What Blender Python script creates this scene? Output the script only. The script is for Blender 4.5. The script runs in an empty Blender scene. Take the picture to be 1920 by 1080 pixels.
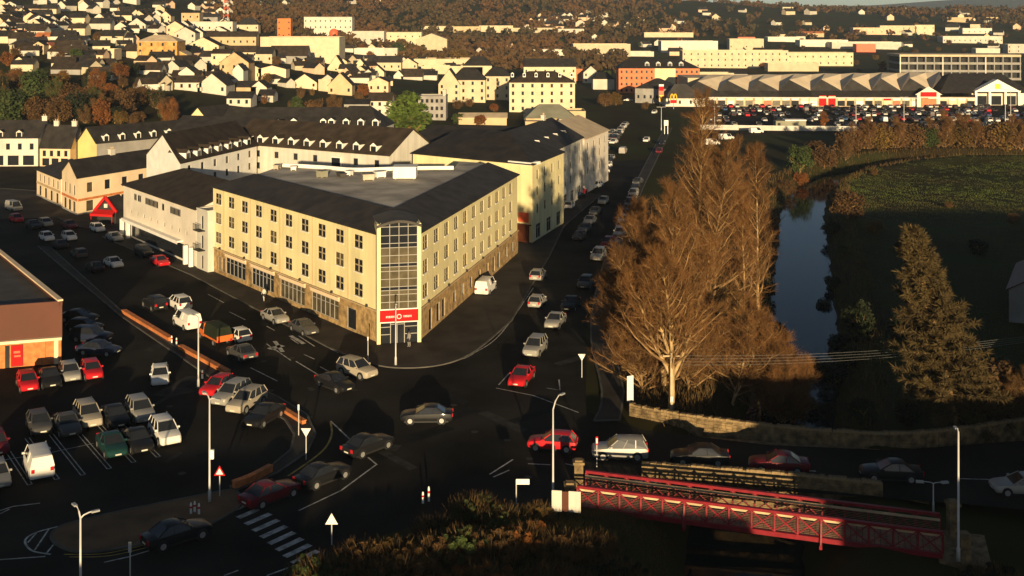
import bpy, math, random
import numpy as np
from mathutils import Vector

# ---------------------------------------------------------------- camera, sky, sun, exposure
S = bpy.context.scene
HOR, F, H = 42.0, 2100.0, 37.0          # horizon row, focal length in photo pixels, height of the drone in metres
cam_d = bpy.data.cameras.new('Camera'); cam = bpy.data.objects.new('Camera', cam_d)
S.collection.objects.link(cam); S.camera = cam
cam.location = (0, 0, H); cam.rotation_euler = (math.radians(90), 0, 0)
cam_d.sensor_fit = 'HORIZONTAL'; cam_d.sensor_width = 36.0
cam_d.lens = 36.0 * F / 1920.0
cam_d.shift_y = -(540.0 - HOR) / 1920.0
cam_d.clip_start = 1.0; cam_d.clip_end = 30000.0

SUN_EL, SUN_AZ = math.radians(6.5), math.atan2(0.11, -0.99)     # low evening sun behind the camera
sdir = Vector((math.sin(SUN_AZ) * math.cos(SUN_EL), math.cos(SUN_AZ) * math.cos(SUN_EL), math.sin(SUN_EL)))
W = bpy.data.worlds.new('World'); S.world = W; W.use_nodes = True
wn = W.node_tree.nodes; wl = W.node_tree.links
bg = wn['Background']; sk = wn.new('ShaderNodeTexSky')
sk.sky_type = 'NISHITA'; sk.sun_disc = False; sk.sun_elevation = SUN_EL; sk.sun_rotation = SUN_AZ
sk.altitude = 50; sk.air_density = 0.6; sk.dust_density = 0.35; sk.ozone_density = 1.0
wl.new(sk.outputs[0], bg.inputs[0]); bg.inputs[1].default_value = 0.05
sun_d = bpy.data.lights.new('Sun', 'SUN'); sun = bpy.data.objects.new('Sun', sun_d); S.collection.objects.link(sun)
sun_d.energy = 5.0; sun_d.angle = math.radians(0.5); sun_d.color = (1.0, 0.765, 0.445)
sun.rotation_euler = (-sdir).to_track_quat('-Z', 'Y').to_euler()
sun.location = (0, -50, 120)
S.view_settings.view_transform = 'Standard'; S.view_settings.look = 'None'
S.view_settings.exposure = 0.68; S.view_settings.gamma = 1.0; S.view_settings.use_curve_mapping = False
S.render.engine = 'CYCLES'
S.cycles.max_bounces = 4; S.cycles.diffuse_bounces = 2; S.cycles.glossy_bounces = 2
S.cycles.transparent_max_bounces = 4; S.cycles.use_denoising = True

# ---------------------------------------------------------------- helpers
COL = S.collection
R = random.Random(7)

def G(px, py, z=0.0):
    """world point at height z seen at photo pixel (px, py)"""
    Y = F * (H - z) / (py - HOR)
    return ((px - 960.0) * Y / F, Y)

def mat(name, col, rough=0.85, var=0.25, scale=0.6, bump=0.0, bscale=None, metal=0.0, spec=0.3, col2=None, coat=0.0, objvar=0.0, coords='Object', streak=0.0):
    m = bpy.data.materials.new(name); m.use_nodes = True
    nt = m.node_tree; b = nt.nodes['Principled BSDF']
    b.inputs['Roughness'].default_value = rough; b.inputs['Metallic'].default_value = metal
    b.inputs['Specular IOR Level'].default_value = spec
    if coat: b.inputs['Coat Weight'].default_value = coat; b.inputs['Coat Roughness'].default_value = 0.08
    tc = nt.nodes.new('ShaderNodeTexCoord')
    nz = nt.nodes.new('ShaderNodeTexNoise'); nz.inputs['Scale'].default_value = scale; nz.inputs['Detail'].default_value = 5
    nt.links.new(tc.outputs[coords], nz.inputs['Vector'])
    rp = nt.nodes.new('ShaderNodeValToRGB')
    c2 = col2 or tuple(max(0, c * (1 - var)) for c in col); c1 = col if col2 else tuple(min(1, c * (1 + var * .5)) for c in col)
    rp.color_ramp.elements[0].color = (*c2, 1); rp.color_ramp.elements[1].color = (*c1, 1)
    rp.color_ramp.elements[0].position = 0.33; rp.color_ramp.elements[1].position = 0.67
    nt.links.new(nz.outputs['Fac'], rp.inputs['Fac'])
    out = rp.outputs['Color']
    if streak:          # rain streaks running down the wall
        mp = nt.nodes.new('ShaderNodeMapping'); mp.inputs['Scale'].default_value = (1.1, 1.1, .07); nt.links.new(tc.outputs[coords], mp.inputs['Vector'])
        n3 = nt.nodes.new('ShaderNodeTexNoise'); n3.inputs['Scale'].default_value = 1.0; n3.inputs['Detail'].default_value = 6; nt.links.new(mp.outputs[0], n3.inputs['Vector'])
        m3 = nt.nodes.new('ShaderNodeMapRange'); m3.inputs['From Min'].default_value = .35; m3.inputs['From Max'].default_value = .7; m3.inputs['To Min'].default_value = 1.0; m3.inputs['To Max'].default_value = 1 - streak; nt.links.new(n3.outputs['Fac'], m3.inputs['Value'])
        vm = nt.nodes.new('ShaderNodeVectorMath'); vm.operation = 'SCALE'; nt.links.new(out, vm.inputs[0]); nt.links.new(m3.outputs[0], vm.inputs['Scale']); out = vm.outputs[0]
    if objvar:
        oi = nt.nodes.new('ShaderNodeObjectInfo'); hs = nt.nodes.new('ShaderNodeHueSaturation')
        mr = nt.nodes.new('ShaderNodeMapRange'); mr.inputs['To Min'].default_value = 1 - objvar; mr.inputs['To Max'].default_value = 1 + objvar
        nt.links.new(oi.outputs['Random'], mr.inputs['Value']); nt.links.new(mr.outputs[0], hs.inputs['Value'])
        nt.links.new(out, hs.inputs['Color']); out = hs.outputs['Color']
    nt.links.new(out, b.inputs['Base Color'])
    if bump:
        n2 = nt.nodes.new('ShaderNodeTexNoise'); n2.inputs['Scale'].default_value = bscale or scale * 6; n2.inputs['Detail'].default_value = 6
        nt.links.new(tc.outputs[coords], n2.inputs['Vector'])
        bp = nt.nodes.new('ShaderNodeBump'); bp.inputs['Strength'].default_value = bump; bp.inputs['Distance'].default_value = 0.1
        nt.links.new(n2.outputs['Fac'], bp.inputs['Height']); nt.links.new(bp.outputs[0], b.inputs['Normal'])
    return m

M = {}
def defm(k, *a, **kw): M[k] = mat(k, *a, **kw)
defm('asphalt', (0.027, 0.023, 0.018), rough=0.9, var=0.65, scale=0.09, bump=0.2, bscale=8, spec=0.05)
defm('tarmac_patch', (0.045, 0.041, 0.036), rough=.9, var=.4, scale=.8, spec=.05)
defm('dark_patch', (0.014, 0.013, 0.012), rough=.85, var=.4, scale=.8, spec=.08)
defm('pavement', (0.055, 0.046, 0.036), var=0.35, scale=0.25, spec=0.1)
defm('brown_paving', (0.17, 0.10, 0.05), var=0.35, scale=0.4, spec=0.1)
defm('kerb', (0.10, 0.09, 0.075), var=0.4, scale=0.7)
defm('road_paint', (0.46, 0.44, 0.40), var=0.55, scale=1.6, rough=.7)
defm('yellow_paint', (0.45, 0.30, 0.06), var=0.5, scale=1.6)
defm('cream_render', (0.82, 0.71, 0.38), var=0.10, scale=0.25, bump=.05, streak=.16)
defm('white_render', (0.62, 0.58, 0.49), var=0.12, scale=0.3, streak=.18)
defm('pale_render', (0.72, 0.64, 0.52), var=0.14, scale=0.3)
defm('buff_render', (0.80, 0.62, 0.40), var=0.14, scale=0.3)
defm('peach_render', (0.72, 0.50, 0.32), var=0.14, scale=0.3)
defm('yellow_render', (0.66, 0.56, 0.22), var=0.12, scale=0.3)
defm('tan_render', (0.50, 0.36, 0.20), var=0.2, scale=0.3)
defm('far_cream', (0.60, 0.50, 0.33), var=.12, scale=.3, objvar=.12)
defm('far_white', (0.58, 0.53, 0.43), var=.12, scale=.3, objvar=.15)
defm('far_buff', (0.52, 0.40, 0.23), var=.12, scale=.3, objvar=.12)
defm('window_cross', (0.36, 0.29, 0.17), var=.1)
defm('window_frame', (0.13, 0.095, 0.06), var=.1)
defm('meadow', (0.090, 0.130, 0.018), col2=(0.075, 0.065, 0.016), scale=.05)
defm('grey_render', (0.30, 0.28, 0.25), var=0.2, scale=0.3)
defm('ochre_stone', (0.52, 0.29, 0.09), var=0.35, scale=0.5, bump=.2)
defm('stone_base', (0.40, 0.26, 0.11), var=0.5, scale=1.3, bump=.6, bscale=3)
defm('rubble', (0.22, 0.15, 0.07), var=0.6, scale=1.7, bump=.5, bscale=5)
defm('orange_brick', (0.60, 0.20, 0.06), var=0.3, scale=1.6, bump=.2)
defm('red_brick', (0.62, 0.20, 0.09), var=0.2, scale=0.8)
defm('fascia', (0.095, 0.026, 0.010), var=0.15, scale=0.3, rough=.6)
defm('slate', (0.030, 0.026, 0.023), var=0.4, scale=0.5, rough=.75, bump=.25, bscale=4, spec=.25, objvar=.25)
defm('brown_slate', (0.042, 0.030, 0.020), var=0.4, scale=0.5, rough=.8, bump=.25, bscale=4, spec=.2, objvar=.25)
defm('grey_roof', (0.07, 0.062, 0.052), var=0.3, scale=0.35, rough=.8)
defm('tan_roof', (0.58, 0.45, 0.29), var=0.2, scale=0.3)
defm('pale_roof', (0.82, 0.66, 0.45), var=.15, scale=.1)
defm('leaf_bright', (0.085, 0.125, 0.018), var=.5, scale=.3)
defm('sage_roof', (0.28, 0.27, 0.19), var=0.2, scale=0.2)
defm('orange_roof', (0.50, 0.17, 0.06), var=0.3, scale=0.4)
defm('felt', (0.50, 0.43, 0.33), var=0.45, scale=0.22)
defm('white_trim', (0.80, 0.77, 0.70), var=0.1)
defm('dark_trim', (0.03, 0.028, 0.026), var=0.2)
defm('grey_metal', (0.42, 0.42, 0.40), var=0.1, rough=.45, metal=.3)
defm('pole_metal', (0.58, 0.56, 0.52), var=0.15, rough=.5, metal=.1)
defm('glass', (0.018, 0.020, 0.024), var=0.2, rough=.12, spec=.5)
defm('blind_glass', (0.10, 0.08, 0.045), var=0.35, scale=.9, rough=.2, spec=.5)
defm('mullion', (0.36, 0.34, 0.30), var=.1)
defm('red_sign', (0.46, 0.014, 0.014), var=.08, rough=.8, spec=.1)
defm('orange_sign', (0.75, 0.13, 0.05), var=.1, rough=.5)
defm('yellow_sign', (0.80, 0.48, 0.03), var=.05, rough=.5)
defm('letter_white', (0.75, 0.62, 0.55), var=.05)
defm('bridge_red', (0.22, 0.011, 0.018), var=.25, scale=2, rough=.5)
defm('bridge_timber', (0.28, 0.16, 0.10), var=.4, scale=1.2)
defm('timber_pole', (0.55, 0.42, 0.24), var=.3, scale=1)
defm('rubber', (0.012, 0.012, 0.012), var=.2)
defm('rim', (0.50, 0.49, 0.47), rough=.35, metal=.6, var=.1)
defm('headlight', (0.70, 0.70, 0.66), rough=.15, var=.05, spec=.6)
defm('tail_lens', (0.45, 0.015, 0.02), rough=.2, var=.05)
defm('plate', (0.65, 0.62, 0.5), var=.05)
defm('plastic', (0.02, 0.02, 0.02), var=.2, rough=.6)
defm('birch_bark', (0.46, 0.31, 0.14), var=.5, scale=1.5)
defm('bark', (0.27, 0.16, 0.065), var=.5, scale=1.5)
defm('twig', (0.185, 0.084, 0.024), col2=(0.095, 0.045, 0.014), scale=.35, objvar=.12)
defm('twig_dark', (0.13, 0.066, 0.026), var=.35, scale=.12, objvar=.12)
defm('larch', (0.070, 0.047, 0.015), var=.4, scale=.25)
defm('leaf_green', (0.050, 0.072, 0.016), var=.5, scale=.2, objvar=.25)
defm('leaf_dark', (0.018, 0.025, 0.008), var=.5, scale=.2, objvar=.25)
defm('leaf_orange', (0.20, 0.068, 0.012), var=.45, scale=.2, objvar=.2)
defm('leaf_brown', (0.11, 0.056, 0.017), var=.45, scale=.2, objvar=.25)
defm('leaf_gold', (0.14, 0.080, 0.015), var=.45, scale=.2, objvar=.2)
defm('reed', (0.11, 0.064, 0.02), var=.5, scale=.5)
defm('wood_mass', (0.110, 0.050, 0.014), col2=(0.048, 0.036, 0.012), scale=.012)
defm('pitch_green', (0.045, 0.12, 0.055), var=.3, scale=.05)
defm('mottled_shop_wall', (0.60, 0.46, 0.28), var=.5, scale=.35)  # one tan wall colour with strong random mottling
defm('skin', (0.5, 0.32, 0.22), var=.1)
PAINT = {}
for k, c in dict(white=(.74, .71, .64), silver=(.36, .34, .30), beige=(.38, .33, .25), grey=(.085, .082, .078), black=(.012, .012, .013),
                 navy=(.016, .022, .045), green=(.012, .045, .04), red=(.50, .015, .022), maroon=(.13, .012, .018), blue=(.03, .07, .16), orange=(.62, .14, .03)).items():
    PAINT[k] = mat('paint_' + k, c, rough=.45, var=.04, spec=.12, coat=.16 if k not in ('white', 'beige') else .12, metal=.25 if k in ('silver', 'grey') else 0)

class MB:
    def __init__(s): s.v = []; s.f = []; s.m = []
    def add(s, vs, fs, m=0):
        o = len(s.v); s.v += [tuple(p) for p in vs]; s.f += [tuple(i + o for i in f) for f in fs]; s.m += [m] * len(fs)
    def quad(s, a, b, c, d, m=0): s.add([a, b, c, d], [(0, 1, 2, 3)], m)
    def poly(s, pts, m=0): s.add(pts, [tuple(range(len(pts)))], m)
    def box(s, x0, x1, y0, y1, z0, z1, m=0):
        s.add([(x0, y0, z0), (x1, y0, z0), (x1, y1, z0), (x0, y1, z0), (x0, y0, z1), (x1, y0, z1), (x1, y1, z1), (x0, y1, z1)],
              [(0, 3, 2, 1), (4, 5, 6, 7), (0, 1, 5, 4), (1, 2, 6, 5), (2, 3, 7, 6), (3, 0, 4, 7)], m)
    def prism(s, poly, z0, z1, m=0, mt=None):
        n = len(poly)
        s.add([(x, y, z0) for x, y in poly] + [(x, y, z1) for x, y in poly], [(i, (i + 1) % n, n + (i + 1) % n, n + i) for i in range(n)], m)
        s.add([(x, y, z1) for x, y in poly], [tuple(range(n))], m if mt is None else mt)
        s.add([(x, y, z0) for x, y in poly], [tuple(range(n))[::-1]], m)
    def bar(s, p, q, w, h=None, m=0):
        h = h or w; p = Vector(p); q = Vector(q); d = (q - p).normalized()
        up = Vector((0, 0, 1)) if abs(d.z) < .95 else Vector((1, 0, 0))
        a = d.cross(up).normalized() * w / 2; b = a.cross(d).normalized() * h / 2
        s.add([p - a - b, p + a - b, p + a + b, p - a + b, q - a - b, q + a - b, q + a + b, q - a + b],
              [(0, 1, 2, 3), (7, 6, 5, 4), (1, 0, 4, 5), (2, 1, 5, 6), (3, 2, 6, 7), (0, 3, 7, 4)], m)
    def tube(s, pts, rs, n=6, m=0, cap=True):
        o = len(s.v); k = len(pts); pts = [Vector(p) for p in pts]
        for i, p in enumerate(pts):
            d = (pts[min(i + 1, k - 1)] - pts[max(i - 1, 0)]).normalized()
            a = d.cross(Vector((0.31, 0.95, 0.05))).normalized() if abs(d.z) > .6 else d.cross(Vector((0, 0, 1))).normalized()
            b = d.cross(a)
            r = rs[i] if hasattr(rs, '__len__') else rs
            for j in range(n):
                t = 2 * math.pi * j / n; s.v.append(tuple(p + a * (r * math.cos(t)) + b * (r * math.sin(t))))
        for i in range(k - 1):
            for j in range(n):
                s.f.append((o + i * n + j, o + i * n + (j + 1) % n, o + (i + 1) * n + (j + 1) % n, o + (i + 1) * n + j)); s.m.append(m)
        if cap:
            s.f.append(tuple(o + (k - 1) * n + j for j in range(n))); s.m.append(m)
            s.f.append(tuple(o + j for j in range(n))[::-1]); s.m.append(m)
    def disc(s, c, r, axis, w, n=14, m=0):   # a short cylinder along x or y
        vs = []
        for e in (-w / 2, w / 2):
            for j in range(n):
                t = 2 * math.pi * j / n; u, v = r * math.cos(t), r * math.sin(t)
                vs.append((c[0] + u, c[1] + e, c[2] + v) if axis == 'y' else (c[0] + e, c[1] + u, c[2] + v))
        s.add(vs, [(j, (j + 1) % n, n + (j + 1) % n, n + j) for j in range(n)] + [tuple(range(n))[::-1], tuple(range(n, 2 * n))], m)
    def mesh(s, name, mats, smooth=False):
        me = bpy.data.meshes.new(name); me.from_pydata(s.v, [], s.f)
        for m in mats: me.materials.append(M[m] if isinstance(m, str) else m)
        if len(mats) > 1: me.polygons.foreach_set('material_index', s.m)
        if smooth: me.polygons.foreach_set('use_smooth', [True] * len(s.f))
        me.update(); return me

def link(name, me, parent=None, loc=(0, 0, 0), rz=0.0, sc=None):
    o = bpy.data.objects.new(name, me); COL.objects.link(o)
    o.location = loc; o.rotation_euler = (0, 0, rz)
    if sc is not None: o.scale = sc
    if parent: o.parent = parent
    return o
def tag(o, label=None, cat=None, group=None, kind=None):
    if label: o['label'] = label
    if cat: o['category'] = cat
    if group: o['group'] = group
    if kind: o['kind'] = kind
    return o
def thing(name, label, cat, loc=(0, 0, 0), rz=0.0, group=None):
    return tag(link(name, None, None, loc, rz), label, cat, group)
def npmesh(name, verts, faces, mats, smooth=False):
    """faces: (n, k) int array, all k-gons"""
    verts = np.asarray(verts, dtype=np.float32); faces = np.asarray(faces, dtype=np.int32)
    me = bpy.data.meshes.new(name); n, k = faces.shape
    me.vertices.add(len(verts)); me.vertices.foreach_set('co', verts.ravel())
    me.loops.add(n * k); me.loops.foreach_set('vertex_index', faces.ravel())
    me.polygons.add(n); me.polygons.foreach_set('loop_start', np.arange(0, n * k, k, dtype=np.int32))
    for m in mats: me.materials.append(M[m] if isinstance(m, str) else m)
    if smooth: me.polygons.foreach_set('use_smooth', np.ones(n, dtype=bool))
    me.update(calc_edges=True); return me

# ---------------------------------------------------------------- terrain
RIV = np.array([(8, 40), (14, 70), (19, 90), (24, 102), (30, 119), (36, 138), (42, 162), (52, 200), (60, 232), (70, 264), (85, 290), (105, 310), (124, 321), (155, 321), (215, 310), (320, 300)], float)
def riv_dist(X, Y):
    d = np.full(np.shape(X), 1e9); side = np.zeros(np.shape(X))
    for a, b in zip(RIV[:-1], RIV[1:]):
        ab = b - a; t = np.clip(((X - a[0]) * ab[0] + (Y - a[1]) * ab[1]) / (ab @ ab), 0, 1)
        dx, dy = X - (a[0] + t * ab[0]), Y - (a[1] + t * ab[1]); dd = np.hypot(dx, dy)
        s = ab[0] * dy - ab[1] * dx
        side = np.where(dd < d, np.sign(s), side); d = np.minimum(d, dd)
    return d, side
def sst(a, b, x):
    t = np.clip((x - a) / (b - a), 0, 1); return t * t * (3 - 2 * t)
_ru = (np.array([-300, 400, 700, 1000, 1100, 1250, 1400, 1550, 1700, 1920, 2200]) - 960) / F
_rt = np.array([-30, -22, -16, -6, 1, 6, 12, 19, 22, 27, 27])
_fu = (np.array([1000, 1350, 1450, 1550, 1650, 1750, 1850, 1920, 2200]) - 960) / F
_ft = np.array([25, 20, 14, 12, 10, 2, -3, -5, -8])
def terrain(X, Y):
    X = np.asarray(X, float); Y = np.asarray(Y, float)
    Ys = np.maximum(Y, 50.0); u = X / Ys
    s = np.interp(u, [-.6, -.38, -.29, -.22, -.15, -.07, .03, .2], [.095, .088, .066, .038, .021, .010, 0.003, 0.0])
    z = s * (np.clip(Y - 288, 0, 740) + .45 * np.clip(Y - 1020, 0, 700))
    ridge = H + (HOR - np.interp(u, _ru, _rt)) * 2000 / F
    k = sst(850, 2000, Y) * (1 - .55 * sst(2200, 4500, Y))
    z = np.maximum(z, z * (1 - k) + ridge * k)
    rough = (np.sin(X * .011 + 1.3) * np.cos(Y * .008) + .6 * np.sin(X * .023 + Y * .017)) * sst(700, 2500, Y) * 5
    z = z + rough
    far = H + (HOR - np.interp(u, _fu, _ft)) * 7000 / F
    kf = sst(4500, 7000, Y)
    z = z * (1 - kf) + far * kf
    # riverside
    d, side = riv_dist(X, Y)
    near = (1 - sst(330, 420, Y))
    mead = np.where(side < 0, -1.0, 0.0) * sst(8, 18, d) * near
    chan = -4.2 * (1 - sst(2.6, 8.0, d)) * near
    z = z + mead + chan
    return z
def hit(px, py):
    """first terrain point along the line of sight of photo pixel (px, py)"""
    Ys = np.concatenate([np.arange(60, 1200, 2.0), np.arange(1200, 9000, 12.0)])
    zr = H - (py - HOR) * Ys / F; zt = terrain((px - 960) / F * Ys, Ys)
    i = np.argmax(zt >= zr); i = i if zt[i] >= zr[i] else len(Ys) - 1
    return (px - 960) / F * Ys[i], Ys[i], float(zt[i])

xs = np.concatenate([-np.geomspace(7500, 170, 40), np.arange(-160, 170, 3.0), np.geomspace(172, 7500, 44)])
ys = np.concatenate([np.linspace(-800, 50, 14), np.arange(56, 345, 2.5), np.geomspace(348, 9500, 130)])
XX, YY = np.meshgrid(xs, ys); ZZ = terrain(XX, YY)
nx, ny = len(xs), len(ys); idx = np.arange(nx * ny).reshape(ny, nx)
vt = np.stack([XX.ravel(), YY.ravel(), ZZ.ravel()], 1)
fc = np.stack([idx[:-1, :-1].ravel(), idx[:-1, 1:].ravel(), idx[1:, 1:].ravel(), idx[1:, :-1].ravel()], 1)
gm = mat('ground_earth', (0.040, 0.046, 0.012), col2=(0.036, 0.024, 0.010), scale=.035, bump=.6, bscale=.6, rough=.95, spec=.05)
tag(link('ground', npmesh('ground', vt, fc, [gm], True)), kind='structure')

# river
wm = bpy.data.materials.new('river_water'); wm.use_nodes = True
b = wm.node_tree.nodes['Principled BSDF']; b.inputs['Base Color'].default_value = (.006, .010, .012, 1); b.inputs['Roughness'].default_value = .06
b.inputs['IOR'].default_value = 1.2; b.inputs['Specular IOR Level'].default_value = .2
tx = wm.node_tree.nodes.new('ShaderNodeTexNoise'); tx.inputs['Scale'].default_value = 1.2; tcn = wm.node_tree.nodes.new('ShaderNodeTexCoord')
bp = wm.node_tree.nodes.new('ShaderNodeBump'); bp.inputs['Strength'].default_value = .05
wm.node_tree.links.new(tcn.outputs['Object'], tx.inputs['Vector']); wm.node_tree.links.new(tx.outputs['Fac'], bp.inputs['Height']); wm.node_tree.links.new(bp.outputs[0], b.inputs['Normal'])
mb = MB(); lft = []; rgt = []
for i, p in enumerate(RIV):
    t = RIV[min(i + 1, len(RIV) - 1)] - RIV[max(i - 1, 0)]; t = t / np.linalg.norm(t); n = np.array([-t[1], t[0]]) * 7.2
    lft.append(p + n); rgt.append(p - n)
for i in range(len(RIV) - 1):
    mb.quad((*rgt[i], -3.0), (*rgt[i + 1], -3.0), (*lft[i + 1], -3.0), (*lft[i], -3.0))
tag(link('river', mb.mesh('river', [wm])), kind='structure')
# ---------------------------------------------------------------- roads, pavements, kerbs, markings
def sheet(name, pts, z, m, parent=None):
    mb = MB(); mb.poly([(x, y, z) for x, y in pts])
    return link(name, mb.mesh(name, [m]), parent)
road = tag(sheet('road', [(-170, 50), (-18, 62), (-14.3, 75.2), (-9.9, 80.3), (-4.4, 84.2), (1.6, 86), (6, 89.2), (22, 88.2), (35, 86), (75, 76), (75, 96), (45, 99), (33, 96.8), (22.6, 98), (12, 101.5), (7, 106.5),
                          (9.3, 139), (16.3, 190), (27, 252), (53, 392), (82, 560), (60, 560), (30, 420), (12, 262), (-60, 262), (-92, 285), (-190, 285)], .02, 'asphalt'), kind='structure')
tag(sheet('car_park', [(58, 372), (245, 372), (310, 530), (84, 545)], .03, 'asphalt'), kind='structure')

def strip(pts, w, z, h=0.0):
    """flat strip (or low bar when h) along a world polyline"""
    mb = MB(); pts = [Vector((*p, 0)) for p in pts]; L = []; Rr = []
    for i, p in enumerate(pts):
        d = (pts[min(i + 1, len(pts) - 1)] - pts[max(i - 1, 0)]).normalized(); n = Vector((-d.y, d.x, 0)) * w / 2
        L.append(p + n); Rr.append(p - n)
    up = Vector((0, 0, z + h)); lo = Vector((0, 0, z))
    for i in range(len(pts) - 1):
        mb.quad(Rr[i] + up, Rr[i + 1] + up, L[i + 1] + up, L[i] + up)
        if h:
            mb.quad(Rr[i] + lo, Rr[i + 1] + lo, Rr[i + 1] + up, Rr[i] + up); mb.quad(L[i + 1] + lo, L[i] + lo, L[i] + up, L[i + 1] + up)
    if h:
        mb.quad(L[0] + lo, Rr[0] + lo, Rr[0] + up, L[0] + up); mb.quad(Rr[-1] + lo, L[-1] + lo, L[-1] + up, Rr[-1] + up)
    return mb
def smooth_pts(pts, n=6):
    P = [Vector((*p, 0)) for p in pts]; out = []
    for i in range(len(P) - 1):
        p0, p1, p2, p3 = P[max(i - 1, 0)], P[i], P[i + 1], P[min(i + 2, len(P) - 1)]
        for k in range(n):
            t = k / n
            q = .5 * ((2 * p1) + (p2 - p0) * t + (2 * p0 - 5 * p1 + 4 * p2 - p3) * t * t + (-p0 + 3 * p1 - 3 * p2 + p3) * t ** 3)
            out.append((q.x, q.y))
    out.append((P[-1].x, P[-1].y)); return out
def mark(name, px, w=.13, m='road_paint', z=.028, curve=False):
    pts = [G(*p) for p in px]
    if curve: pts = smooth_pts(pts)
    return link(name, strip(pts, w, z).mesh(name, [m]), road)

HA, HB, HC, HD = (-44.4, 166.4), (-15.16, 128.9), (-10.83, 129.9), (0.85, 179.4)
def raised(name, pts, h=.12, m='pavement', label=None):
    mb = MB(); mb.prism(pts, 0.0, h, 0)
    o = tag(link(name, mb.mesh(name, [m])), kind='structure')
    k = strip(pts + [pts[0]], .2, .02, h + .006)
    link('kerb', k.mesh('kerb', ['kerb']), o); return o
corner = smooth_pts([(-21, 127.5), (-16.8, 122.6), (-12.5, 119.8), (-7.5, 120.9), (-4, 126.3), (0, 139)], 5)
raised('pavement', [(-70.5, 192.7), (-46.8, 163.7)] + corner + [(3.2, 160), (5.8, 176), (9.4, 203), (19, 240), (10, 246), (0, 200), (-12, 150), (-20, 150), (-66, 200)])
raised('pavement', smooth_pts([(7.6, 103.8), (9.0, 112), (9.8, 139), (16.8, 190), (27.4, 252), (53.4, 392)], 4) + [(56, 392), (29.6, 252), (18.8, 190), (11.8, 139), (11.2, 112), (10, 104)])
raised('pavement', [(-115, 208), (-86, 212), (-79, 203), (-68.5, 196), (-65, 205), (-80, 222), (-105, 246), (-150, 262)])
# planted verge strip between the car park and the road, with its rounded corner
raised('verge', [G(*p) for p in [(95, 465), (232, 588), (330, 652), (430, 705), (520, 745), (575, 778), (592, 815), (575, 850), (520, 888), (440, 922), (432, 914), (505, 878), (545, 845), (552, 815), (535, 788), (480, 755), (400, 712), (318, 656), (222, 590), (70, 462)]], .1, 'pavement')
raised('traffic_island', smooth_pts([G(*p) for p in [(440, 918), (300, 945), (160, 975), (108, 992), (97, 1012), (125, 1032), (180, 1036), (280, 1018), (380, 990), (452, 948), (440, 918)]], 4)[:-1], .1, 'brown_paving')

for i in range(9):          # zebra crossing
    cx, cy = 533 - 14.75 * (i - 3) , 1014 - 11.9 * (i - 3)
    cx, cy = 572.5 - 14.75 * i, 1045 - 11.9 * i
    X, Y = G(cx, cy); d = Vector((.62, .78)) * 1.15; n = Vector((.78, -.62)) * .27
    mb = MB(); mb.poly([(X - d.x - n.x, Y - d.y - n.y, .028), (X - d.x + n.x, Y - d.y + n.y, .028), (X + d.x + n.x, Y + d.y + n.y, .028), (X + d.x - n.x, Y + d.y - n.y, .028)])
    link('crossing_stripe', mb.mesh('crossing_stripe', ['road_paint']), road)
for a in [[(560, 958), (640, 920), (705, 872)], [(690, 858), (707, 872)], [(620, 790), (660, 828)], [(930, 728), (1000, 742), (1085, 774)], [(935, 722), (955, 700)],
          [(1025, 728), (1050, 732), (1048, 712)], [(918, 890), (962, 862)], [(925, 895), (955, 882)], [(990, 870), (1032, 872)], [(1060, 870), (1090, 876)],
          [(195, 1055), (240, 1045), (290, 1030)], [(0, 1050), (85, 1044)], [(420, 1080), (447, 1070)], [(500, 1080), (560, 1058)], [(0, 958), (25, 950), (75, 944)], [(0, 964), (18, 955)],
          [(500, 645), (515, 657)], [(515, 655), (545, 676)], [(555, 678), (600, 705)], [(600, 688), (645, 712)], [(560, 630), (590, 650)], [(545, 635), (560, 645)], [(500, 612), (515, 620)],
          [(390, 552), (420, 568)], [(430, 585), (460, 600)], [(570, 665), (590, 674)], [(620, 655), (635, 662)], [(1150, 900), (1240, 905)], [(1800, 898), (1870, 900)],
          [(470, 690), (520, 715)], [(1460, 880), (1530, 884)]]:
    mark('lane_line', a, .14)
mark('arrow', [(505, 655), (530, 648)], .9); mark('arrow', [(545, 630), (570, 645)], .5); mark('arrow', [(515, 640), (530, 660)], .45)
mark('edge_line', [(620, 792), (622, 815), (610, 840), (585, 862), (540, 893)], .18, 'yellow_paint', curve=True)
mark('edge_line', [(745, 690), (800, 689), (860, 676), (890, 662), (940, 625), (1000, 540)], .12, curve=True)
mark('edge_line', [(120, 1040), (200, 1038), (300, 1015)], .1, 'yellow_paint', curve=True); mark('edge_line', [(130, 1045), (210, 1042), (310, 1018)], .1, 'yellow_paint', curve=True)
mark('hatching', [(108, 988), (65, 1000), (47, 1015), (60, 1033), (95, 1040)], .16, curve=True)
for a in [[(92, 992), (65, 1032)], [(68, 1000), (52, 1018)], [(100, 1022), (88, 1037)]]: mark('hatching', a, .13)
for k, ye in enumerate([909, 899, 891, 879, 867, 857]):      # hairpin bay markings in the car park
    xe = [56, 107, 156, 205, 251, 297][k]; X, Y = G(xe, ye); d = Vector((-.575, .818)); n = Vector((.818, .575)) * .17
    for s in (-1, 1):
        mb = strip([(X + n.x * s, Y + n.y * s), (X + n.x * s + d.x * 11, Y + n.y * s + d.y * 11)], .09, .028)
        link('bay_line', mb.mesh('bay_line', ['road_paint']), road)
    link('bay_line', strip([(X + n.x, Y + n.y), (X - n.x, Y - n.y)], .09, .028).mesh('bay_line', ['road_paint']), road)
mark('bay_line', [(0, 864), (95, 849), (175, 832)], .1)

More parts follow.
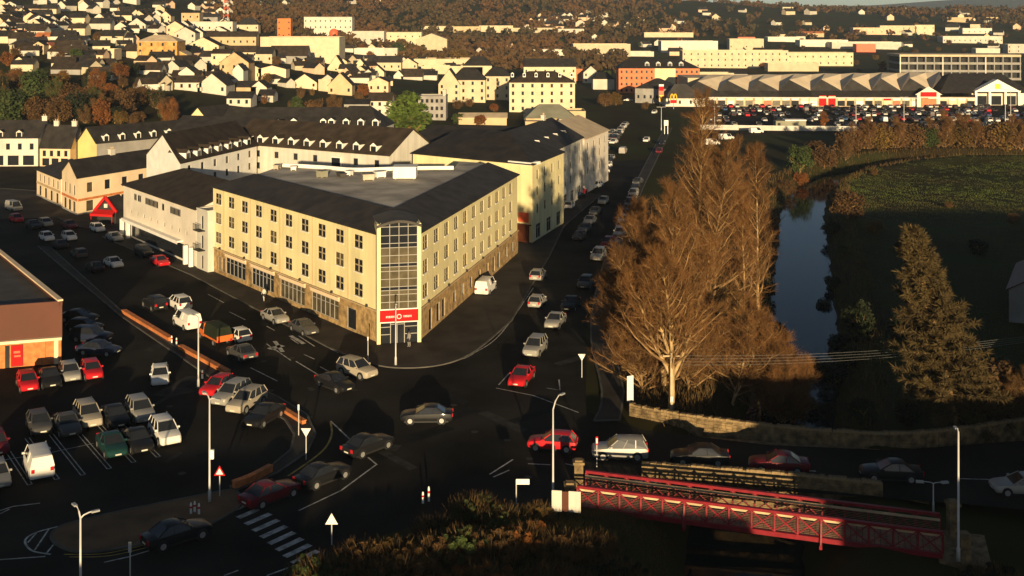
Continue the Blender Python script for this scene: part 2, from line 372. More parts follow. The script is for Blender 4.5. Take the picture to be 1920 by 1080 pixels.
rp_ = random.Random(17)
for i in range(34):          # repairs in the tarmac and iron covers
    px, py = rp_.choice([(rp_.uniform(250, 780), rp_.uniform(560, 860)), (rp_.uniform(700, 1080), rp_.uniform(640, 860)), (rp_.uniform(40, 420), rp_.uniform(690, 900)), (rp_.uniform(1000, 1120), rp_.uniform(480, 640))]); X, Y = G(px, py); a = rp_.choice([-.9, .75, 1.3]); L, w = rp_.uniform(1.2, 7), rp_.uniform(.5, 1.8); d = (math.cos(a) * L / 2, math.sin(a) * L / 2)
    o = strip([(X - d[0], Y - d[1]), (X + d[0], Y + d[1])], w, .0235 + .00008 * i); link('tarmac_patch', o.mesh('tarmac_patch', [rp_.choice(['tarmac_patch', 'dark_patch'])]), road)
for i in range(16):
    X, Y = G(rp_.uniform(300, 1080), rp_.uniform(600, 900)); f = MB(); f.poly([(X + .33 * math.cos(k * .524), Y + .33 * math.sin(k * .524), .0265) for k in range(12)]); link('manhole_cover', f.mesh('manhole_cover', ['dark_trim']), road)
# ---------------------------------------------------------------- building kit
WIN = {}; WR = random.Random(4)
def window_mesh(w, h, style):
    k = (round(w, 2), round(h, 2), style)
    if k in WIN: return WIN[k]
    mb = MB(); f = .07
    mb.box(-w / 2, -w / 2 + f, .06, .14, 0, h); mb.box(w / 2 - f, w / 2, .06, .14, 0, h)
    mb.box(-w / 2 + f, w / 2 - f, .06, .14, 0, f); mb.box(-w / 2 + f, w / 2 - f, .06, .14, h - f, h)
    if style == 'cross':
        mb.box(-.08, .08, .05, .13, f, h - f, 1); mb.box(-w / 2 + f, -.08, .055, .125, h * .48, h * .48 + .14, 1); mb.box(.08, w / 2 - f, .055, .125, h * .48, h * .48 + .14, 1)
    elif style == 'shop':
        n = max(2, int(w / 1.1))
        for i in range(1, n): mb.box(-w / 2 + w * i / n - .04, -w / 2 + w * i / n + .04, .05, .15, f, h - f)
        mb.box(-w / 2 + f, w / 2 - f, .052, .148, h * .72, h * .72 + .07)
    me = mb.mesh('window', ['window_frame', 'window_cross'] if style == 'cross' else ['window_frame' if style == 'cross' else 'mullion' if style != 'dark' else 'dark_trim'])
    g = MB(); g.quad((-w / 2 + .01, .1, .01), (w / 2 - .01, .1, .01), (w / 2 - .01, .1, h - .01), (-w / 2 + .01, .1, h - .01)); gm_ = g.mesh('pane', ['glass']); gb_ = g.mesh('pane', ['blind_glass'])
    s = MB(); s.box(-w / 2 - .12, w / 2 + .12, -.09, .06, -.1, -.005); sm = s.mesh('sill', ['white_trim'])
    c = MB(); c.v = list(mb.v); c.f = list(mb.f); c.m = [0] * len(c.f); c.quad((-w / 2 + .01, .1, .01), (w / 2 - .01, .1, .01), (w / 2 - .01, .1, h - .01), (-w / 2 + .01, .1, h - .01), 1)
    one = c.mesh('window', ['window_frame' if style in ('cross', 'plain') else 'mullion' if style != 'dark' else 'dark_trim', 'glass'])
    WIN[k] = (me, gm_, sm, one, gb_); return WIN[k]

def facade(mb, P, Q, z0, z1, ops, m=0, depth=.2, org=(0, 0)):
    """wall sheet from P to Q (left to right seen from outside) with real openings ops = [(x, z, w, h)] and their reveals"""
    P = Vector((P[0] - org[0], P[1] - org[1], 0)); Q = Vector((Q[0] - org[0], Q[1] - org[1], 0)); L = (Q - P).length; d = (Q - P) / L; n = Vector((-d.y, d.x, 0))
    pt = lambda x, z, y=0: tuple(P + d * x + n * y + Vector((0, 0, z)))
    X = sorted({0, L} | {round(v, 4) for x, z, w, h in ops for v in (x - w / 2, x + w / 2)}); Z = sorted({z0, z1} | {round(v, 4) for x, z, w, h in ops for v in (z, z + h)})
    for i in range(len(X) - 1):
        run = None
        for j in range(len(Z) - 1):
            cx, cz = (X[i] + X[i + 1]) / 2, (Z[j] + Z[j + 1]) / 2
            if any(x - w / 2 < cx < x + w / 2 and z < cz < z + h for x, z, w, h in ops): continue
            mb.quad(pt(X[i], Z[j]), pt(X[i + 1], Z[j]), pt(X[i + 1], Z[j + 1]), pt(X[i], Z[j + 1]), m)
    for x, z, w, h in ops:
        a, b = x - w / 2, x + w / 2
        mb.quad(pt(a, z), pt(a, z, depth), pt(a, z + h, depth), pt(a, z + h), m); mb.quad(pt(b, z, depth), pt(b, z), pt(b, z + h), pt(b, z + h, depth), m)
        mb.quad(pt(a, z), pt(b, z), pt(b, z, depth), pt(a, z, depth), m); mb.quad(pt(a, z + h, depth), pt(b, z + h, depth), pt(b, z + h), pt(a, z + h), m)

def put_windows(root, P, Q, ops, style, detail, org=(0, 0), name='window', label=None):
    d = Vector((Q[0] - P[0], Q[1] - P[1], 0)); L = d.length; d /= L; a = math.atan2(d.y, d.x)
    for x, z, w, h in ops:
        me, g, s, one, _ = window_mesh(w, h, style)
        loc = (P[0] - org[0] + d.x * x, P[1] - org[1] + d.y * x, z)
        if detail:
            o = link(name, me, root, loc, a); link('pane', g if WR.random() > .14 else WIN[round(w, 2), round(h, 2), style][4], o)
            if detail > 1: link('sill', s, o)
        else: o = link(name, one, root, loc, a)

def grid_ops(L, n, zs, w, h, m0=None, m1=None):
    m0 = w if m0 is None else m0; m1 = m0 if m1 is None else m1
    if n == 1: return [(L / 2, z, w, h) for z in zs]
    return [(m0 + (L - m0 - m1) * i / (n - 1), z, w, h) for i in range(n) for z in zs]

BM = {}
def box_mesh(key, dims, m):
    k = (key, tuple(round(d, 2) for d in dims), m)
    if k not in BM:
        mb = MB(); w, d, h = dims; mb.box(-w / 2, w / 2, -d / 2, d / 2, 0, h); BM[k] = mb.mesh(key, [m])
    return BM[k]
def chimney_mesh(w, h, m):
    k = ('chimney', round(w, 1), round(h, 1), m)
    if k not in BM:
        mb = MB(); mb.box(-w / 2, w / 2, -.35, .35, -1.2, h); mb.box(-w / 2 - .08, w / 2 + .08, -.43, .43, h, h + .12)
        for i in range(max(1, int(w / .5))): mb.tube([(-w / 2 + .3 + i * .5, 0, h + .12), (-w / 2 + .3 + i * .5, 0, h + .55)], .13, 6, 1)
        BM[k] = mb.mesh('chimney', [m, 'tan_render'])
    return BM[k]
def dormer_mesh(w, h, d, mw, mr):
    k = ('dormer', round(w, 2), round(h, 2), round(d, 2), mw, mr)
    if k not in BM:
        mb = MB(); mb.box(-w / 2, w / 2, 0, d, -.3, h); mb.box(-w / 2 + .2, w / 2 - .2, -.03, 0, .1, h - .1, 1)
        r = w * .42; e = .15
        mb.add([(-w / 2 - e, -.15, h - .02), (w / 2 + e, -.15, h - .02), (0, -.15, h + r), (-w / 2 - e, d + 1, h - .02), (w / 2 + e, d + 1, h - .02), (0, d + 1, h + r)], [(0, 2, 5, 3), (2, 1, 4, 5)], 2)
        mb.add([(-w / 2, -.01, h), (w / 2, -.01, h), (0, -.01, h + r * .85)], [(0, 1, 2)], 0)
        BM[k] = mb.mesh('dormer', [mw, 'glass', mr])
    return BM[k]

def building(name, label, cat, quad, h, rise, kind='x', wall='white_render', roof='slate', hip=(0, 0), over=.35, z=0.0, below=1.5, wins=(), chim=(), chim_m='white_render', dorm=None, detail=0, group=None, wall2=None, parapet=.6, style='plain'):
    """quad = front-left, front-right, back-right, back-left in world metres. wins: (edge, cols, [sill heights], w, h[, margin]); edge 0 front, 1 right, 2 back, 3 left
    kind x: ridge front-parallel, y: ridge front to back, f: flat"""
    q = [Vector((*p, 0)) for p in quad]; c = sum(q, Vector()) / 4; org = (c.x, c.y)
    root = thing(name, label, cat, (c.x, c.y, z), 0, group)
    wb = MB(); allops = {0: [], 1: [], 2: [], 3: []}
    for w_ in wins:
        e, n, zs, ww, wh = w_[:5]; L = (q[(e + 1) % 4] - q[e]).length
        allops[e] += [(o, w_[6] if len(w_) > 6 else style) for o in grid_ops(L, n, zs, ww, wh, w_[5] if len(w_) > 5 else min(1.6, L / 4))]
    for e in range(4):
        P, Q = q[e], q[(e + 1) % 4]
        facade(wb, (P.x, P.y), (Q.x, Q.y), -below, h, [o for o, _ in allops[e]], 0, .2, org)
        for st in {s for _, s in allops[e]}: put_windows(root, (P.x, P.y), (Q.x, Q.y), [o for o, s in allops[e] if s == st], st, detail, org)
    l = [p - c for p in q]; Z = lambda p, zz: (p.x, p.y, zz)
    rb = MB()
    if kind == 'f':
        wb.poly([Z(p, h - .02) for p in l], 0)
        for e in range(4):
            a, b_ = l[e], l[(e + 1) % 4]; d = (b_ - a).normalized(); n = Vector((-d.y, d.x, 0))
            rb.add([Z(a - n * .06, h), Z(b_ - n * .06, h), Z(b_ + n * .3, h), Z(a + n * .3, h), Z(a - n * .06, h + parapet), Z(b_ - n * .06, h + parapet), Z(b_ + n * .3, h + parapet), Z(a + n * .3, h + parapet)],
                   [(4, 5, 6, 7), (0, 1, 5, 4), (2, 3, 7, 6), (1, 2, 6, 5), (3, 0, 4, 7)], 0)
        link('parapet', rb.mesh('parapet', [wall2 or wall]), root)
        fb_ = MB(); fb_.poly([Z(p, h + .04) for p in l]); link('roof', fb_.mesh('roof', [roof]), root)
    else:
        if kind == 'y': l2 = [l[3], l[0], l[1], l[2]]       # the ridge runs between edges 0 and 2
        else: l2 = l
        a, b_, cc, dd = l2                                  # ridge parallel to a-b, gables on edges b-c and d-a
        e0, e1 = (a + dd) / 2, (b_ + cc) / 2; dr = (e1 - e0)
        r0 = e0 + dr * hip[0]; r1 = e1 - dr * hip[1]
        if not hip[1]: wb.add([Z(b_, h), Z(cc, h), Z(e1, h + rise)], [(0, 1, 2)], 0)
        if not hip[0]: wb.add([Z(dd, h), Z(a, h), Z(e0, h + rise)], [(0, 1, 2)], 0)
        u = dr.normalized() * over; th = Vector((0, 0, .16))
        def eave(p, mid, end):
            o_ = (p - mid).normalized() * over; s = rise / max((p - mid).length, .1)
            return Vector((p.x, p.y, h)) + o_ - Vector((0, 0, over * s)) + end
        A, B, C, D = eave(a, e0, -u), eave(b_, e1, u), eave(cc, e1, u), eave(dd, e0, -u)
        T0 = Vector((r0.x, r0.y, h + rise)) - (u if not hip[0] else Vector()); T1 = Vector((r1.x, r1.y, h + rise)) + (u if not hip[1] else Vector())
        lift = Vector((0, 0, .1))
        A, B, C, D, T0, T1 = [p + lift for p in (A, B, C, D, T0, T1)]
        fs = [(A, B, T1, T0), (C, D, T0, T1)]
        if hip[1]: fs.append((B, C, T1))
        if hip[0]: fs.append((D, A, T0))
        for f in fs:
            rb.poly([tuple(p + th * .5) for p in f]); rb.poly([tuple(p - th * .5) for p in f][::-1])
        for p, r_ in ((A, B), (B, C), (C, D), (D, A)):
            if (p, r_) in ((B, C),) and not hip[1] or (p, r_) in ((D, A),) and not hip[0]: continue
            rb.quad(tuple(p - th * .5), tuple(r_ - th * .5), tuple(r_ + th * .5), tuple(p + th * .5))
        for pair in (((B, T1), (T1, C)) if not hip[1] else ()) + (((D, T0), (T0, A)) if not hip[0] else ()):
            rb.quad(tuple(pair[0] - th * .5), tuple(pair[1] - th * .5), tuple(pair[1] + th * .5), tuple(pair[0] + th * .5))
        ro = link('roof', rb.mesh('roof', [roof]), root)
        ang = math.atan2(dr.y, dr.x)
        for t in chim:
            p = r0 + (r1 - r0) * t
            link('chimney', chimney_mesh(1.3, 1.1, chim_m), ro, (p.x, p.y, h + rise), ang)
        if dorm:                                            # (count, width, height, setback fraction, wall material, margin)
            n, dw, dh, sb, dm, mg = dorm[:6]; k = dorm[6] if len(dorm) > 6 else 0
            s0, s1, m0_, m1_ = (a, b_, e0, e1) if k == 0 else (cc, dd, e1, e0)
            for i in range(n):
                t = mg + (1 - 2 * mg) * (i / max(1, n - 1)); p = s0 + (s1 - s0) * t; mid = m0_ + (m1_ - m0_) * t
                pp = p + (mid - p) * sb; zz = h + rise * sb
                dd_ = (s1 - s0).normalized()
                link('dormer', dormer_mesh(dw, dh, min(2.5, (mid - p).length * .6), dm, roof), root, (pp.x, pp.y, zz), math.atan2(dd_.y, dd_.x))
    link('wall', wb.mesh('wall', [wall]), root)
    return root

# ---------------------------------------------------------------- the corner hotel
def lerp(a, b, t): return (a[0] + (b[0] - a[0]) * t, a[1] + (b[1] - a[1]) * t)
def hotel():
    org = (-18, 155); EV, SB = 12.45, 3.55
    root = thing('hotel', 'cream four-storey corner hotel with stone base, dark slate roof and glazed entrance tower', 'hotel', (*org, .1))
    dist = lambda P, Q: math.hypot(Q[0] - P[0], Q[1] - P[1])
    L1, L2 = dist(HA, HB), dist(HC, HD)
    zs = [4.45, 7.3, 10.15]
    cols1 = [1.9 + i * 4.52 for i in range(10)]; ops1 = [(x, z, 1.95, 1.55) for x in cols1 for z in zs]
    cols2 = [2.55 + i * 4.36 for i in range(11)]; ops2 = [(x, z, 1.75, 1.6) for x in cols2 for z in zs]
    wb = MB()
    facade(wb, HA, HB, SB, EV, ops1, 0, .25, org); facade(wb, HC, HD, SB, EV, ops2, 0, .3, org)
    back = [(-8.5, 182.0), (-9, 172.5), (-18, 171.5), (-29, 173), (-36.5, 176)]
    ring = [HD] + back + [HA]
    for a, b in zip(ring[:-1], ring[1:]): facade(wb, a, b, 0, 14.3 if a in back and b in back else EV, [], 0, .2, org)
    link('wall', wb.mesh('wall', ['cream_render']), root)
    put_windows(root, HA, HB, ops1, 'cross', 2, org); put_windows(root, HC, HD, ops2, 'cross', 2, org)
    # stone ground floor with shopfronts, projecting slightly
    sb = MB(); n1 = (-.788 * .12, -.615 * .12); n2 = (.973 * .12, -.23 * .12)
    A1, B1 = (HA[0] + n1[0], HA[1] + n1[1]), (HB[0] + n1[0], HB[1] + n1[1]); C1, D1 = (HC[0] + n2[0], HC[1] + n2[1]), (HD[0] + n2[0], HD[1] + n2[1])
    shop = [(8.2, .55, 6.6, 2.35), (17.0, .55, 6.8, 2.35), (25.8, .55, 6.9, 2.35), (34.6, .55, 6.9, 2.35)]
    small1 = [(2.6, .5, .8, 2.1), (4.0, .5, .8, 2.1), (41.2, .25, 2.1, 2.5)]
    small2 = [(4.2, .1, 1.3, 2.6), (7.3, .3, 1.3, 2.3), (9.6, .3, 1.3, 2.3), (14.5, .9, 1.1, 1.5), (18.5, .9, 1.1, 1.5), (22.5, .9, 1.1, 1.5), (27, .9, 1.1, 1.5), (31.4, .9, 1.1, 1.5), (35, .3, 1.4, 2.3), (38, .3, 1.4, 2.3), (43, .9, 1.1, 1.5), (47, .9, 1.1, 1.5)]
    facade(sb, A1, B1, -.1, SB, shop + small1, 0, .4, org); facade(sb, C1, D1, -.1, SB, small2, 0, .4, org)
    for P, Q, p, q in ((HA, HB, A1, B1), (HC, HD, C1, D1)):
        o = lambda t, z: (t[0] - org[0], t[1] - org[1], z)
        sb.quad(o(p, SB), o(q, SB), o(Q, SB), o(P, SB))
    link('stone_base', sb.mesh('stone_base', ['stone_base']), root)
    put_windows(root, A1, B1, shop, 'shop', 1, org, 'shop_window'); put_windows(root, A1, B1, small1, 'plain', 1, org); put_windows(root, C1, D1, small2, 'plain', 1, org)
    d1 = ((HB[0] - HA[0]) / L1, (HB[1] - HA[1]) / L1); a1 = math.atan2(d1[1], d1[0]); a2 = math.atan2(HD[1] - HC[1], HD[0] - HC[0])
    for i, (x, z, w, h) in enumerate(shop):                  # tan sign boards over the shop windows
        f = MB(); f.box(-w / 2 - .2, w / 2 + .2, -.12, 0, 0, .42); f.box(-w / 2 - .25, w / 2 + .25, -.3, 0, .42, .5)
        link('sign_board', f.mesh('sign_board', ['buff_render']), root, (A1[0] - org[0] + d1[0] * x, A1[1] - org[1] + d1[1] * x, 2.98), a1)
    for P, ang, L in ((A1, a1, L1), (C1, a2, L2)):           # dark string course with small lamps
        f = MB(); f.box(0, L, -.16, 0, SB - .02, SB + .12)
        link('string_course', f.mesh('string_course', ['tan_render']), root, (P[0] - org[0], P[1] - org[1], 0), ang)
        for i in range(6):
            g = MB(); g.box(-.12, .12, -.32, -.1, 0, .28); link('wall_lamp', g.mesh('wall_lamp', ['dark_trim']), root, (P[0] - org[0] + math.cos(ang) * (3 + i * 8.4), P[1] - org[1] + math.sin(ang) * (3 + i * 8.4), SB + .14), ang)
    for i in range(5):                                       # downpipes
        g = MB(); g.box(-.06, .06, -.12, -.01, SB + .12, EV - .02); x = 4.15 + i * 9.04
        link('downpipe', g.mesh('downpipe', ['tan_render']), root, (HA[0] - org[0] + d1[0] * x, HA[1] - org[1] + d1[1] * x, 0), a1)
    # sloping slate roof round a flat roof
    eo = .35; RI, RU = 2.05, 4.6
    in1 = (.788, .615); in2 = (-.973, .23)
    def off(P, n, s): return (P[0] + n[0] * s, P[1] + n[1] * s)
    def isect(p, d, q, e):
        det = d[0] * -e[1] + e[0] * d[1]; t = ((q[0] - p[0]) * -e[1] + e[0] * (q[1] - p[1])) / det; return (p[0] + d[0] * t, p[1] + d[1] * t)
    dd2 = ((HD[0] - HC[0]) / L2, (HD[1] - HC[1]) / L2)
    inn = isect(off(HA, in1, RU), d1, off(HC, in2, RU), dd2); outc = isect(off(HA, in1, -eo), d1, off(HC, in2, -eo), dd2)
    Ao, Do = off(off(HA, in1, -eo), d1, -.3), off(off(HD, in2, -eo), dd2, .3); Ai, Di = off(off(HA, in1, RU), d1, 4.2), off(off(HD, in2, RU), dd2, -1.0)
    Bo, Co = off(off(HB, in1, -eo), d1, .0), off(off(HC, in2, -eo), dd2, .0)
    o3 = lambda p, z: (p[0] - org[0], p[1] - org[1], z)
    zt = EV + RI; rb = MB()
    for up in (0, -.16):
        rb.poly([o3(Ao, EV + .12 + up), o3(Bo, EV + .12 + up), o3(inn, zt + up), o3(Ai, zt + up)]); rb.poly([o3(Co, EV + .12 + up), o3(Do, EV + .12 + up), o3(Di, zt + up), o3(inn, zt + up)])
        rb.poly([o3(Bo, EV + .12 + up), o3(Co, EV + .12 + up), o3(inn, zt + up)])
        rb.poly([o3(off(HA, in1, 11.5), EV + .12 + up), o3(Ao, EV + .12 + up), o3(Ai, zt + up)])
    rb.quad(o3(Ao, EV - .04), o3(Bo, EV - .04), o3(Bo, EV + .12), o3(Ao, EV + .12)); rb.quad(o3(Co, EV - .04), o3(Do, EV - .04), o3(Do, EV + .12), o3(Co, EV + .12))
    ro = link('roof', rb.mesh('roof', ['slate']), root)
    fl = MB(); fl.poly([o3(Ai, zt - .25), o3(inn, zt - .25), o3(Di, zt - .25), o3(back[0], zt - .25), o3(back[1], zt - .25), o3(back[2], zt - .25), o3(back[3], zt - .25), o3(back[4], zt - .25)])
    link('flat_roof', fl.mesh('flat_roof', ['felt']), root)
    pp = MB(); curve = smooth_pts([back[4], back[3], (-24, 170.3), back[2], (-13, 172.3), back[1]], 5)
    s = strip([(x - org[0], y - org[1]) for x, y in curve], .35, zt - .25, .55); link('parapet', s.mesh('parapet', ['white_trim']), root)
    # roof plant
    for i, (px, py, w, d, h, m) in enumerate([(760, 335, 3.3, 3.0, 1.7, 'white_trim'), (690, 339, 1.6, 1.2, .8, 'felt'), (712, 334, 1.5, 1.0, .8, 'white_trim'), (604, 334, 1.2, 1.2, .9, 'sage_roof'), (655, 330, 1.0, .8, .6, 'white_trim'), (520, 318, 1.8, .7, .6, 'felt'), (550, 320, 1.2, .8, .5, 'white_trim'), (640, 333, 1.6, .9, .5, 'grey_roof')]):
        X, Y = G(px, py, zt - .25); b_ = MB(); b_.box(-w / 2, w / 2, -d / 2, d / 2, .12, h); b_.box(-w / 2 - .1, w / 2 + .1, -d / 2 - .1, d / 2 + .1, h, h + .1)
        for sx in (-1, 1):
            for sy in (-1, 1): b_.box(sx * w * .4 - .06, sx * w * .4 + .06, sy * d * .4 - .06, sy * d * .4 + .06, 0, .12)
        link('roof_plant', b_.mesh('roof_plant', [m]), root, (X - org[0], Y - org[1], zt - .24), .3 * i)
    # glazed corner tower
    P, Q = (HB[0] - .05, HB[1] - .55), (HC[0] + .05, HC[1] - .62); d = Vector((Q[0] - P[0], Q[1] - P[1], 0)); TW = d.length; d /= TW; ta = math.atan2(d.y, d.x)
    tower = link('entrance_tower', None, root, (P[0] - org[0], P[1] - org[1], 0), ta)
    TH = 13.75
    for x in (-.28, TW - .14):
        f = MB(); f.box(x, x + .42, -.1, 3.0, 0, TH); link('pier', f.mesh('pier', ['cream_render']), tower)
    zz = [4.0, 4.75, 5.6, 6.1, 6.5, 7.4, 8.3, 8.8, 9.2, 10.1, 11.0, 11.5, 12.4, 13.4]
    dark = {3, 7, 11, 12, 10 + 0} - {10}
    for i in range(4):
        x0, x1 = .14 + (TW - .28) * i / 4, .14 + (TW - .28) * (i + 1) / 4
        for j in range(len(zz) - 1):
            g = MB(); g.box(x0 + .03, x1 - .03, .10, .14, zz[j] + .02, zz[j + 1] - .02)
            link('pane', g.mesh('pane', ['glass' if j in dark or j >= 10 else 'blind_glass']), tower)
    f = MB()
    for i in range(5): x = .14 + (TW - .28) * i / 4; f.box(x - .035, x + .035, .03, .16, 4.0, 13.9)
    for z_ in zz[1:]: f.box(.14, TW - .14, .05, .15, z_ - .035, z_ + .035)
    link('mullion', f.mesh('mullion', ['mullion']), tower)
    ar = MB(); n = 12; xs_ = [-.35 + (TW + .7) * k / n for k in range(n + 1)]; zc = [13.6 + .6 * math.sin(math.pi * k / n) for k in range(n + 1)]
    for k in range(n):                                       # arched hood running back into the roof
        a, b_ = (xs_[k], zc[k]), (xs_[k + 1], zc[k + 1])
        ar.quad((a[0], -.35, a[1]), (b_[0], -.35, b_[1]), (b_[0], 5.5, b_[1] + .25), (a[0], 5.5, a[1] + .25)); ar.quad((a[0], -.35, a[1] - .3), (b_[0], -.35, b_[1] - .3), (b_[0], -.35, b_[1]), (a[0], -.35, a[1]))
        ar.quad((b_[0], .3, b_[1] - .3), (a[0], .3, a[1] - .3), (a[0], -.35, a[1] - .3), (b_[0], -.35, b_[1] - .3))
        ar.quad((a[0], .2, 13.3), (b_[0], .2, 13.3), (b_[0], .2, b_[1] - .28), (a[0], .2, a[1] - .28), 1)
    link('hood', ar.mesh('hood', ['grey_roof', 'glass']), tower)
    sg = MB(); sg.box(.05, TW - .05, -.16, .02, 2.55, 3.9); sg.box(.03, TW - .03, -.18, .03, 3.9, 4.02, 1); sg.box(.03, TW - .03, -.18, .03, 2.43, 2.55, 1)
    sgo = link('sign', sg.mesh('sign', ['red_sign', 'white_trim']), tower); sgo['label'] = 'red sign board with pale lettering and ring emblem'
    lt = MB(); rr = random.Random(3)                          # pale lettering either side of a ring emblem
    for x0, x1 in ((.75, 1.75), (2.75, 3.65)):
        x = x0
        while x < x1:
            w = rr.uniform(.09, .14); hh = .24
            lt.box(x, x + .035, -.18, -.165, 3.0, 3.0 + hh); lt.box(x + w - .035, x + w, -.18, -.165, 3.0, 3.0 + hh); lt.box(x + .035, x + w - .035, -.18, -.165, 3.0 + rr.choice([0, .1, .2]), 3.04 + rr.choice([0, .1, .2]))
            x += w + .05
    lo = link('lettering', lt.mesh('lettering', ['letter_white']), sgo); lo['kind'] = 'stuff'
    rg = MB(); cxr = TW / 2
    for k in range(14):
        t0, t1 = 2 * math.pi * k / 14, 2 * math.pi * (k + 1) / 14; pr = lambda t, r: (cxr + r * math.cos(t), -.175, 3.12 + r * math.sin(t))
        rg.quad(pr(t0, .2), pr(t1, .2), pr(t1, .29), pr(t0, .29))
    link('emblem', rg.mesh('emblem', ['letter_white']), sgo)
    en = MB(); en.box(.14, TW - .14, .2, .28, 0, 2.42)
    link('entrance_glass', en.mesh('entrance_glass', ['glass']), tower)
    ef = MB()
    for x in (1.3, 2.05, 2.9): ef.box(x - .04, x + .04, .1, .2, 0, 2.42)
    for a, b_ in ((.14, 1.3), (2.9, TW - .14)):
        for z_ in (1.0, 1.85): ef.box(a, b_, .1, .2, z_, z_ + .07)
    ef.box(1.3, 2.9, .1, .2, 2.15, 2.22); link('door_frame', ef.mesh('door_frame', ['mullion']), tower)
    cp = MB(); cp.box(0, TW, .3, 3.5, 0, 13.2); link('core', cp.mesh('core', ['tan_render']), tower)
hotel()
# ---------------------------------------------------------------- buildings round the hotel
def gq(*pp, z=0): return [G(x, y, z) for x, y in pp]
OF = building('office_building', 'long white three-storey office with grey pitched roof and shopfronts beside the hotel', 'building',
    [(-67.7, 195.2), (-47.6, 169.0), (-35.5, 178.3), (-55.6, 204.5)], 8.8, 2.9, 'x', 'pale_render', 'brown_slate', hip=(.25, .0), detail=1,
    wins=[(0, 9, [4.3], .55, .6, 4.0), (0, 1, [.4], 25.0, 2.3, 4.0, 'dark'), (1, 2, [3.4, 6.2], .8, 1.5, 3.0)])
d = Vector((20.1, -26.2)).normalized(); a = math.atan2(d.y, d.x)
for i, (x, w) in enumerate([(6.2, 1.2), (8.2, 1.6), (14, 6.0), (19.2, 1.0), (24.5, 4.4)]):     # ribbon windows under the eaves
    f = MB(); f.box(-w / 2, w / 2, -.04, .02, 0, 1.15)
    n = max(1, int(w / .55))
    o = link('window', f.mesh('window', ['mullion']), OF, (-67.7 + d.x * x - OF.location.x, 195.2 + d.y * x - OF.location.y, 6.75), a)
    for k in range(n):
        g = MB(); g.box(-w / 2 + w * (k + .12) / n, -w / 2 + w * (k + .88) / n, -.055, -.04, .1, 1.05); link('pane', g.mesh('pane', ['glass' if (i * 3 + k) % 3 == 0 else 'blind_glass']), o)
f = MB(); f.box(-14.5, 11.5, -.9, .0, 3.0, 3.25); f.box(-14.5, 11.5, -.92, -.9, 2.75, 3.25)
link('canopy', f.mesh('canopy', ['white_trim']), OF, (-67.7 + d.x * 16 - OF.location.x, 195.2 + d.y * 16 - OF.location.y, 0), a)
for x in (1.0, 4.2, 30.2, 32.4):
    f = MB(); f.box(-.22, .22, -.95, -.35, 0, 3.0); link('pillar', f.mesh('pillar', ['white_trim']), OF, (-67.7 + d.x * x - OF.location.x, 195.2 + d.y * x - OF.location.y, 0), a)
ST = building('stair_tower', 'narrow white stair bay with small balconies between office and hotel', 'building', [(-47.4, 168.4), (-44.9, 165.3), (-41.5, 168.0), (-44, 171.1)], 9.0, 0, 'f', 'white_render', 'felt', parapet=.2, detail=1, wins=[(0, 1, [.3, 3.3, 6.2], .8, 2.0)])
for z in (3.1, 6.0):
    f = MB(); f.box(-1.1, 1.1, -1.0, 0, 0, .14)
    for k in range(9): f.box(-1.1 + k * .27, -1.06 + k * .27, -1.0, -.96, .14, 1.0)
    f.box(-1.1, 1.1, -1.0, -.95, 1.0, 1.06)
    link('balcony', f.mesh('balcony', ['dark_trim']), ST, (-46.15 - ST.location.x, 166.85 - ST.location.y, z), math.atan2(-3.1, 2.5))

building('pub', 'cream two-storey corner house with tall gable front and dark roof', 'house', [(-89.6, 223), (-83, 214), (-72.5, 235.5), (-79, 244.5)], 7.3, 2.7, 'y', 'buff_render', 'slate', detail=1,
    wins=[(0, 3, [3.7], 1.1, 1.9, 2.4), (0, 3, [.5], 1.7, 2.0, 2.4, 'dark'), (1, 5, [4.2], 1.4, 1.9, 3.0), (1, 5, [.6], 1.7, 2.0, 3.0, 'dark')], chim=[.55])
building('pub_wing', 'lower cream wing with hipped dark roof joined to the gabled corner house', 'house', [(-101.4, 239), (-90.2, 224), (-82, 231), (-93, 246)], 5.7, 2.3, 'x', 'buff_render', 'slate', hip=(.35, 0), detail=1,
    wins=[(0, 5, [3.4], 1.1, 1.6, 2.5), (0, 4, [.5], 1.7, 2.0, 2.8, 'dark')])
for nm, P, Q in (('pub', (-89.6, 223), (-83, 214)), ('pub', (-83, 214), (-72.5, 235.5)), ('pub_wing', (-101.4, 239), (-90.2, 224))):      # painted fascia and pale plinth over the ground floor
    o = COL.objects[nm]; L = math.hypot(Q[0] - P[0], Q[1] - P[1]); f = MB(); f.box(.05, L - .05, -.1, 0, 2.75, 3.2); link('fascia', f.mesh('fascia', ['orange_brick' if nm == 'pub' else 'tan_render']), o, (P[0] - o.location.x, P[1] - o.location.y, 0), math.atan2(Q[1] - P[1], Q[0] - P[0]))
    f = MB(); f.box(.05, L - .05, -.06, 0, 0, .45); link('plinth', f.mesh('plinth', ['grey_render']), o, (P[0] - o.location.x, P[1] - o.location.y, 0), math.atan2(Q[1] - P[1], Q[0] - P[0]))
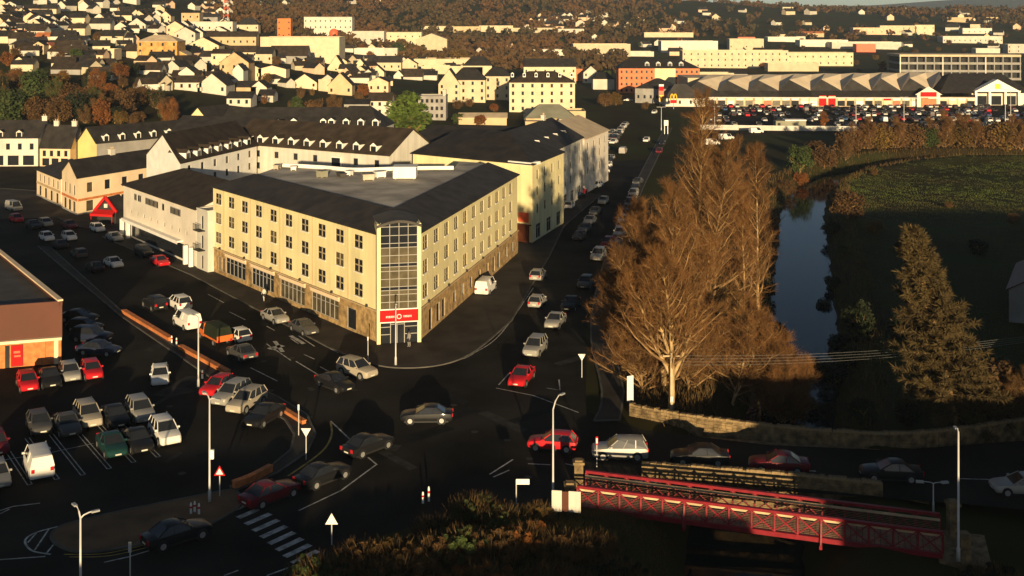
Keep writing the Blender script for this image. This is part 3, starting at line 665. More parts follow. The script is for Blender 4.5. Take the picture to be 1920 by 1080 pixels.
# red porch
t = thing('red_porch', 'red trimmed gabled porch with awning between the cream house and white office', 'porch', (-74.6, 205.5, .1), math.radians(-16))
f = MB(); f.box(-2.0, 2.0, .3, 4, 0, 2.3); f.add([(-2.0, .3, 2.3), (2.0, .3, 2.3), (0, .3, 4.5), (-2, 4, 2.3), (2, 4, 2.3), (0, 4, 4.5)], [(0, 1, 2), (5, 4, 3)]); link('wall', f.mesh('wall', ['dark_trim']), t)
f = MB(); f.bar((-2.4, -.05, 2.15), (0, -.05, 4.85), .3, .5); f.bar((2.4, -.05, 2.15), (0, -.05, 4.85), .3, .5); link('barge_board', f.mesh('barge_board', ['red_sign']), t); f = MB(); f.quad((-2.4, 0, 2.2), (0, 0, 4.8), (0, 4.2, 4.8), (-2.4, 4.2, 2.2)); f.quad((2.4, 0, 2.2), (0, 0, 4.8), (0, 4.2, 4.8), (2.4, 4.2, 2.2)); link('roof', f.mesh('roof', ['slate']), t)
f = MB(); f.quad((-2.2, .28, 2.5), (2.2, .28, 2.5), (2.4, -1.3, 1.9), (-2.4, -1.3, 1.9)); f.box(-2.4, 2.4, -1.32, -1.28, 1.5, 1.92); link('awning', f.mesh('awning', ['red_sign']), t)
f = MB(); f.box(-.3, .3, -.02, .28, 2.9, 3.6); link('emblem', f.mesh('emblem', ['letter_white']), t)
for x in (-2.2, 2.2):
    f = MB(); f.tube([(x, -1.2, 0), (x, -1.2, 1.9)], .06, 6); link('post', f.mesh('post', ['red_sign']), t)

building('apartment_wing', 'white apartment wing with cream gable end and small dormers behind the office', 'apartment block', [(-67.7, 207.5), (-57.9, 195.6), (-51, 223.7), (-62, 233)], 12.5, 4.3, 'y', 'white_trim', 'brown_slate', detail=0,
    wins=[(1, 6, [2, 5, 8, 10.4], 1.0, 1.3, 3)], dorm=(7, 1.5, 1.2, .05, 'white_trim', .1, 1))
building('apartment_wing', 'white rear courtyard apartments with long brown roof and white dormers behind the hotel', 'apartment block', [(-58, 229.6), (-22.7, 207.5), (-15.2, 219.5), (-50.5, 242)], 12.4, 4.2, 'x', 'white_render', 'brown_slate', detail=0,
    wins=[(0, 8, [2, 5, 7.6, 10], 1.1, 1.3, 3)], dorm=(9, 1.6, 1.2, .06, 'white_trim', .1))
f = MB(); f.box(-1.2, 1.2, -.25, .1, 3, 11.4); t = COL.objects['apartment_wing.001']
o = link('stair_window', f.mesh('stair_window', ['white_trim']), t, (-33.5 - t.location.x, 214.0 - t.location.y, 0), math.atan2(-17.5, 27.9))
for i in range(4):
    g = MB(); g.box(-1.05, 1.05, -.3, -.26, 3.1 + i * 2.05, 5.0 + i * 2.05); link('pane', g.mesh('pane', ['glass']), o)
R1 = building('street_block', 'tall cream block with broad dark hipped roof and red shop sign past the hotel', 'building', [(-18, 203.5), (3.4, 187.5), (9.5, 206), (-9, 226)], 13.2, 3.8, 'x', 'cream_render', 'slate', hip=(.2, .35), detail=1,
    wins=[(1, 4, [4.6, 7.6, 10.4], 1.0, 1.6, 3), (1, 3, [.4], 2.6, 2.4, 3.4, 'shop')])
f = MB(); f.box(-1.0, 1.0, -.2, 0, 3.4, 5.0); o = link('sign', f.mesh('sign', ['orange_sign']), R1, (2.0 - R1.location.x, 188.55 - R1.location.y, 0), math.atan2(-16, 21.4)); o['label'] = 'square orange red shop sign'
f = MB(); f.box(-1.5, 1.5, -.5, 0, .1, 2.9); f.box(-1.9, 1.9, -.9, 0, 2.9, 3.1); link('shop_entrance', f.mesh('shop_entrance', ['fascia']), R1, (1.7 - R1.location.x, 188.75 - R1.location.y, 0), math.atan2(-16, 21.4))
f = MB(); f.prism([(-2.4, -.3), (2.4, -.3), (2.4, 2.5), (-2.4, 2.5)], 13.0, 13.5); link('cornice', f.mesh('cornice', ['white_trim']), R1, (1.4 - R1.location.x, 189.1 - R1.location.y, 0), math.atan2(-16, 21.4))
R2 = building('terrace_block', 'white street terrace with dark roof, rooflights and red shopfront beyond the cream block', 'building', [(-8, 219.5), (6.2, 207), (15, 238), (2, 248)], 12.6, 3.6, 'y', 'white_render', 'slate', detail=0, chim=[.2],
    wins=[(1, 7, [4.4, 7.4, 10.0], 1.0, 1.6, 2.5), (1, 5, [.4], 3.0, 2.4, 3.4, 'shop')])
for i in range(4):
    f = MB(); f.box(-.5, .5, -.7, .7, 0, .16); o = link('rooflight', f.mesh('rooflight', ['white_trim']), R2, (4.6 - R2.location.x + i * 2.0, 214.5 - R2.location.y + i * 6.5, 14.1)); o.rotation_euler = (0, math.radians(28), 1.3)
f = MB(); f.box(-2.3, 2.3, -.25, 0, .1, 3.4); link('shopfront', f.mesh('shopfront', ['red_sign']), R2, (7.5 - R2.location.x, 211.2 - R2.location.y, 0), math.atan2(31, 8.8))
building('terrace_block', 'street building with pale tan sloping roof at the far end of the terrace', 'building', [(2, 252), (15.6, 241), (22.5, 262), (9, 272)], 11.8, 3.0, 'y', 'pale_render', 'tan_roof', wins=[(1, 4, [4, 7, 9.3], 1.0, 1.5, 3)])
building('long_roof_building', 'long low building under a dark roof with white gablets behind the courtyard apartments', 'building', [(-80, 306), (-48, 306), (-46, 322), (-78, 322)], 7.5, 4.6, 'x', 'white_render', 'slate', dorm=(4, 1.6, 1.2, .1, 'white_trim', .12), z=1)
building('long_roof_building', 'dark roofed house with white gabled bays behind the courtyard apartments', 'building', [(-50, 300), (-35, 298), (-33, 313), (-48, 315)], 8.0, 5.0, 'x', 'white_render', 'slate', hip=(.3, .3), dorm=(4, 1.7, 1.5, .05, 'white_trim', .1), z=1)
building('dark_roof_building', 'broad dark roofed warehouse between the green conifer and the street block', 'building', [(-26, 262), (6, 254), (10, 276), (-22, 284)], 8.6, 3.4, 'x', 'tan_render', 'slate', hip=(.15, .15))
building('dark_roof_building', 'wide slate roofed hall just behind the cream gable of the apartments', 'building', [(-88, 288), (-62, 282), (-60, 300), (-86, 306)], 8.2, 4.0, 'x', 'white_render', 'slate', wins=[(0, 7, [4.8], 1.1, 1.2, 3)])

# terraces at the far side of the road on the left
def chims(n): return [(i + .5) / n for i in range(n)]
building('terrace_row', 'white rendered terrace with small dormers at the edge of town below dark trees', 'terrace', [(-146, 287), (-121.9, 288), (-121.9, 299), (-146, 298)], 7.4, 3.9, 'x', 'white_render', 'slate', chim=[.3, .98], dorm=(4, 1.5, 1.3, .02, 'white_render', .2), detail=0, wins=[(0, 8, [4.3], 1.0, 1.6, 1.6), (0, 6, [.3], 2.8, 2.5, 2.4, 'dark')])
building('terrace_house', 'small peach terrace house with steep dark roof between white terrace and yellow gable', 'house', [(-121.4, 288), (-113.2, 287), (-113.2, 297), (-121.4, 298)], 4.9, 5.2, 'x', 'peach_render', 'slate', chim=[.3, .9], detail=0, wins=[(0, 4, [2.6], .9, 1.5, 1.2), (0, 3, [.2], 1.9, 1.9, 1.6, 'dark')])
building('terrace_row', 'grey stone terrace with yellow gable end and paired white dormers', 'terrace', [(-112.8, 291), (-106.4, 286.6), (-88, 309), (-94.5, 313.5)], 6.2, 3.7, 'y', 'yellow_render', 'slate', detail=0, dorm=(6, 1.5, 1.5, .02, 'white_trim', .1, 1), wins=[(1, 8, [1, 3.9], .9, 1.5, 2)])
f = MB(); o = COL.objects['terrace_row.001']; L = math.hypot(18.4, 22.4); f.box(.15, L - .1, -.03, .02, 0, 6.0); f2 = link('grey_front', f.mesh('grey_front', ['grey_render']), o, (-106.4 - o.location.x, 286.6 - o.location.y, 0), math.atan2(22.4, 18.4))
building('gable_house', 'cream gabled house tucked behind the yellow-gabled terrace', 'house', [(-92, 318), (-85.5, 315), (-80, 327), (-87, 330)], 6.5, 3.4, 'y', 'cream_render', 'slate', z=3)

# brick supermarket at the lower left
SQ = [(-80, 112.4), (-49, 122), (-76, 160), (-107, 150)]
SM = building('supermarket', 'flat-roofed brick supermarket with brown fascia beside the car park', 'shop', SQ, 6.2, 0, 'f', 'fascia', 'grey_roof', wall2='fascia', parapet=.45)
dx = Vector((31, 9.6)).normalized(); sa = math.atan2(dx.y, dx.x)
def on_front(x): return (-80 + dx.x * x - SM.location.x, 112.4 + dx.y * x - SM.location.y, 0)
f = MB(); f.box(0, 32.4, -.5, 0, 0, 2.55); f.box(0, 32.45, -.62, 0, 2.55, 2.85, 1); link('brick_front', f.mesh('brick_front', ['orange_brick', 'buff_render']), SM, on_front(0), sa)
for x in (11, 18.5, 25.2, 28.0):
    f = MB(); f.box(-.55, .55, -.545, -.5, .15, 2.35); f.box(-.6, .6, -.54, -.51, .1, 2.4, 1); o = link('poster', f.mesh('poster', ['red_sign', 'dark_trim']), SM, on_front(x), sa)
    g = MB(); g.box(-.35, .3, -.565, -.55, 1.5, 1.75); g.box(-.3, .35, -.565, -.55, 1.1, 1.3); link('print', g.mesh('print', ['orange_sign']), o)
for x in (23, 26.6, 30.6, 31.9):
    f = MB(); f.box(-.22, .22, -.6, -.48, 0, 2.54); link('pilaster', f.mesh('pilaster', ['buff_render' if x > 31 else 'orange_brick']), SM, on_front(x), sa)
f = MB(); f.box(-.35, .35, -.53, -.49, 0, 2.4); link('door', f.mesh('door', ['dark_trim']), SM, on_front(26.9), sa)
d2 = Vector((-27, 38)).normalized(); f = MB(); f.box(0, 46.5, -.1, .45, 6.6, 6.78); link('coping', f.mesh('coping', ['buff_render']), SM, (-49 - SM.location.x, 122 - SM.location.y, 0.06), math.atan2(d2.y, d2.x))

# low brick walls beside the car park
def low_wall(label, px, h, m='orange_brick', w=.35, name='brick_wall', cap='buff_render', curve=False):
    pts = [G(*p) for p in px]; pts = smooth_pts(pts, 5) if curve else pts
    c = pts[len(pts) // 2]; t = thing(name, label, 'wall', (c[0], c[1], 0)); lp = [(x - c[0], y - c[1]) for x, y in pts]
    link('wall', strip(lp, w, 0, h).mesh('wall', [m]), t); link('coping', strip(lp, w + .12, h, .09).mesh('coping', [cap]), t); return t
low_wall('straight orange brick wall between the car park and the queue of cars', [(232, 588), (320, 641)], .45, w=.5, cap='orange_brick')
low_wall('orange brick planter wall under the lamp post at the car park corner', [(338, 655), (428, 704)], .45, w=.5, cap='orange_brick')
low_wall('curved orange brick wall at the corner of the car park', [(438, 918), (472, 905), (508, 886)], .6, w=.4, cap='orange_brick', curve=True)
low_wall('short brick wall by the parked black car at the corner', [(530, 772), (570, 797)], .35, w=.4, cap='orange_brick')
low_wall('long cream wall along the far riverside street', [(1312, 243), (1460, 245), (1606, 246)], 1.6, 'white_render', .5, 'long_wall', 'white_trim')

# rubble stone walls of the road bridge
def stone_wall(label, pts, h, seed, w=.55, z=0.0):
    rr = random.Random(seed); c = pts[len(pts) // 2]; t = thing('stone_wall', label, 'wall', (c[0], c[1], z)); mb = MB(); cp = MB(); acc = 0
    link('core', strip([(x - c[0], y - c[1]) for x, y in pts], w * .8, -2.0, h + 1.95).mesh('core', ['rubble']), t)
    for (x0, y0), (x1, y1) in zip(pts[:-1], pts[1:]):
        L = math.hypot(x1 - x0, y1 - y0); d = Vector(((x1 - x0) / L, (y1 - y0) / L, 0)); n = Vector((-d.y, d.x, 0)); o = Vector((x0 - c[0], y0 - c[1], 0))
        z_ = -1.2
        while z_ < h - .15:
            hh = rr.uniform(.2, .34); x = 0
            while x < L:
                ww = rr.uniform(.3, .75); e = min(L, x + ww - .03)
                if e - x > .1:
                    for s in (-1, 1):
                        q = rr.uniform(.0, .07); p = [o + d * x + n * s * (w * .5 + q) + Vector((0, 0, z_)), o + d * e + n * s * (w * .5 + q * .6) + Vector((0, 0, z_ + rr.uniform(-.03, .03)))]
                        a, b_ = p; top = Vector((0, 0, hh - .035)); bk = n * -s * .2
                        mb.add([a, b_, b_ + top, a + top, a + bk, b_ + bk, b_ + top + bk, a + top + bk], [(0, 1, 2, 3), (1, 5, 6, 2), (4, 0, 3, 7), (3, 2, 6, 7)])
                x += ww
            z_ += hh
        x = 0
        while x < L - .2:                                    # rough cope stones on edge, each its own piece
            ww = rr.uniform(.25, .7); e = min(L, x + ww); k = MB(); hh = rr.uniform(.10, .24); lx = e - x
            k.add([(0, -w * .6, 0), (lx, -w * .58, 0), (lx, w * .6, 0), (0, w * .58, 0), (.01, -w * .45, hh), (lx - .01, -w * .4, hh * .8), (lx - .01, w * .42, hh), (.01, w * .4, hh * .85)], [(4, 5, 6, 7), (0, 1, 5, 4), (1, 2, 6, 5), (2, 3, 7, 6), (3, 0, 4, 7)])
            p = o + d * x; link('cope_stone', k.mesh('cope_stone', ['rubble']), t, (p.x, p.y, h), math.atan2(d.y, d.x)); x += ww
    so = link('stones', mb.mesh('stones', ['rubble']), t); so['kind'] = 'stuff'
    return t
stone_wall('long rubble stone wall on the far side of the bridge road under the bare trees', smooth_pts([(11.2, 105.6), (15.5, 103), (20, 101.2), (26, 99.3), (33, 98.2), (39, 99.2), (46, 101.5), (54, 104)], 3), .95, 1)
stone_wall('stone bridge parapet between the road and the red footbridge', [(10.6, 91.5), (16, 90.6), (22.5, 89.3), (29, 87.6)], .95, 2)

# ---------------------------------------------------------------- red lattice footbridge
BN0, BN1, BF0, BF1 = Vector((5.0, 85.8, 0)), Vector((30.0, 78.0, 0)), Vector((5.85, 88.7, 0)), Vector((30.9, 80.9, 0))
br = thing('footbridge', 'red steel lattice footbridge with timber deck beside the road bridge', 'bridge', (17.9, 83.4, 0))
o0 = Vector((17.9, 83.4, 0)); NP = 16; TH_ = 1.45
for side, (a, b_) in enumerate(((BN0, BN1), (BF0, BF1))):
    a, b_ = a - o0, b_ - o0; Zv = Vector((0, 0, 1)); n = Vector((-(b_ - a).y, (b_ - a).x, 0)).normalized()
    tr = link('truss', None, br)
    f = MB(); f.bar(a + Zv * TH_, b_ + Zv * TH_, .26, .2); link('top_chord', f.mesh('top_chord', ['bridge_red']), tr)
    f = MB(); f.bar(a - Zv * .15, b_ - Zv * .15, .24, .34); link('bottom_chord', f.mesh('bottom_chord', ['bridge_red']), tr)
    hr = (n if side == 0 else -n) * .22
    f = MB(); f.bar(a + hr + Zv * (TH_ - .3), b_ + hr + Zv * (TH_ - .3), .09, .16); link('handrail', f.mesh('handrail', ['timber_pole']), tr)
    for i in range(NP + 1):
        p = a + (b_ - a) * i / NP; f = MB(); f.bar(p + Zv * .02, p + Zv * (TH_ - .1), .13, .13); link('upright', f.mesh('upright', ['bridge_red']), tr)
        if i < NP:
            q = a + (b_ - a) * (i + 1) / NP
            for j, (u, v) in enumerate(((p + Zv * (TH_ - .12), q + Zv * .04), (p + Zv * .04, q + Zv * (TH_ - .12)))):
                f = MB(); f.bar(u + n * (.03 if j else -.03), v + n * (.03 if j else -.03), .05, .10 if j == 0 else .07); link('diagonal', f.mesh('diagonal', ['bridge_red']), tr)
    f = MB(); 
    for i in range(1, 9): p = a + hr * .4 + Zv * (.12 * i); q = b_ + hr * .4 + Zv * (.12 * i); f.bar(p, q, .02, .02)
    mo = link('rail_wires', f.mesh('rail_wires', ['bridge_timber']), tr); mo['kind'] = 'stuff'
for i in range(64):
    t0 = (i + .5) / 64; p = BN0 + (BN1 - BN0) * t0 - o0; q = BF0 + (BF1 - BF0) * t0 - o0; f = MB(); f.bar(p + (q - p) * .05 - Vector((0, 0, .02)), q + (p - q) * .05 - Vector((0, 0, .02)), .36, .06)
    link('deck_plank', f.mesh('deck_plank', ['bridge_timber']), br)
for i in (5, 11):
    p = BN0 + (BN1 - BN0) * i / NP - o0; q = BF0 + (BF1 - BF0) * i / NP - o0; f = MB(); f.bar(p + (p - q) * .18 - Vector((0, 0, .5)), q + (q - p) * .18 - Vector((0, 0, .5)), .2, .3); link('cross_beam', f.mesh('cross_beam', ['bridge_red']), br)
    f = MB(); e = p + (p - q) * .16; f.bar(e - Vector((0, 0, .4)), p + Vector((0, 0, 1.1)), .08, .08); link('outrigger', f.mesh('outrigger', ['bridge_red']), br)
for nm, P, h in (('bridge_pier', (4.4, 85.3), 1.7), ('bridge_pier', (5.3, 89.2), 1.9), ('bridge_pier', (31.2, 77.3), 1.5), ('bridge_pier', (32.0, 81.3), 2.0)):
    f = MB(); f.prism([(-.35, -.35), (.35, -.35), (.35, .35), (-.35, .35)], -2.5, h); f.prism([(-.45, -.45), (.45, -.45), (.45, .45), (-.45, .45)], h, h + .18); f.prism([(-.3, -.3), (.3, -.3), (.3, .3), (-.3, .3)], h + .18, h + .32)
    link('pier', f.mesh('pier', ['rubble']), br, (P[0] - o0.x, P[1] - o0.y, 0))
for x, y, w in ((3.6, 83.5, 4.5), (32.5, 77.5, 5)):
    f = MB(); f.box(-2.2, 1.2, -w / 2, w / 2, -5, -.33); link('abutment', f.mesh('abutment', ['rubble']), br, (x - o0.x, y - o0.y + 2, 0), -.3)
# road bridge body under the road
t = thing('road_bridge', 'stone road bridge carrying the road over the river', 'bridge', (21, 93.2, 0)); f = MB()
f.prism([(-11.5, 8.4), (-11, -2.0), (11.5, -5.9), (13, 3.6)], -.9, -.06); link('deck', f.mesh('deck', ['rubble']), t)
for x in (-9.5, 10.5):
    f = MB(); f.prism([(x - 1.5, -4 if x > 0 else -2), (x + 1.5, -4 if x > 0 else -2), (x + 1.5, 4), (x - 1.5, 4)], -6, -.9); link('abutment', f.mesh('abutment', ['rubble']), t)
# white notice panels at the near end of the footbridge
t = thing('notice_panel', 'pair of white panels with a dark gap at the end of the red footbridge', 'panel', (*G(1062, 972), 0), math.radians(-8)); 
for x, w in ((-.72, .75), (.62, .9)):
    f = MB(); f.box(x - w / 2, x + w / 2, -.04, .04, .5, 2.05); link('panel', f.mesh('panel', ['white_render']), t)
f = MB(); f.box(-.34, .16, -.03, .03, .5, 2.0); link('panel', f.mesh('panel', ['maroon_panel' if 'maroon_panel' in M else 'fascia']), t)
for x in (-.6, .5):
    f = MB(); f.box(x - .04, x + .04, .04, .1, 0, 1.7); link('post', f.mesh('post', ['dark_trim']), t)
# ---------------------------------------------------------------- vehicles
CAR = dict(
    hatchback=dict(L=4.05, W=1.74, H=1.47, belt=.93, base=(-.47, .22), roof=(-.37, .02), nose=.72, wb=(-.31, .32)),
    saloon=dict(L=4.6, W=1.80, H=1.44, belt=.92, base=(-.36, .22), roof=(-.20, .02), nose=.70, wb=(-.29, .31)),
    suv=dict(L=4.5, W=1.86, H=1.68, belt=1.05, base=(-.485, .22), roof=(-.41, .04), nose=.86, wb=(-.30, .31)),
    van=dict(L=4.7, W=1.90, H=1.95, belt=1.1, base=(-.49, .33), roof=(-.475, .2), nose=.95, wb=(-.30, .32)))
CM = {}
def car_meshes(kind):
    if kind in CM: return CM[kind]
    c = CAR[kind]; L, W_, Hh, be = c['L'], c['W'] / 2, c['H'], c['belt']; b0, b1 = c['base'][0] * L, c['base'][1] * L; r0, r1 = c['roof'][0] * L, c['roof'][1] * L
    sal = kind == 'saloon'
    st = [(-.5, .42, be * .80, .80), (-.488, .28, be * .93, .93), (-.44, .24, be * (.99 if not sal else .97), .985), (-.25, .22, be, 1), (.0, .22, be * .99, 1), (.2, .22, be * .98, 1), (.3, .22, be * .94, .99), (.42, .24, (be + c['nose']) / 2 * .97, .95), (.478, .28, c['nose'], .87), (.5, .4, c['nose'] * .84, .76)]
    mb = MB(); ring = []
    for x, zb, zt, w in st:
        hw = W_ * w; zm = zb + (zt - zb) * .55
        ring.append([(x * L, -hw * .9, zb), (x * L, -hw, zb + .12), (x * L, -hw, zm), (x * L, -hw * .93, zt - .03), (x * L, -hw * .80, zt + .015), (x * L, hw * .80, zt + .015), (x * L, hw * .93, zt - .03), (x * L, hw, zm), (x * L, hw, zb + .12), (x * L, hw * .9, zb)])
    vs = [p for r_ in ring for p in r_]; n = 10; fs = []
    for i in range(len(ring) - 1):
        for j in range(n): fs.append((i * n + j, i * n + (j + 1) % n, (i + 1) * n + (j + 1) % n, (i + 1) * n + j))
    fs += [tuple(range(n)), tuple(range((len(ring) - 1) * n, len(ring) * n))[::-1]]
    mb.add(vs, fs)
    # roof panel and pillars in body colour
    hb, hr = W_ * .90, W_ * .70; zr = Hh
    cabb = [(b0, -hb, be - .02), (b1, -hb, be - .05), (b1, hb, be - .05), (b0, hb, be - .02)]; cabt = [(r0, -hr, zr - .05), (r1, -hr, zr - .04), (r1, hr, zr - .04), (r0, hr, zr - .05)]
    rx = [r0 - .06, r0 + .25, (r0 + r1) / 2, r1 - .2, r1 + .07]; rz = [zr - .07, zr - .01, zr + .01, zr - .005, zr - .06]
    for i in range(4):
        mb.add([(rx[i], -hr - .03, rz[i] - .045), (rx[i], -hr * .8, rz[i]), (rx[i], hr * .8, rz[i]), (rx[i], hr + .03, rz[i] - .045), (rx[i + 1], -hr - .03, rz[i + 1] - .045), (rx[i + 1], -hr * .8, rz[i + 1]), (rx[i + 1], hr * .8, rz[i + 1]), (rx[i + 1], hr + .03, rz[i + 1] - .045)],
               [(0, 1, 5, 4), (1, 2, 6, 5), (2, 3, 7, 6)])
    for p, q in zip(cabb, cabt): mb.bar(p, q, .06, .07)
    for s in (-1, 1): 
        for fx in ((.42,) if kind != 'suv' else (.3, .62)):
            xb = b0 + (b1 - b0) * fx; xt = r0 + (r1 - r0) * fx; mb.bar((xb, s * hb, be), (xt, s * hr, zr - .05), .04, .07)
    g = MB(); k = 1.0
    sc = lambda p: (p[0], p[1] * k, p[2])
    A, B, C, D = map(sc, cabb); E, Fq, Gq, Hq = map(sc, cabt)
    g.quad(B, C, Gq, Fq); g.quad(A, D, Hq, E)
    if kind == 'van':
        xs_, xt_ = b0 + (b1 - b0) * .62, r0 + (r1 - r0) * .62
        for s in (-1, 1):
            P1, P2, T2, T1 = (xs_, s * hb * k, be), (b1, s * hb * k, be), (r1, s * hr * k, zr - .05), (xt_, s * hr * k, zr - .05)
            g.quad(P1, P2, T2, T1); mb.quad((b0, s * hb, be), (xs_, s * hb, be), (xt_, s * hr, zr - .05), (r0, s * hr, zr - .05))
        mb.quad((b0 - .02, -hb, be * .9), (b0 - .02, hb, be * .9), (r0 - .02, hr, zr - .05), (r0 - .02, -hr, zr - .05))
    else:
        g.quad(A, B, Fq, E); g.quad(D, C, Gq, Hq)
    glass = g.mesh('window_glass', ['glass'])
    for s in (-1, 1): mb.box(b1 - .35, b1 - .18, s * (hb + .1) - .1, s * (hb + .1) + .1, be + .02, be + .15)
    wr = .32 if kind != 'suv' else .36
    ty = MB(); ty.disc((0, 0, 0), wr, 'y', .2, 16); tyre = ty.mesh('tyre', ['rubber'])
    rm = MB(); rm.disc((0, 0, 0), wr * .66, 'y', .215, 12); rim = rm.mesh('rim', ['rim'])
    hl = MB(); hl.add([(0, -.17, -.08), (0, .17, -.08), (-.12, .17, .09), (-.12, -.17, .09), (-.2, -.17, -.08), (-.2, .17, -.08)], [(0, 1, 2, 3), (1, 5, 2), (4, 0, 3)])
    tl = MB(); tl.box(0, .06, -.12, .12, -.14, .14); pl = MB(); pl.box(-.01, .01, -.24, .24, -.055, .055)
    sill = MB()
    for s in (-1, 1): sill.box(-L * .42, L * .42, s * W_ * .93 - .04, s * W_ * .93 + .04, .17, .3)
    for sx in c['wb']:
        for s in (-1, 1): sill.disc((sx * L, s * (W_ - .05), wr), wr + .07, 'y', .115, 14)
    # one-mesh version for the distance
    far = MB(); far.v = list(mb.v); far.f = list(mb.f); far.m = [0] * len(mb.f); far.add(g.v, g.f, 1)
    for sx in c['wb']:
        for s in (-1, 1): far.disc((sx * L, s * (W_ - .09), wr), wr, 'y', .22, 8, 2)
    for s in (-1, 1): far.box(L * .47, L * .485, s * W_ * .62 - .16, s * W_ * .62 + .16, c['nose'] * .8, c['nose'] * .98, 3); far.box(-L * .497, -L * .48, s * W_ * .72 - .1, s * W_ * .72 + .1, be * .72, be * .96, 4)
    bm_ = mb.mesh('body', ['plastic'], True); bm_.set_sharp_from_angle(angle=math.radians(38))
    CM[kind] = dict(body=bm_, glass=glass, tyre=tyre, rim=rim, hl=hl.mesh('headlight', ['headlight']), tl=tl.mesh('tail_light', ['tail_lens']), pl=pl.mesh('number_plate', ['plate']), sill=sill.mesh('lower_trim', ['plastic']),
                    far=far.mesh('car', ['plastic', 'glass', 'rubber', 'headlight', 'tail_lens']), wr=wr, c=c)
    return CM[kind]
def paint(o, col):
    o.material_slots[0].link = 'OBJECT'; o.material_slots[0].material = PAINT[col]
NAMES = dict(hatchback='hatchback_car', saloon='saloon_car', suv='suv_car', van='van')
def car(x, y, head, kind, col, label, group=None, z=.022):
    k = car_meshes(kind); c = k['c']; L, W_ = c['L'], c['W'] / 2
    t = thing(NAMES[kind], label, 'van' if kind == 'van' else 'car', (x, y, z), math.radians(head), group)
    b = link('body', k['body'], t); paint(b, col); link('window_glass', k['glass'], t); link('lower_trim', k['sill'], t)
    for sx in c['wb']:
        for s in (-1, 1):
            w = link('wheel', k['tyre'], t, (sx * L, s * (W_ - .08), k['wr'])); link('rim', k['rim'], w)
    for s in (-1, 1):
        link('headlight', k['hl'], t, (L * .49, s * W_ * .62, c['nose'] * .88), s * .25); link('tail_light', k['tl'], t, (-L * .507, s * W_ * .72, c['belt'] * .82))
    link('number_plate', k['pl'], t, (L * .503, 0, .45)); link('number_plate', k['pl'], t, (-L * .503, 0, .55))
    t.scale = (1.05,) * 3; return t
def far_car(x, y, head, kind, col, label, group, z=.03):
    o = link(NAMES[kind], car_meshes(kind)['far'], None, (x, y, z), math.radians(head)); paint(o, col); tag(o, label, 'van' if kind == 'van' else 'car', group); return o
def pcar(px, py, *a, **k): X, Y = G(px, py); return car(X, Y, *a, **k)
CP = 'cars parked in the supermarket car park'; QB = 'cars on the road beside the hotel front'; QA = 'cars on the street beside the bare trees'; JN = 'cars crossing the junction'; BR = 'cars on the bridge road'
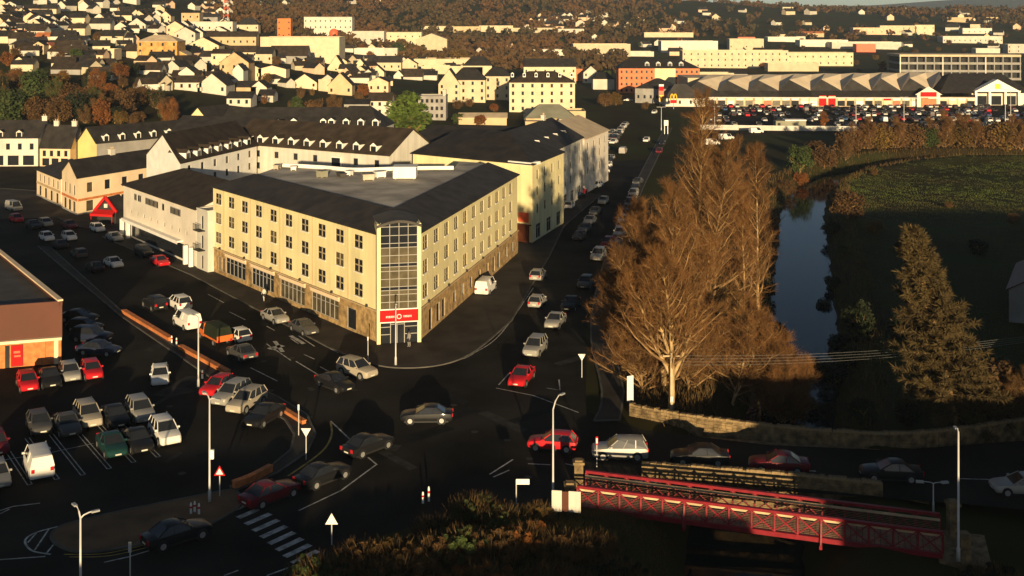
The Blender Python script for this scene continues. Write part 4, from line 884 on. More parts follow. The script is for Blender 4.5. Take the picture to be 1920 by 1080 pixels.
for a in [
  (52, 727, -60, 'hatchback', 'red', 'red hatchback first in the row facing out from the brick store front', CP),
  (93, 719, -60, 'saloon', 'black', 'black saloon between the red hatchback and silver car at the store front', CP),
  (131, 709, -60, 'hatchback', 'silver', 'silver hatchback between black saloon and bright red car at the store front', CP),
  (172, 705, -60, 'hatchback', 'red', 'bright red small car at the end of the store-front row', CP),
  (186, 664, -12, 'saloon', 'navy', 'dark navy saloon nearest the camera beside the store end wall', CP),
  (172, 640, -12, 'suv', 'navy', 'second dark navy car in the row beside the store end wall', CP),
  (160, 621, -12, 'hatchback', 'black', 'third dark car in the row beside the store end wall', CP),
  (148, 603, -12, 'saloon', 'black', 'farthest dark car in the row beside the store end wall', CP),
  (300, 716, -72, 'hatchback', 'white', 'white car driving alone through the car park lane', CP),
  (74, 806, -58, 'hatchback', 'grey', 'dark grey hatchback at the start of the middle bay row', CP),
  (126, 808, -58, 'saloon', 'grey', 'grey saloon second in the middle bay row beside the double line', CP),
  (165, 792, -58, 'suv', 'beige', 'beige estate car third in the middle bay row', CP),
  (216, 792, -58, 'saloon', 'black', 'black saloon behind the dark green car in the bay rows', CP),
  (263, 783, -58, 'suv', 'silver', 'silver hatchback beyond the white one at the end bays', CP),
  (309, 824, -58, 'suv', 'white', 'white people carrier at the end of the nearest bay row', CP),
  (258, 838, -58, 'saloon', 'black', 'black car between the dark green saloon and white people carrier', CP),
  (210, 846, -58, 'saloon', 'green', 'dark green saloon in the nearest bay row', CP),
  (72, 884, 120, 'van', 'white', 'boxy white van parked rear out in the nearest bays', CP),
  (-6, 905, -58, 'hatchback', 'silver', 'pale car cut by the picture edge beside the white van', CP),
  (-8, 845, -58, 'hatchback', 'maroon', 'dark red car cut by the picture edge behind the bay line', CP),
  (408, 735, 250, 'hatchback', 'red', 'bright red hatchback at the end of the four cars by the kerb', CP),
  (434, 751, 250, 'suv', 'silver', 'grey-roofed silver estate beside the bright red hatchback by the kerb', CP),
  (462, 765, 250, 'suv', 'beige', 'beige estate third of the four cars parked by the kerb', CP),
  (495, 790, 250, 'saloon', 'black', 'black saloon nearest the junction of the four cars by the kerb', CP),
  (290, 578, 128, 'suv', 'black', 'black estate at the back of the queue beside the brick wall', QB),
  (335, 577, 128, 'suv', 'white', 'white estate car just behind the white van on the road', QB),
  (350, 613, 128, 'van', 'white', 'white van beside the lamp post on the road by the brick wall', QB),
  (446, 637, 128, 'hatchback', 'white', 'small white hatchback behind the orange and green truck', QB),
  (453, 670, 128, 'saloon', 'grey', 'grey saloon with red tail lights beside the brick planter', QB),
  (516, 602, -52, 'saloon', 'silver', 'dull silver saloon parked under the hotel shop windows', QB),
  (570, 623, -52, 'saloon', 'grey', 'grey saloon parked nearest the hotel corner', QB),
  (670, 704, -40, 'suv', 'beige', 'silver beige estate turning out past the hotel corner', JN),
  (628, 728, -45, 'saloon', 'black', 'black saloon alongside the silver estate at the junction', JN),
  (800, 790, 182, 'saloon', 'black', 'black saloon side-on in the middle of the junction', JN),
  (690, 846, 48, 'saloon', 'black', 'black car waiting with red lights at the give-way line', JN),
  (606, 903, 48, 'saloon', 'black', 'black saloon second in line below the curved kerb', JN),
  (507, 938, 48, 'saloon', 'maroon', 'dark red saloon stopped just past the zebra crossing', JN),
  (332, 1015, 40, 'saloon', 'black', 'dark saloon beside the long traffic island', JN),
  (1036, 842, 170, 'hatchback', 'red', 'bright red car behind the bent lamp post at the junction', BR),
  (1162, 858, 178, 'suv', 'silver', 'silver estate with orange-lit bonnet approaching the junction', BR),
  (1312, 868, 176, 'saloon', 'black', 'black car above the stone parapet on the bridge road', BR),
  (1460, 882, 172, 'saloon', 'maroon', 'dark maroon saloon on the bridge road', BR),
  (1670, 898, 174, 'saloon', 'black', 'dim dark saloon on the bridge road past the stone parapet', BR),
  (1918, 925, 176, 'saloon', 'silver', 'pale silver car cut by the picture edge on the bridge road', BR),
  (978, 716, 254, 'saloon', 'red', 'red saloon waiting first at the stop line', QA),
  (1003, 662, 254, 'suv', 'silver', 'silver estate behind the red saloon at the stop line', QA),
  (1041, 610, 254, 'saloon', 'silver', 'dull silver saloon third in the queue by the bare trees', QA),
  (1070, 578, 254, 'saloon', 'black', 'black saloon fourth in the queue by the bare trees', QA),
  (1098, 538, 254, 'hatchback', 'grey', 'grey car fifth in the queue half hidden by twigs', QA),
  (1122, 486, 254, 'suv', 'silver', 'pale silver car sixth in the queue beside the twigs', QA),
  (1140, 462, 254, 'hatchback', 'maroon', 'dark red car farthest in the queue beside the twigs', QA),
  (1008, 573, 76, 'hatchback', 'silver', 'silver hatchback with pale tailgate driving away beside the hotel pavement', QA),
  (1009, 523, 76, 'hatchback', 'silver', 'white-tailed hatchback parked ahead along the hotel pavement', QA),
  (911, 548, 76, 'van', 'white', 'white van parked on the pavement against the hotel side wall', QA),
]: pcar(*a)
def pfar(px, py, head, kind, col, label, group): X, Y = G(px, py); far_car(X, Y, head, kind, col, label, group)
ST_ = 'cars farther along the street'
for a in [(1068, 390, 76, 'hatchback', 'white', 'white hatchback parked outside the street terrace', ST_), (1131, 382, 254, 'hatchback', 'silver', 'silver car leading the dark row in mid street', ST_),
          (1116, 402, 254, 'saloon', 'grey', 'grey saloon second in the row in mid street', ST_), (1106, 419, 254, 'saloon', 'silver', 'dull silver saloon third in the row in mid street', ST_), (1096, 434, 254, 'saloon', 'grey', 'grey saloon fourth in the row in mid street', ST_), (1086, 449, 254, 'saloon', 'black', 'black saloon last in the row in mid street', ST_),
          (1212, 266, 254, 'hatchback', 'white', 'white car coming alone down the middle of the far street', ST_), (1178, 190, 180, 'saloon', 'white', 'white saloon crossing at the head of the street', ST_), (1227, 213, 250, 'hatchback', 'white', 'white car near the pylon signs at the head of the street', ST_),
          (1242, 272, 256, 'saloon', 'black', 'black saloon at the far kerb beside the tree tops', ST_), (1236, 287, 256, 'hatchback', 'maroon', 'dusky red car at the far kerb beside the tree tops', ST_), (1168, 288, 76, 'van', 'silver', 'large silver van parked at the end of the side car park', ST_),
          (213, 500, -52, 'saloon', 'white', 'white saloon driving alone past the shopfronts', QB), (300, 497, -52, 'saloon', 'red', 'deep red saloon parked under the office canopy', QB), (270, 480, -52, 'suv', 'black', 'black estate parked under the office canopy', QB),
          (183, 434, -52, 'hatchback', 'white', 'white car parked by the red porch', QB), (215, 451, -52, 'saloon', 'silver', 'silver saloon parked below the red porch', QB), (130, 450, -52, 'hatchback', 'white', 'white hatchback nearer the porch of the white pair on the far road', QB), (88, 451, -52, 'hatchback', 'white', 'white hatchback nearer the bend of the white pair on the far road', QB),
          (130, 428, -52, 'saloon', 'maroon', 'dark red saloon parked outside the cream corner house', QB), (86, 424, -52, 'hatchback', 'beige', 'beige car parked outside the cream corner house', QB), (26, 395, -45, 'van', 'silver', 'grey white van parked at the far road bend', QB), (31, 416, -50, 'hatchback', 'red', 'dark red hatchback in front of the grey van at the bend', QB),
          (62, 428, -52, 'saloon', 'black', 'black saloon beside the dark red hatchback at the bend', QB), (112, 465, 128, 'saloon', 'black', 'black saloon in the far lane beside the white pair', QB), (148, 482, 128, 'hatchback', 'grey', 'dark grey car in the far lane of the road', QB), (178, 508, 128, 'saloon', 'black', 'black saloon nearest in the far lane of the road', QB)]: pfar(*a)
rc = random.Random(11)
CN = dict(white='white', silver='silver', grey='grey', black='black', navy='dark blue', red='red', maroon='dark red', blue='blue', beige='beige')
def rcol(): return rc.choices(list(CN), [18, 22, 16, 18, 8, 9, 4, 5, 3])[0]
NTH = ['first', 'second', 'third', 'fourth', 'fifth', 'sixth', 'seventh', 'eighth', 'ninth', 'tenth', 'eleventh', 'twelfth', 'thirteenth', 'fourteenth', 'fifteenth', 'sixteenth', 'seventeenth', 'eighteenth']
for row, (x0, y0, x1, y1, n, hd) in enumerate([(1083, 372, 1113, 306, 12, 60), (1097, 352, 1124, 296, 11, 60), (1118, 352, 1142, 300, 10, 240), (1104, 296, 1150, 250, 12, 70), (1124, 294, 1165, 246, 11, 70), (1146, 276, 1172, 236, 8, 250), (1152, 470, 1196, 345, 13, 254)]):
    cnt = {}
    for i in range(n):
        if rc.random() < .08: continue
        u = i / (n - 1); a, b_ = G(x0, y0), G(x1, y1); c_ = rcol(); cnt[c_] = cnt.get(c_, 0) + 1
        far_car(a[0] + (b_[0] - a[0]) * u, a[1] + (b_[1] - a[1]) * u, hd + rc.uniform(-4, 4), rc.choice(['hatchback', 'saloon', 'suv']), c_, f'{NTH[cnt[c_] - 1]} {CN[c_]} car from the near end, {NTH[row]} row of street parking', 'cars in the street parking')
for row, (Y0, hd) in enumerate([(388, 90), (400, 270), (417, 90), (423, 270), (441, 90), (447, 270), (464, 90), (470, 270), (486, 90)]):
    X = .178 * Y0; cnt = {}
    while X < .475 * Y0:
        if rc.random() < .66 and not (X > .225 * Y0 and X < .285 * Y0 and 405 > Y0):
            c_ = rcol(); cnt[c_] = cnt.get(c_, 0) + 1; far_car(X, Y0 + rc.uniform(-.6, .6), hd + rc.uniform(-5, 5), rc.choice(['hatchback', 'hatchback', 'saloon', 'suv', 'suv', 'van' if rc.random() < .3 else 'saloon']), c_, f'{NTH[cnt[c_] - 1]} {CN[c_]} car from the kiosk end in the {NTH[row]} retail park row', 'cars in the retail park')
        X += 2.75 + (rc.random() < .10) * 6
# orange and green truck in the queue
X, Y = G(402, 640); t = thing('flatbed_truck', 'orange truck with a dark green covered load in the queue', 'truck', (X, Y, .022), math.radians(128))
f = MB(); f.box(-2.9, 1.0, -.95, .95, .62, .85); f.box(-2.95, -2.88, -.95, .95, .85, 1.3); link('bed', f.mesh('bed', [PAINT['orange']]), t)
f = MB(); L_ = [(-2.8, 1.5), (-2.6, 2.15), (.6, 2.25), (.85, 1.6)]
f.add([(x, s * w, z) for x, z in L_ for s, w in ((-1, .9 if z < 1.7 else .75), (1, .9 if z < 1.7 else .75))] + [(-2.85, -.92, .85), (-2.85, .92, .85), (.9, .92, .85), (.9, -.92, .85)], [(0, 1, 3, 2), (2, 3, 5, 4), (4, 5, 7, 6), (0, 2, 8), (2, 4, 11, 8), (4, 6, 11), (3, 1, 9), (5, 3, 9, 10), (7, 5, 10), (1, 0, 8, 9), (6, 7, 10, 11)]); link('covered_load', f.mesh('covered_load', ['leaf_dark']), t)
f = MB(); f.box(1.05, 2.2, -.92, .92, .5, 1.25); f.add([(1.05, -.9, 1.25), (2.2, -.9, 1.25), (1.75, -.8, 1.95), (1.1, -.8, 1.95), (1.05, .9, 1.25), (2.2, .9, 1.25), (1.75, .8, 1.95), (1.1, .8, 1.95)], [(3, 2, 6, 7), (0, 3, 7, 4)]); f.box(2.2, 2.9, -.88, .88, .5, 1.05); link('cab', f.mesh('cab', [PAINT['orange']]), t)
f = MB(); f.add([(1.05, -.9, 1.25), (2.2, -.9, 1.25), (1.75, -.8, 1.95), (1.1, -.8, 1.95), (1.05, .9, 1.25), (2.2, .9, 1.25), (1.75, .8, 1.95), (1.1, .8, 1.95)], [(0, 1, 2, 3), (5, 4, 7, 6), (1, 5, 6, 2)]); link('window_glass', f.mesh('window_glass', ['glass']), t)
for x in (-1.8, 2.0):
    for s in (-1, 1): w = link('wheel', car_meshes('suv')['tyre'], t, (x, s * .85, .36)); link('rim', car_meshes('suv')['rim'], w)
for s in (-1, 1): link('tail_light', car_meshes('suv')['tl'], t, (-2.99, s * .75, .72))
# ---------------------------------------------------------------- trees
def slivers(P, D, L, Wd, rng):
    """thin triangles: base points P, directions D (unit), lengths, widths"""
    n = len(P); s = np.cross(D, rng.normal(size=(n, 3))); s /= np.linalg.norm(s, axis=1)[:, None] + 1e-9
    a = P - s * (Wd * .5)[:, None]; b_ = P + s * (Wd * .5)[:, None]; c = P + D * L[:, None]
    v = np.stack([a, b_, c], 1).reshape(-1, 3); return v, np.arange(3 * n).reshape(n, 3)
def unit(a): return a / (np.linalg.norm(a, axis=-1, keepdims=True) + 1e-9)

def bare_tree(seed, ht, spread, tr, base=.22, up=.75, nprim=52, ntw=30, lean=(0, 0), twl=1.0, fork=None, sep=False):
    """a leafless tree: trunk and limb tubes plus a crown of fine twigs"""
    rr = random.Random(seed); rng = np.random.default_rng(seed); tb = MB(); lb = MB(); TP = []; TD = []
    def stem(p0, d0, L, r0, n, wob, upb):
        pts = [p0]; d = d0.copy()
        for i in range(n):
            d = (d + Vector((rr.gauss(0, wob), rr.gauss(0, wob), rr.gauss(0, wob * .5) + upb))).normalized(); pts.append(pts[-1] + d * (L / n))
        return pts
    stems = []
    tp = stem(Vector((0, 0, -.5)), Vector((lean[0], lean[1], 1)).normalized(), ht + .5, tr, 12, .035, .03); tb.tube(tp, [tr * (1 - i / 12.6) ** .9 for i in range(13)], 8); stems.append((tp, ht, tr))
    for (fz, az, ln) in (fork or []):
        k = int(fz * 12); p0 = tp[k]; d = Vector((math.cos(az) * .5, math.sin(az) * .5, .9)).normalized(); L = ht * ln
        q = stem(p0, d, L, tr * .6, 9, .05, .10); tb.tube(q, [tr * .62 * (1 - i / 9.5) for i in range(10)], 7); stems.append((q, L, tr * .6))
    for pts, LL, r in stems:
        n = len(pts) - 1; npz = int(nprim * LL / ht)
        for i in range(npz):
            t = base + (1 - base) * (i + rr.random() * .8) / npz if pts is tp else .15 + .85 * (i + rr.random()) / npz
            t = min(t, .985); f = t * n; k = int(f); p0 = pts[k].lerp(pts[k + 1], f - k); az = i * 2.4 + rr.uniform(-.5, .5)
            el = up * (.55 + .55 * t); L = spread * (1.15 - .85 * t ** 1.6) * rr.uniform(.7, 1.15) * (.75 if pts is not tp else 1)
            d = Vector((math.cos(az), math.sin(az), el)).normalized(); q = stem(p0, d, L, .1, 6, .17, .10)
            rb_ = max(.035, r * (1 - t) * .5 + .03); lb.tube(q, [rb_ * (1 - j / 6.6) for j in range(7)], 5, cap=False)
            for j in range(9):
                s = (j + 1.5 + rr.random()) / 11; g = min(s * 6, 5.99); kk = int(g); b0 = q[kk].lerp(q[kk + 1], g - kk); ax = (q[kk + 1] - q[kk]).normalized()
                dv = (ax * .9 + Vector((rr.gauss(0, .75), rr.gauss(0, .75), rr.gauss(.25, .55)))).normalized(); l2 = max(.9, L * .42) * rr.uniform(.6, 1.2) * (1.1 - .5 * s)
                w = stem(b0, dv, l2, .03, 3, .12, .08); lb.tube(w, [.026, .018, .012, .007], 3, cap=False)
                for u in range(3): TP += [tuple(w[u].lerp(w[u + 1], rr.random())) for _ in range(ntw // 3)]; TD += [tuple((w[u + 1] - w[u]).normalized())] * (ntw // 3)
    TP = np.array(TP); TD = np.array(TD); n = len(TP)
    D = unit(TD * .8 + rng.normal(0, .55, (n, 3)) + np.array([0, 0, .35])); L = rng.uniform(.35, 1.0, n) * twl; Wd = rng.uniform(.012, .028, n)
    v, f = slivers(TP, D, L, Wd, rng)
    # a second generation of finer side twigs
    m = rng.random(n) < .6; P2 = TP[m] + D[m] * (L[m] * rng.uniform(.2, .8, m.sum()))[:, None]; D2 = unit(D[m] + rng.normal(0, .7, (m.sum(), 3))); v2, f2 = slivers(P2, D2, L[m] * .55, Wd[m] * .8, rng)
    if not sep: tb.add(lb.v, lb.f)
    return (tb, np.concatenate([v, v2]), np.concatenate([f, f2 + len(v)])) + ((lb,) if sep else ())
def plant_bare(px, py, label, seed, ht, spread, tr, bark='bark', twig='twig', group='bare trees by the river', z=None, limb='bark', **k):
    X, Y = G(px, py, 0); z = float(terrain(X, Y)) if z is None else z
    t = thing('bare_tree', label, 'tree', (X, Y, z), 0, group); tb, v, f, lb = bare_tree(seed, ht, spread, tr, sep=True, **k)
    link('trunk', tb.mesh('trunk', [bark], True), t); link('limbs', lb.mesh('limbs', [limb]), t); link('crown', npmesh('crown', v, f, [twig]), t); return t
plant_bare(1258, 768, 'tall pale-trunked bare tree standing foremost of the riverside clump', 1, 20.5, 6.2, .33, 'birch_bark', base=.14, up=1.1, fork=[(.22, .3, .62), (.2, 2.6, .6), (.33, 4.6, .5), (.28, 1.5, .55), (.3, 3.6, .5)], nprim=52, ntw=36)
plant_bare(1246, 722, 'leaning pale-stemmed bare tree just behind the foremost trunk', 2, 16.5, 6.0, .30, 'birch_bark', base=.2, lean=(-.16, .0), fork=[(.3, 3.6, .6), (.4, .2, .5)], nprim=40)
plant_bare(1290, 640, 'tallest bare tree with narrow pointed top rising above the clump', 3, 27.8, 6.4, .36, 'bark', base=.12, up=1.25, nprim=74)
plant_bare(1330, 655, 'bare upright tree filling the middle of the riverside clump', 4, 22.5, 6.4, .3, 'bark', base=.12, up=.95, nprim=64)
plant_bare(1222, 650, 'broad bare tree on the street side of the clump', 5, 15.5, 6.2, .3, 'bark', base=.12, up=.9, nprim=64)
plant_bare(1420, 600, 'slender bare birch with white stem on the river side of the clump', 6, 22.5, 5.2, .24, 'birch_bark', base=.22, up=1.1, nprim=56)
plant_bare(1396, 640, 'thin bare birch in front of the slender white-stemmed one', 7, 18.0, 3.8, .2, 'birch_bark', base=.2, up=1.3, nprim=40)
plant_bare(1172, 675, 'low spreading bare tree over the pavement at the street edge', 8, 11.0, 5.2, .2, 'bark', base=.08, up=.7, nprim=40, fork=[(.15, 3.3, .8), (.15, 1.0, .8)])
plant_bare(1372, 722, 'low tangled bare tree leaning to the river beside the pale trunk', 9, 9.5, 5.5, .18, 'birch_bark', base=.1, up=.5, nprim=38, lean=(.3, 0), fork=[(.15, 0, .9), (.2, 2.5, .7)])
plant_bare(1292, 730, 'low twiggy undergrowth tree at the foot of the pale trunks', 10, 7.5, 4.8, .14, 'bark', base=.05, up=.6, nprim=36, fork=[(.1, 1.5, .9), (.1, 4, .9)])
plant_bare(1205, 732, 'low golden-brown thicket tree beside the give-way sign', 12, 7.0, 4.8, .14, 'bark', 'twig', base=.05, up=.6, nprim=38, fork=[(.1, .5, .9), (.1, 3, .9)])
plant_bare(1475, 735, 'rounded bare willow bush overhanging the dark river', 13, 7.5, 3.6, .16, 'bark', 'twig', base=.05, up=.8, nprim=36, fork=[(.1, .5, .9), (.1, 2, .9), (.1, 4, .9)])
plant_bare(1430, 715, 'mid-height bare bush between the birches and the overhanging willow', 14, 9.0, 3.6, .16, 'bark', 'twig', base=.05, up=.9, nprim=36, fork=[(.1, .5, .9), (.1, 3, .9)])
plant_bare(1340, 560, 'bare tree far back in the riverside clump', 15, 19.5, 5.8, .22, 'bark', base=.1, up=.9, nprim=52)
plant_bare(1322, 545, 'bare tree at the back of the clump above the street', 16, 18.0, 5.0, .22, 'bark', base=.1, up=.9, nprim=52)
plant_bare(1395, 530, 'bare tree at the back beside the bend of the river', 17, 16.0, 5.2, .2, 'bark', base=.1, up=.9, nprim=44)

def conifer(seed, ht, rad, lean, nb=120, dens=70, droop=-.12, rag=.25):
    rr = random.Random(seed); rng = np.random.default_rng(seed); tb = MB(); P = []; D = []
    ax = Vector((lean[0], lean[1], ht)); tb.tube([(0, 0, -.5), tuple(ax * .5), tuple(ax)], [.28, .16, .03], 7)
    for i in range(nb):
        t = .06 + .92 * (i + rr.random()) / nb; az = i * 2.4 + rr.uniform(-.3, .3); L = rad * (1 - t) ** .8 * rr.uniform(.95 - rag, .95 + rag) + .25; p0 = ax * t; d = Vector((math.cos(az), math.sin(az), droop + .25 * t + rr.uniform(-.08, .1)))
        pts = [p0 + d * L * s + Vector((0, 0, .16 * L * s * s)) for s in (0, .35, .7, 1)]; tb.tube(pts, [.05, .035, .022, .01], 3, cap=False)
        n = int(dens * (L / rad + .12)); s = np.sqrt(rng.random(n)); base = np.array(p0)[None] + np.array(d)[None] * (L * s)[:, None]; base[:, 2] += .16 * L * s * s
        P.append(base); D.append(unit(np.array(d)[None] * .6 + rng.normal(0, .6, (n, 3)) + np.array([0, 0, .05])))
    P = np.concatenate(P); D = np.concatenate(D); n = len(P); v, f = slivers(P, D, rng.uniform(.35, .9, n), rng.uniform(.07, .16, n), rng); return tb, v, f
X, Y = G(1800, 790); t = thing('larch_tree', 'leaning rusty brown conifer by the dark meadow', 'tree', (X, Y, float(terrain(X, Y)))); tb, v, f = conifer(5, 19.2, 4.2, (-4.6, 0), 210, 230, rag=.5)
link('trunk', tb.mesh('trunk', ['bark']), t); link('crown', npmesh('crown', v, f, ['larch']), t)

def leafy(seed, n_cl, n_leaf, rx, rz, size, flat=1.0):
    """crown of leaf-sized faces gathered in clumps; centre at the origin, radii rx and rz"""
    rng = np.random.default_rng(seed); c = unit(rng.normal(size=(n_cl, 3))) * (rng.uniform(.35, 1.0, n_cl) ** .6)[:, None]
    c *= np.array([rx, rx, rz]) * .78; r = rng.uniform(.22, .42, n_cl) * min(rx, rz)
    P = np.repeat(c, n_leaf, 0) + unit(rng.normal(size=(n_cl * n_leaf, 3))) * (np.repeat(r, n_leaf) * rng.uniform(.3, 1.0, n_cl * n_leaf) ** .5)[:, None]
    n = len(P); a = unit(rng.normal(size=(n, 3))); b_ = unit(np.cross(a, rng.normal(size=(n, 3)))); s = (rng.uniform(.6, 1.3, n) * size)[:, None]
    v = np.stack([P - a * s * .5, P + b_ * s * .38, P + a * s * .5, P - b_ * s * .38], 1).reshape(-1, 3); return v, np.arange(4 * n).reshape(n, 4)
TV = {}; TREES = []
def tree_mesh(kind, m):
    """unit-ish tree variants, height 10 m; returns (trunk mesh, crown mesh)"""
    if (kind, m) in TV: return TV[kind, m]
    shape, var = kind.split('_'); sd = int(var) + {'round': 0, 'tall': 50, 'fir': 90, 'bush': 130, 'willow': 170}[shape]
    tb = MB(); rr = random.Random(sd)
    if shape == 'fir':
        tb, v, f = conifer(sd, 10, 2.6, (0, 0), 110, 60)
    elif shape == 'willow':
        tb, v, f = bare_tree(sd, 10, 3.6, .16, base=.06, up=.9, nprim=30, ntw=24, fork=[(.08, .5, .9), (.08, 2.4, .9), (.08, 4.5, .9)])
        v = np.asarray(v)
    else:
        rx, rz, cz = {'round': (3.8, 4.3, 5.4), 'tall': (2.3, 4.8, 5.0), 'bush': (4.0, 4.2, 4.6)}[shape]
        v, f = leafy(sd, 46, 56, rx, rz, .5); v = v + np.array([0, 0, cz])
        tb.tube([(0, 0, -1), (.1, 0, 2.5), (.0, .1, cz)], [.28, .2, .08], 6)
        for i in range(7):
            az = i * .9 + rr.random(); z0 = cz * rr.uniform(.35, .8); tb.tube([(0, 0, z0), (math.cos(az) * rx * .45, math.sin(az) * rx * .45, z0 + rz * .35), (math.cos(az) * rx * .75, math.sin(az) * rx * .75, z0 + rz * .6)], [.1, .06, .02], 4, cap=False)
    TV[kind, m] = (tb.mesh('trunk', ['bark']), npmesh('crown', v, f, [m])); return TV[kind, m]
def tree_at(X, Y, z, kind, m, ht, label, group, name='tree', wide=1.0):
    tm, cm = tree_mesh(kind, m); z -= ht * (.13 if kind[0] in 'rt' else .08 if kind[0] == 'b' else .02); t = thing(name, label, 'bush' if kind.startswith('bush') else 'tree', (X, Y, z), R.uniform(0, 6.28), group)
    s = (ht / 10 * wide, ht / 10 * wide, ht / 10); link('trunk', tm, t, sc=s); link('crown', cm, t, sc=s); return t
def ptree(px, pbase, ptop, kind, m, label, group=None, wide=1.0, name='tree', z=None):
    X, Y, zt = hit(px, pbase); ht = (pbase - ptop) * Y / F; return tree_at(X, Y, zt - .2, kind, m, ht, label, group, name, wide)
# willows and bushes along the far bank of the river
WG = 'riverside trees along the far bank'
ordn = ['first', 'second', 'third', 'fourth', 'fifth', 'sixth', 'seventh', 'eighth', 'ninth', 'tenth', 'eleventh', 'twelfth', 'thirteenth', 'fourteenth', 'fifteenth', 'sixteenth', 'seventeenth', 'eighteenth', 'nineteenth', 'twentieth']
wl_ = [(1600, 300, 245, 'leaf_brown'), (1632, 296, 240, 'twig'), (1662, 295, 230, 'leaf_gold'), (1692, 294, 240, 'twig'), (1722, 293, 232, 'leaf_brown'), (1752, 292, 238, 'leaf_green'), (1782, 292, 228, 'twig'), (1812, 292, 232, 'leaf_gold'), (1842, 293, 236, 'twig'), (1872, 294, 230, 'leaf_brown'), (1900, 295, 228, 'leaf_gold'), (1930, 296, 236, 'twig'),
        (1645, 285, 236, 'leaf_brown'), (1735, 283, 228, 'leaf_brown'), (1825, 283, 230, 'twig'), (1885, 284, 226, 'leaf_brown')]
for i, (px, b, tp, m) in enumerate(wl_):
    tree_at((px - 960) / F * (H + 2) * F / (b - HOR), (H + 2) * F / (b - HOR) + 6, -1.2, ('willow_%d' % (i % 3)) if m.startswith('twig') else ('bush_%d' % (i % 3)), m, (b + 8 - tp) * .157, f'{ordn[i % 12]} autumn willow counting from the river bend in the {"front" if i < 12 else "back"} row on the far bank', WG, 'willow_tree', 1.15)
BGp = 'bushes round the river bend'
for px, b, tp, m, k, lab in [(1500, 330, 258, 'leaf_green', 'round_0', 'rounded green brown tree above the river bend'), (1545, 318, 262, 'leaf_brown', 'bush_1', 'russet bush on the outside of the river bend'), (1555, 320, 285, 'leaf_orange', 'bush_0', 'bright orange bush at the water edge on the bend'),
                             (1500, 348, 312, 'leaf_orange', 'bush_2', 'red orange shrub beside the bend of the river'), (1585, 302, 255, 'leaf_brown', 'willow_1', 'bare brown tree on the bend behind the orange bush'), (1530, 300, 250, 'leaf_brown', 'bush_1', 'brown thicket behind the river bend'), (1475, 365, 325, 'leaf_brown', 'bush_2', 'brown shrub where the water meets the tree clump'),
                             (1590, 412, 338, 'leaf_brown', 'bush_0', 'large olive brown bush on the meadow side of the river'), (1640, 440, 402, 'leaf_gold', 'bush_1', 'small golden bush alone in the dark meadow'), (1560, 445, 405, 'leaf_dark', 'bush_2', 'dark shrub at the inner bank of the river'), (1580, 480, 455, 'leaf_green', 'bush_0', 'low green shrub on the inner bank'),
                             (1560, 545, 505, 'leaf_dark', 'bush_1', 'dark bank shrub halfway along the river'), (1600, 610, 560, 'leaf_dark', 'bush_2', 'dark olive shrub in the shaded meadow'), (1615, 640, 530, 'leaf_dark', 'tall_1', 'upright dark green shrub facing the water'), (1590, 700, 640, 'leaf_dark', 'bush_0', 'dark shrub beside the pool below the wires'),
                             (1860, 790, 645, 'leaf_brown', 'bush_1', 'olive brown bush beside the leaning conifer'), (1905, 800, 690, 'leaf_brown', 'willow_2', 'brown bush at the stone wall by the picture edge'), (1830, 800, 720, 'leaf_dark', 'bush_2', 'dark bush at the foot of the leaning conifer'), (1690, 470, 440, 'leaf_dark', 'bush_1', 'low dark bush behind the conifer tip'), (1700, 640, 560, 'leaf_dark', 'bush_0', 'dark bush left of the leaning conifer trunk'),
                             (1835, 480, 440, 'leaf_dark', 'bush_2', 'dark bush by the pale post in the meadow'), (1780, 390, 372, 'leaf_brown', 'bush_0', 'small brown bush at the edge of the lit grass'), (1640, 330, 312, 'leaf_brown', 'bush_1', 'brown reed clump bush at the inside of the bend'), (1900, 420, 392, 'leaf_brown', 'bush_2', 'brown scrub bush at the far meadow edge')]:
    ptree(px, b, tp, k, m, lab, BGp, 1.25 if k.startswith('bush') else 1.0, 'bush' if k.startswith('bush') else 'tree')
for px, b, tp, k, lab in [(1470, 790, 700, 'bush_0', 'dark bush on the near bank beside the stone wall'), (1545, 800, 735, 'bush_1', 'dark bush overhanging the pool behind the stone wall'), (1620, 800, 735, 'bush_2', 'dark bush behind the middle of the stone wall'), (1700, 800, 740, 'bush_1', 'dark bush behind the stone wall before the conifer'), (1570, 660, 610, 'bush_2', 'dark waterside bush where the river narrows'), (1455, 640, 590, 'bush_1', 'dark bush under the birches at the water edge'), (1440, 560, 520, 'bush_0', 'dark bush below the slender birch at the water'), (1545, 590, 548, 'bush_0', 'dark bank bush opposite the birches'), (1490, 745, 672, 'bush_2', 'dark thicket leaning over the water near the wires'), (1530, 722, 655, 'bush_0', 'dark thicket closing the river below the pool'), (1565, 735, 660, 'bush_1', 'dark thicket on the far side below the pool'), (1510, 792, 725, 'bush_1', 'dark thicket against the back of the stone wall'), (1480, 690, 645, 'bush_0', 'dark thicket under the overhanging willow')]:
    ptree(px, b, tp, k, 'leaf_dark', lab, BGp, 1.2, 'bush')
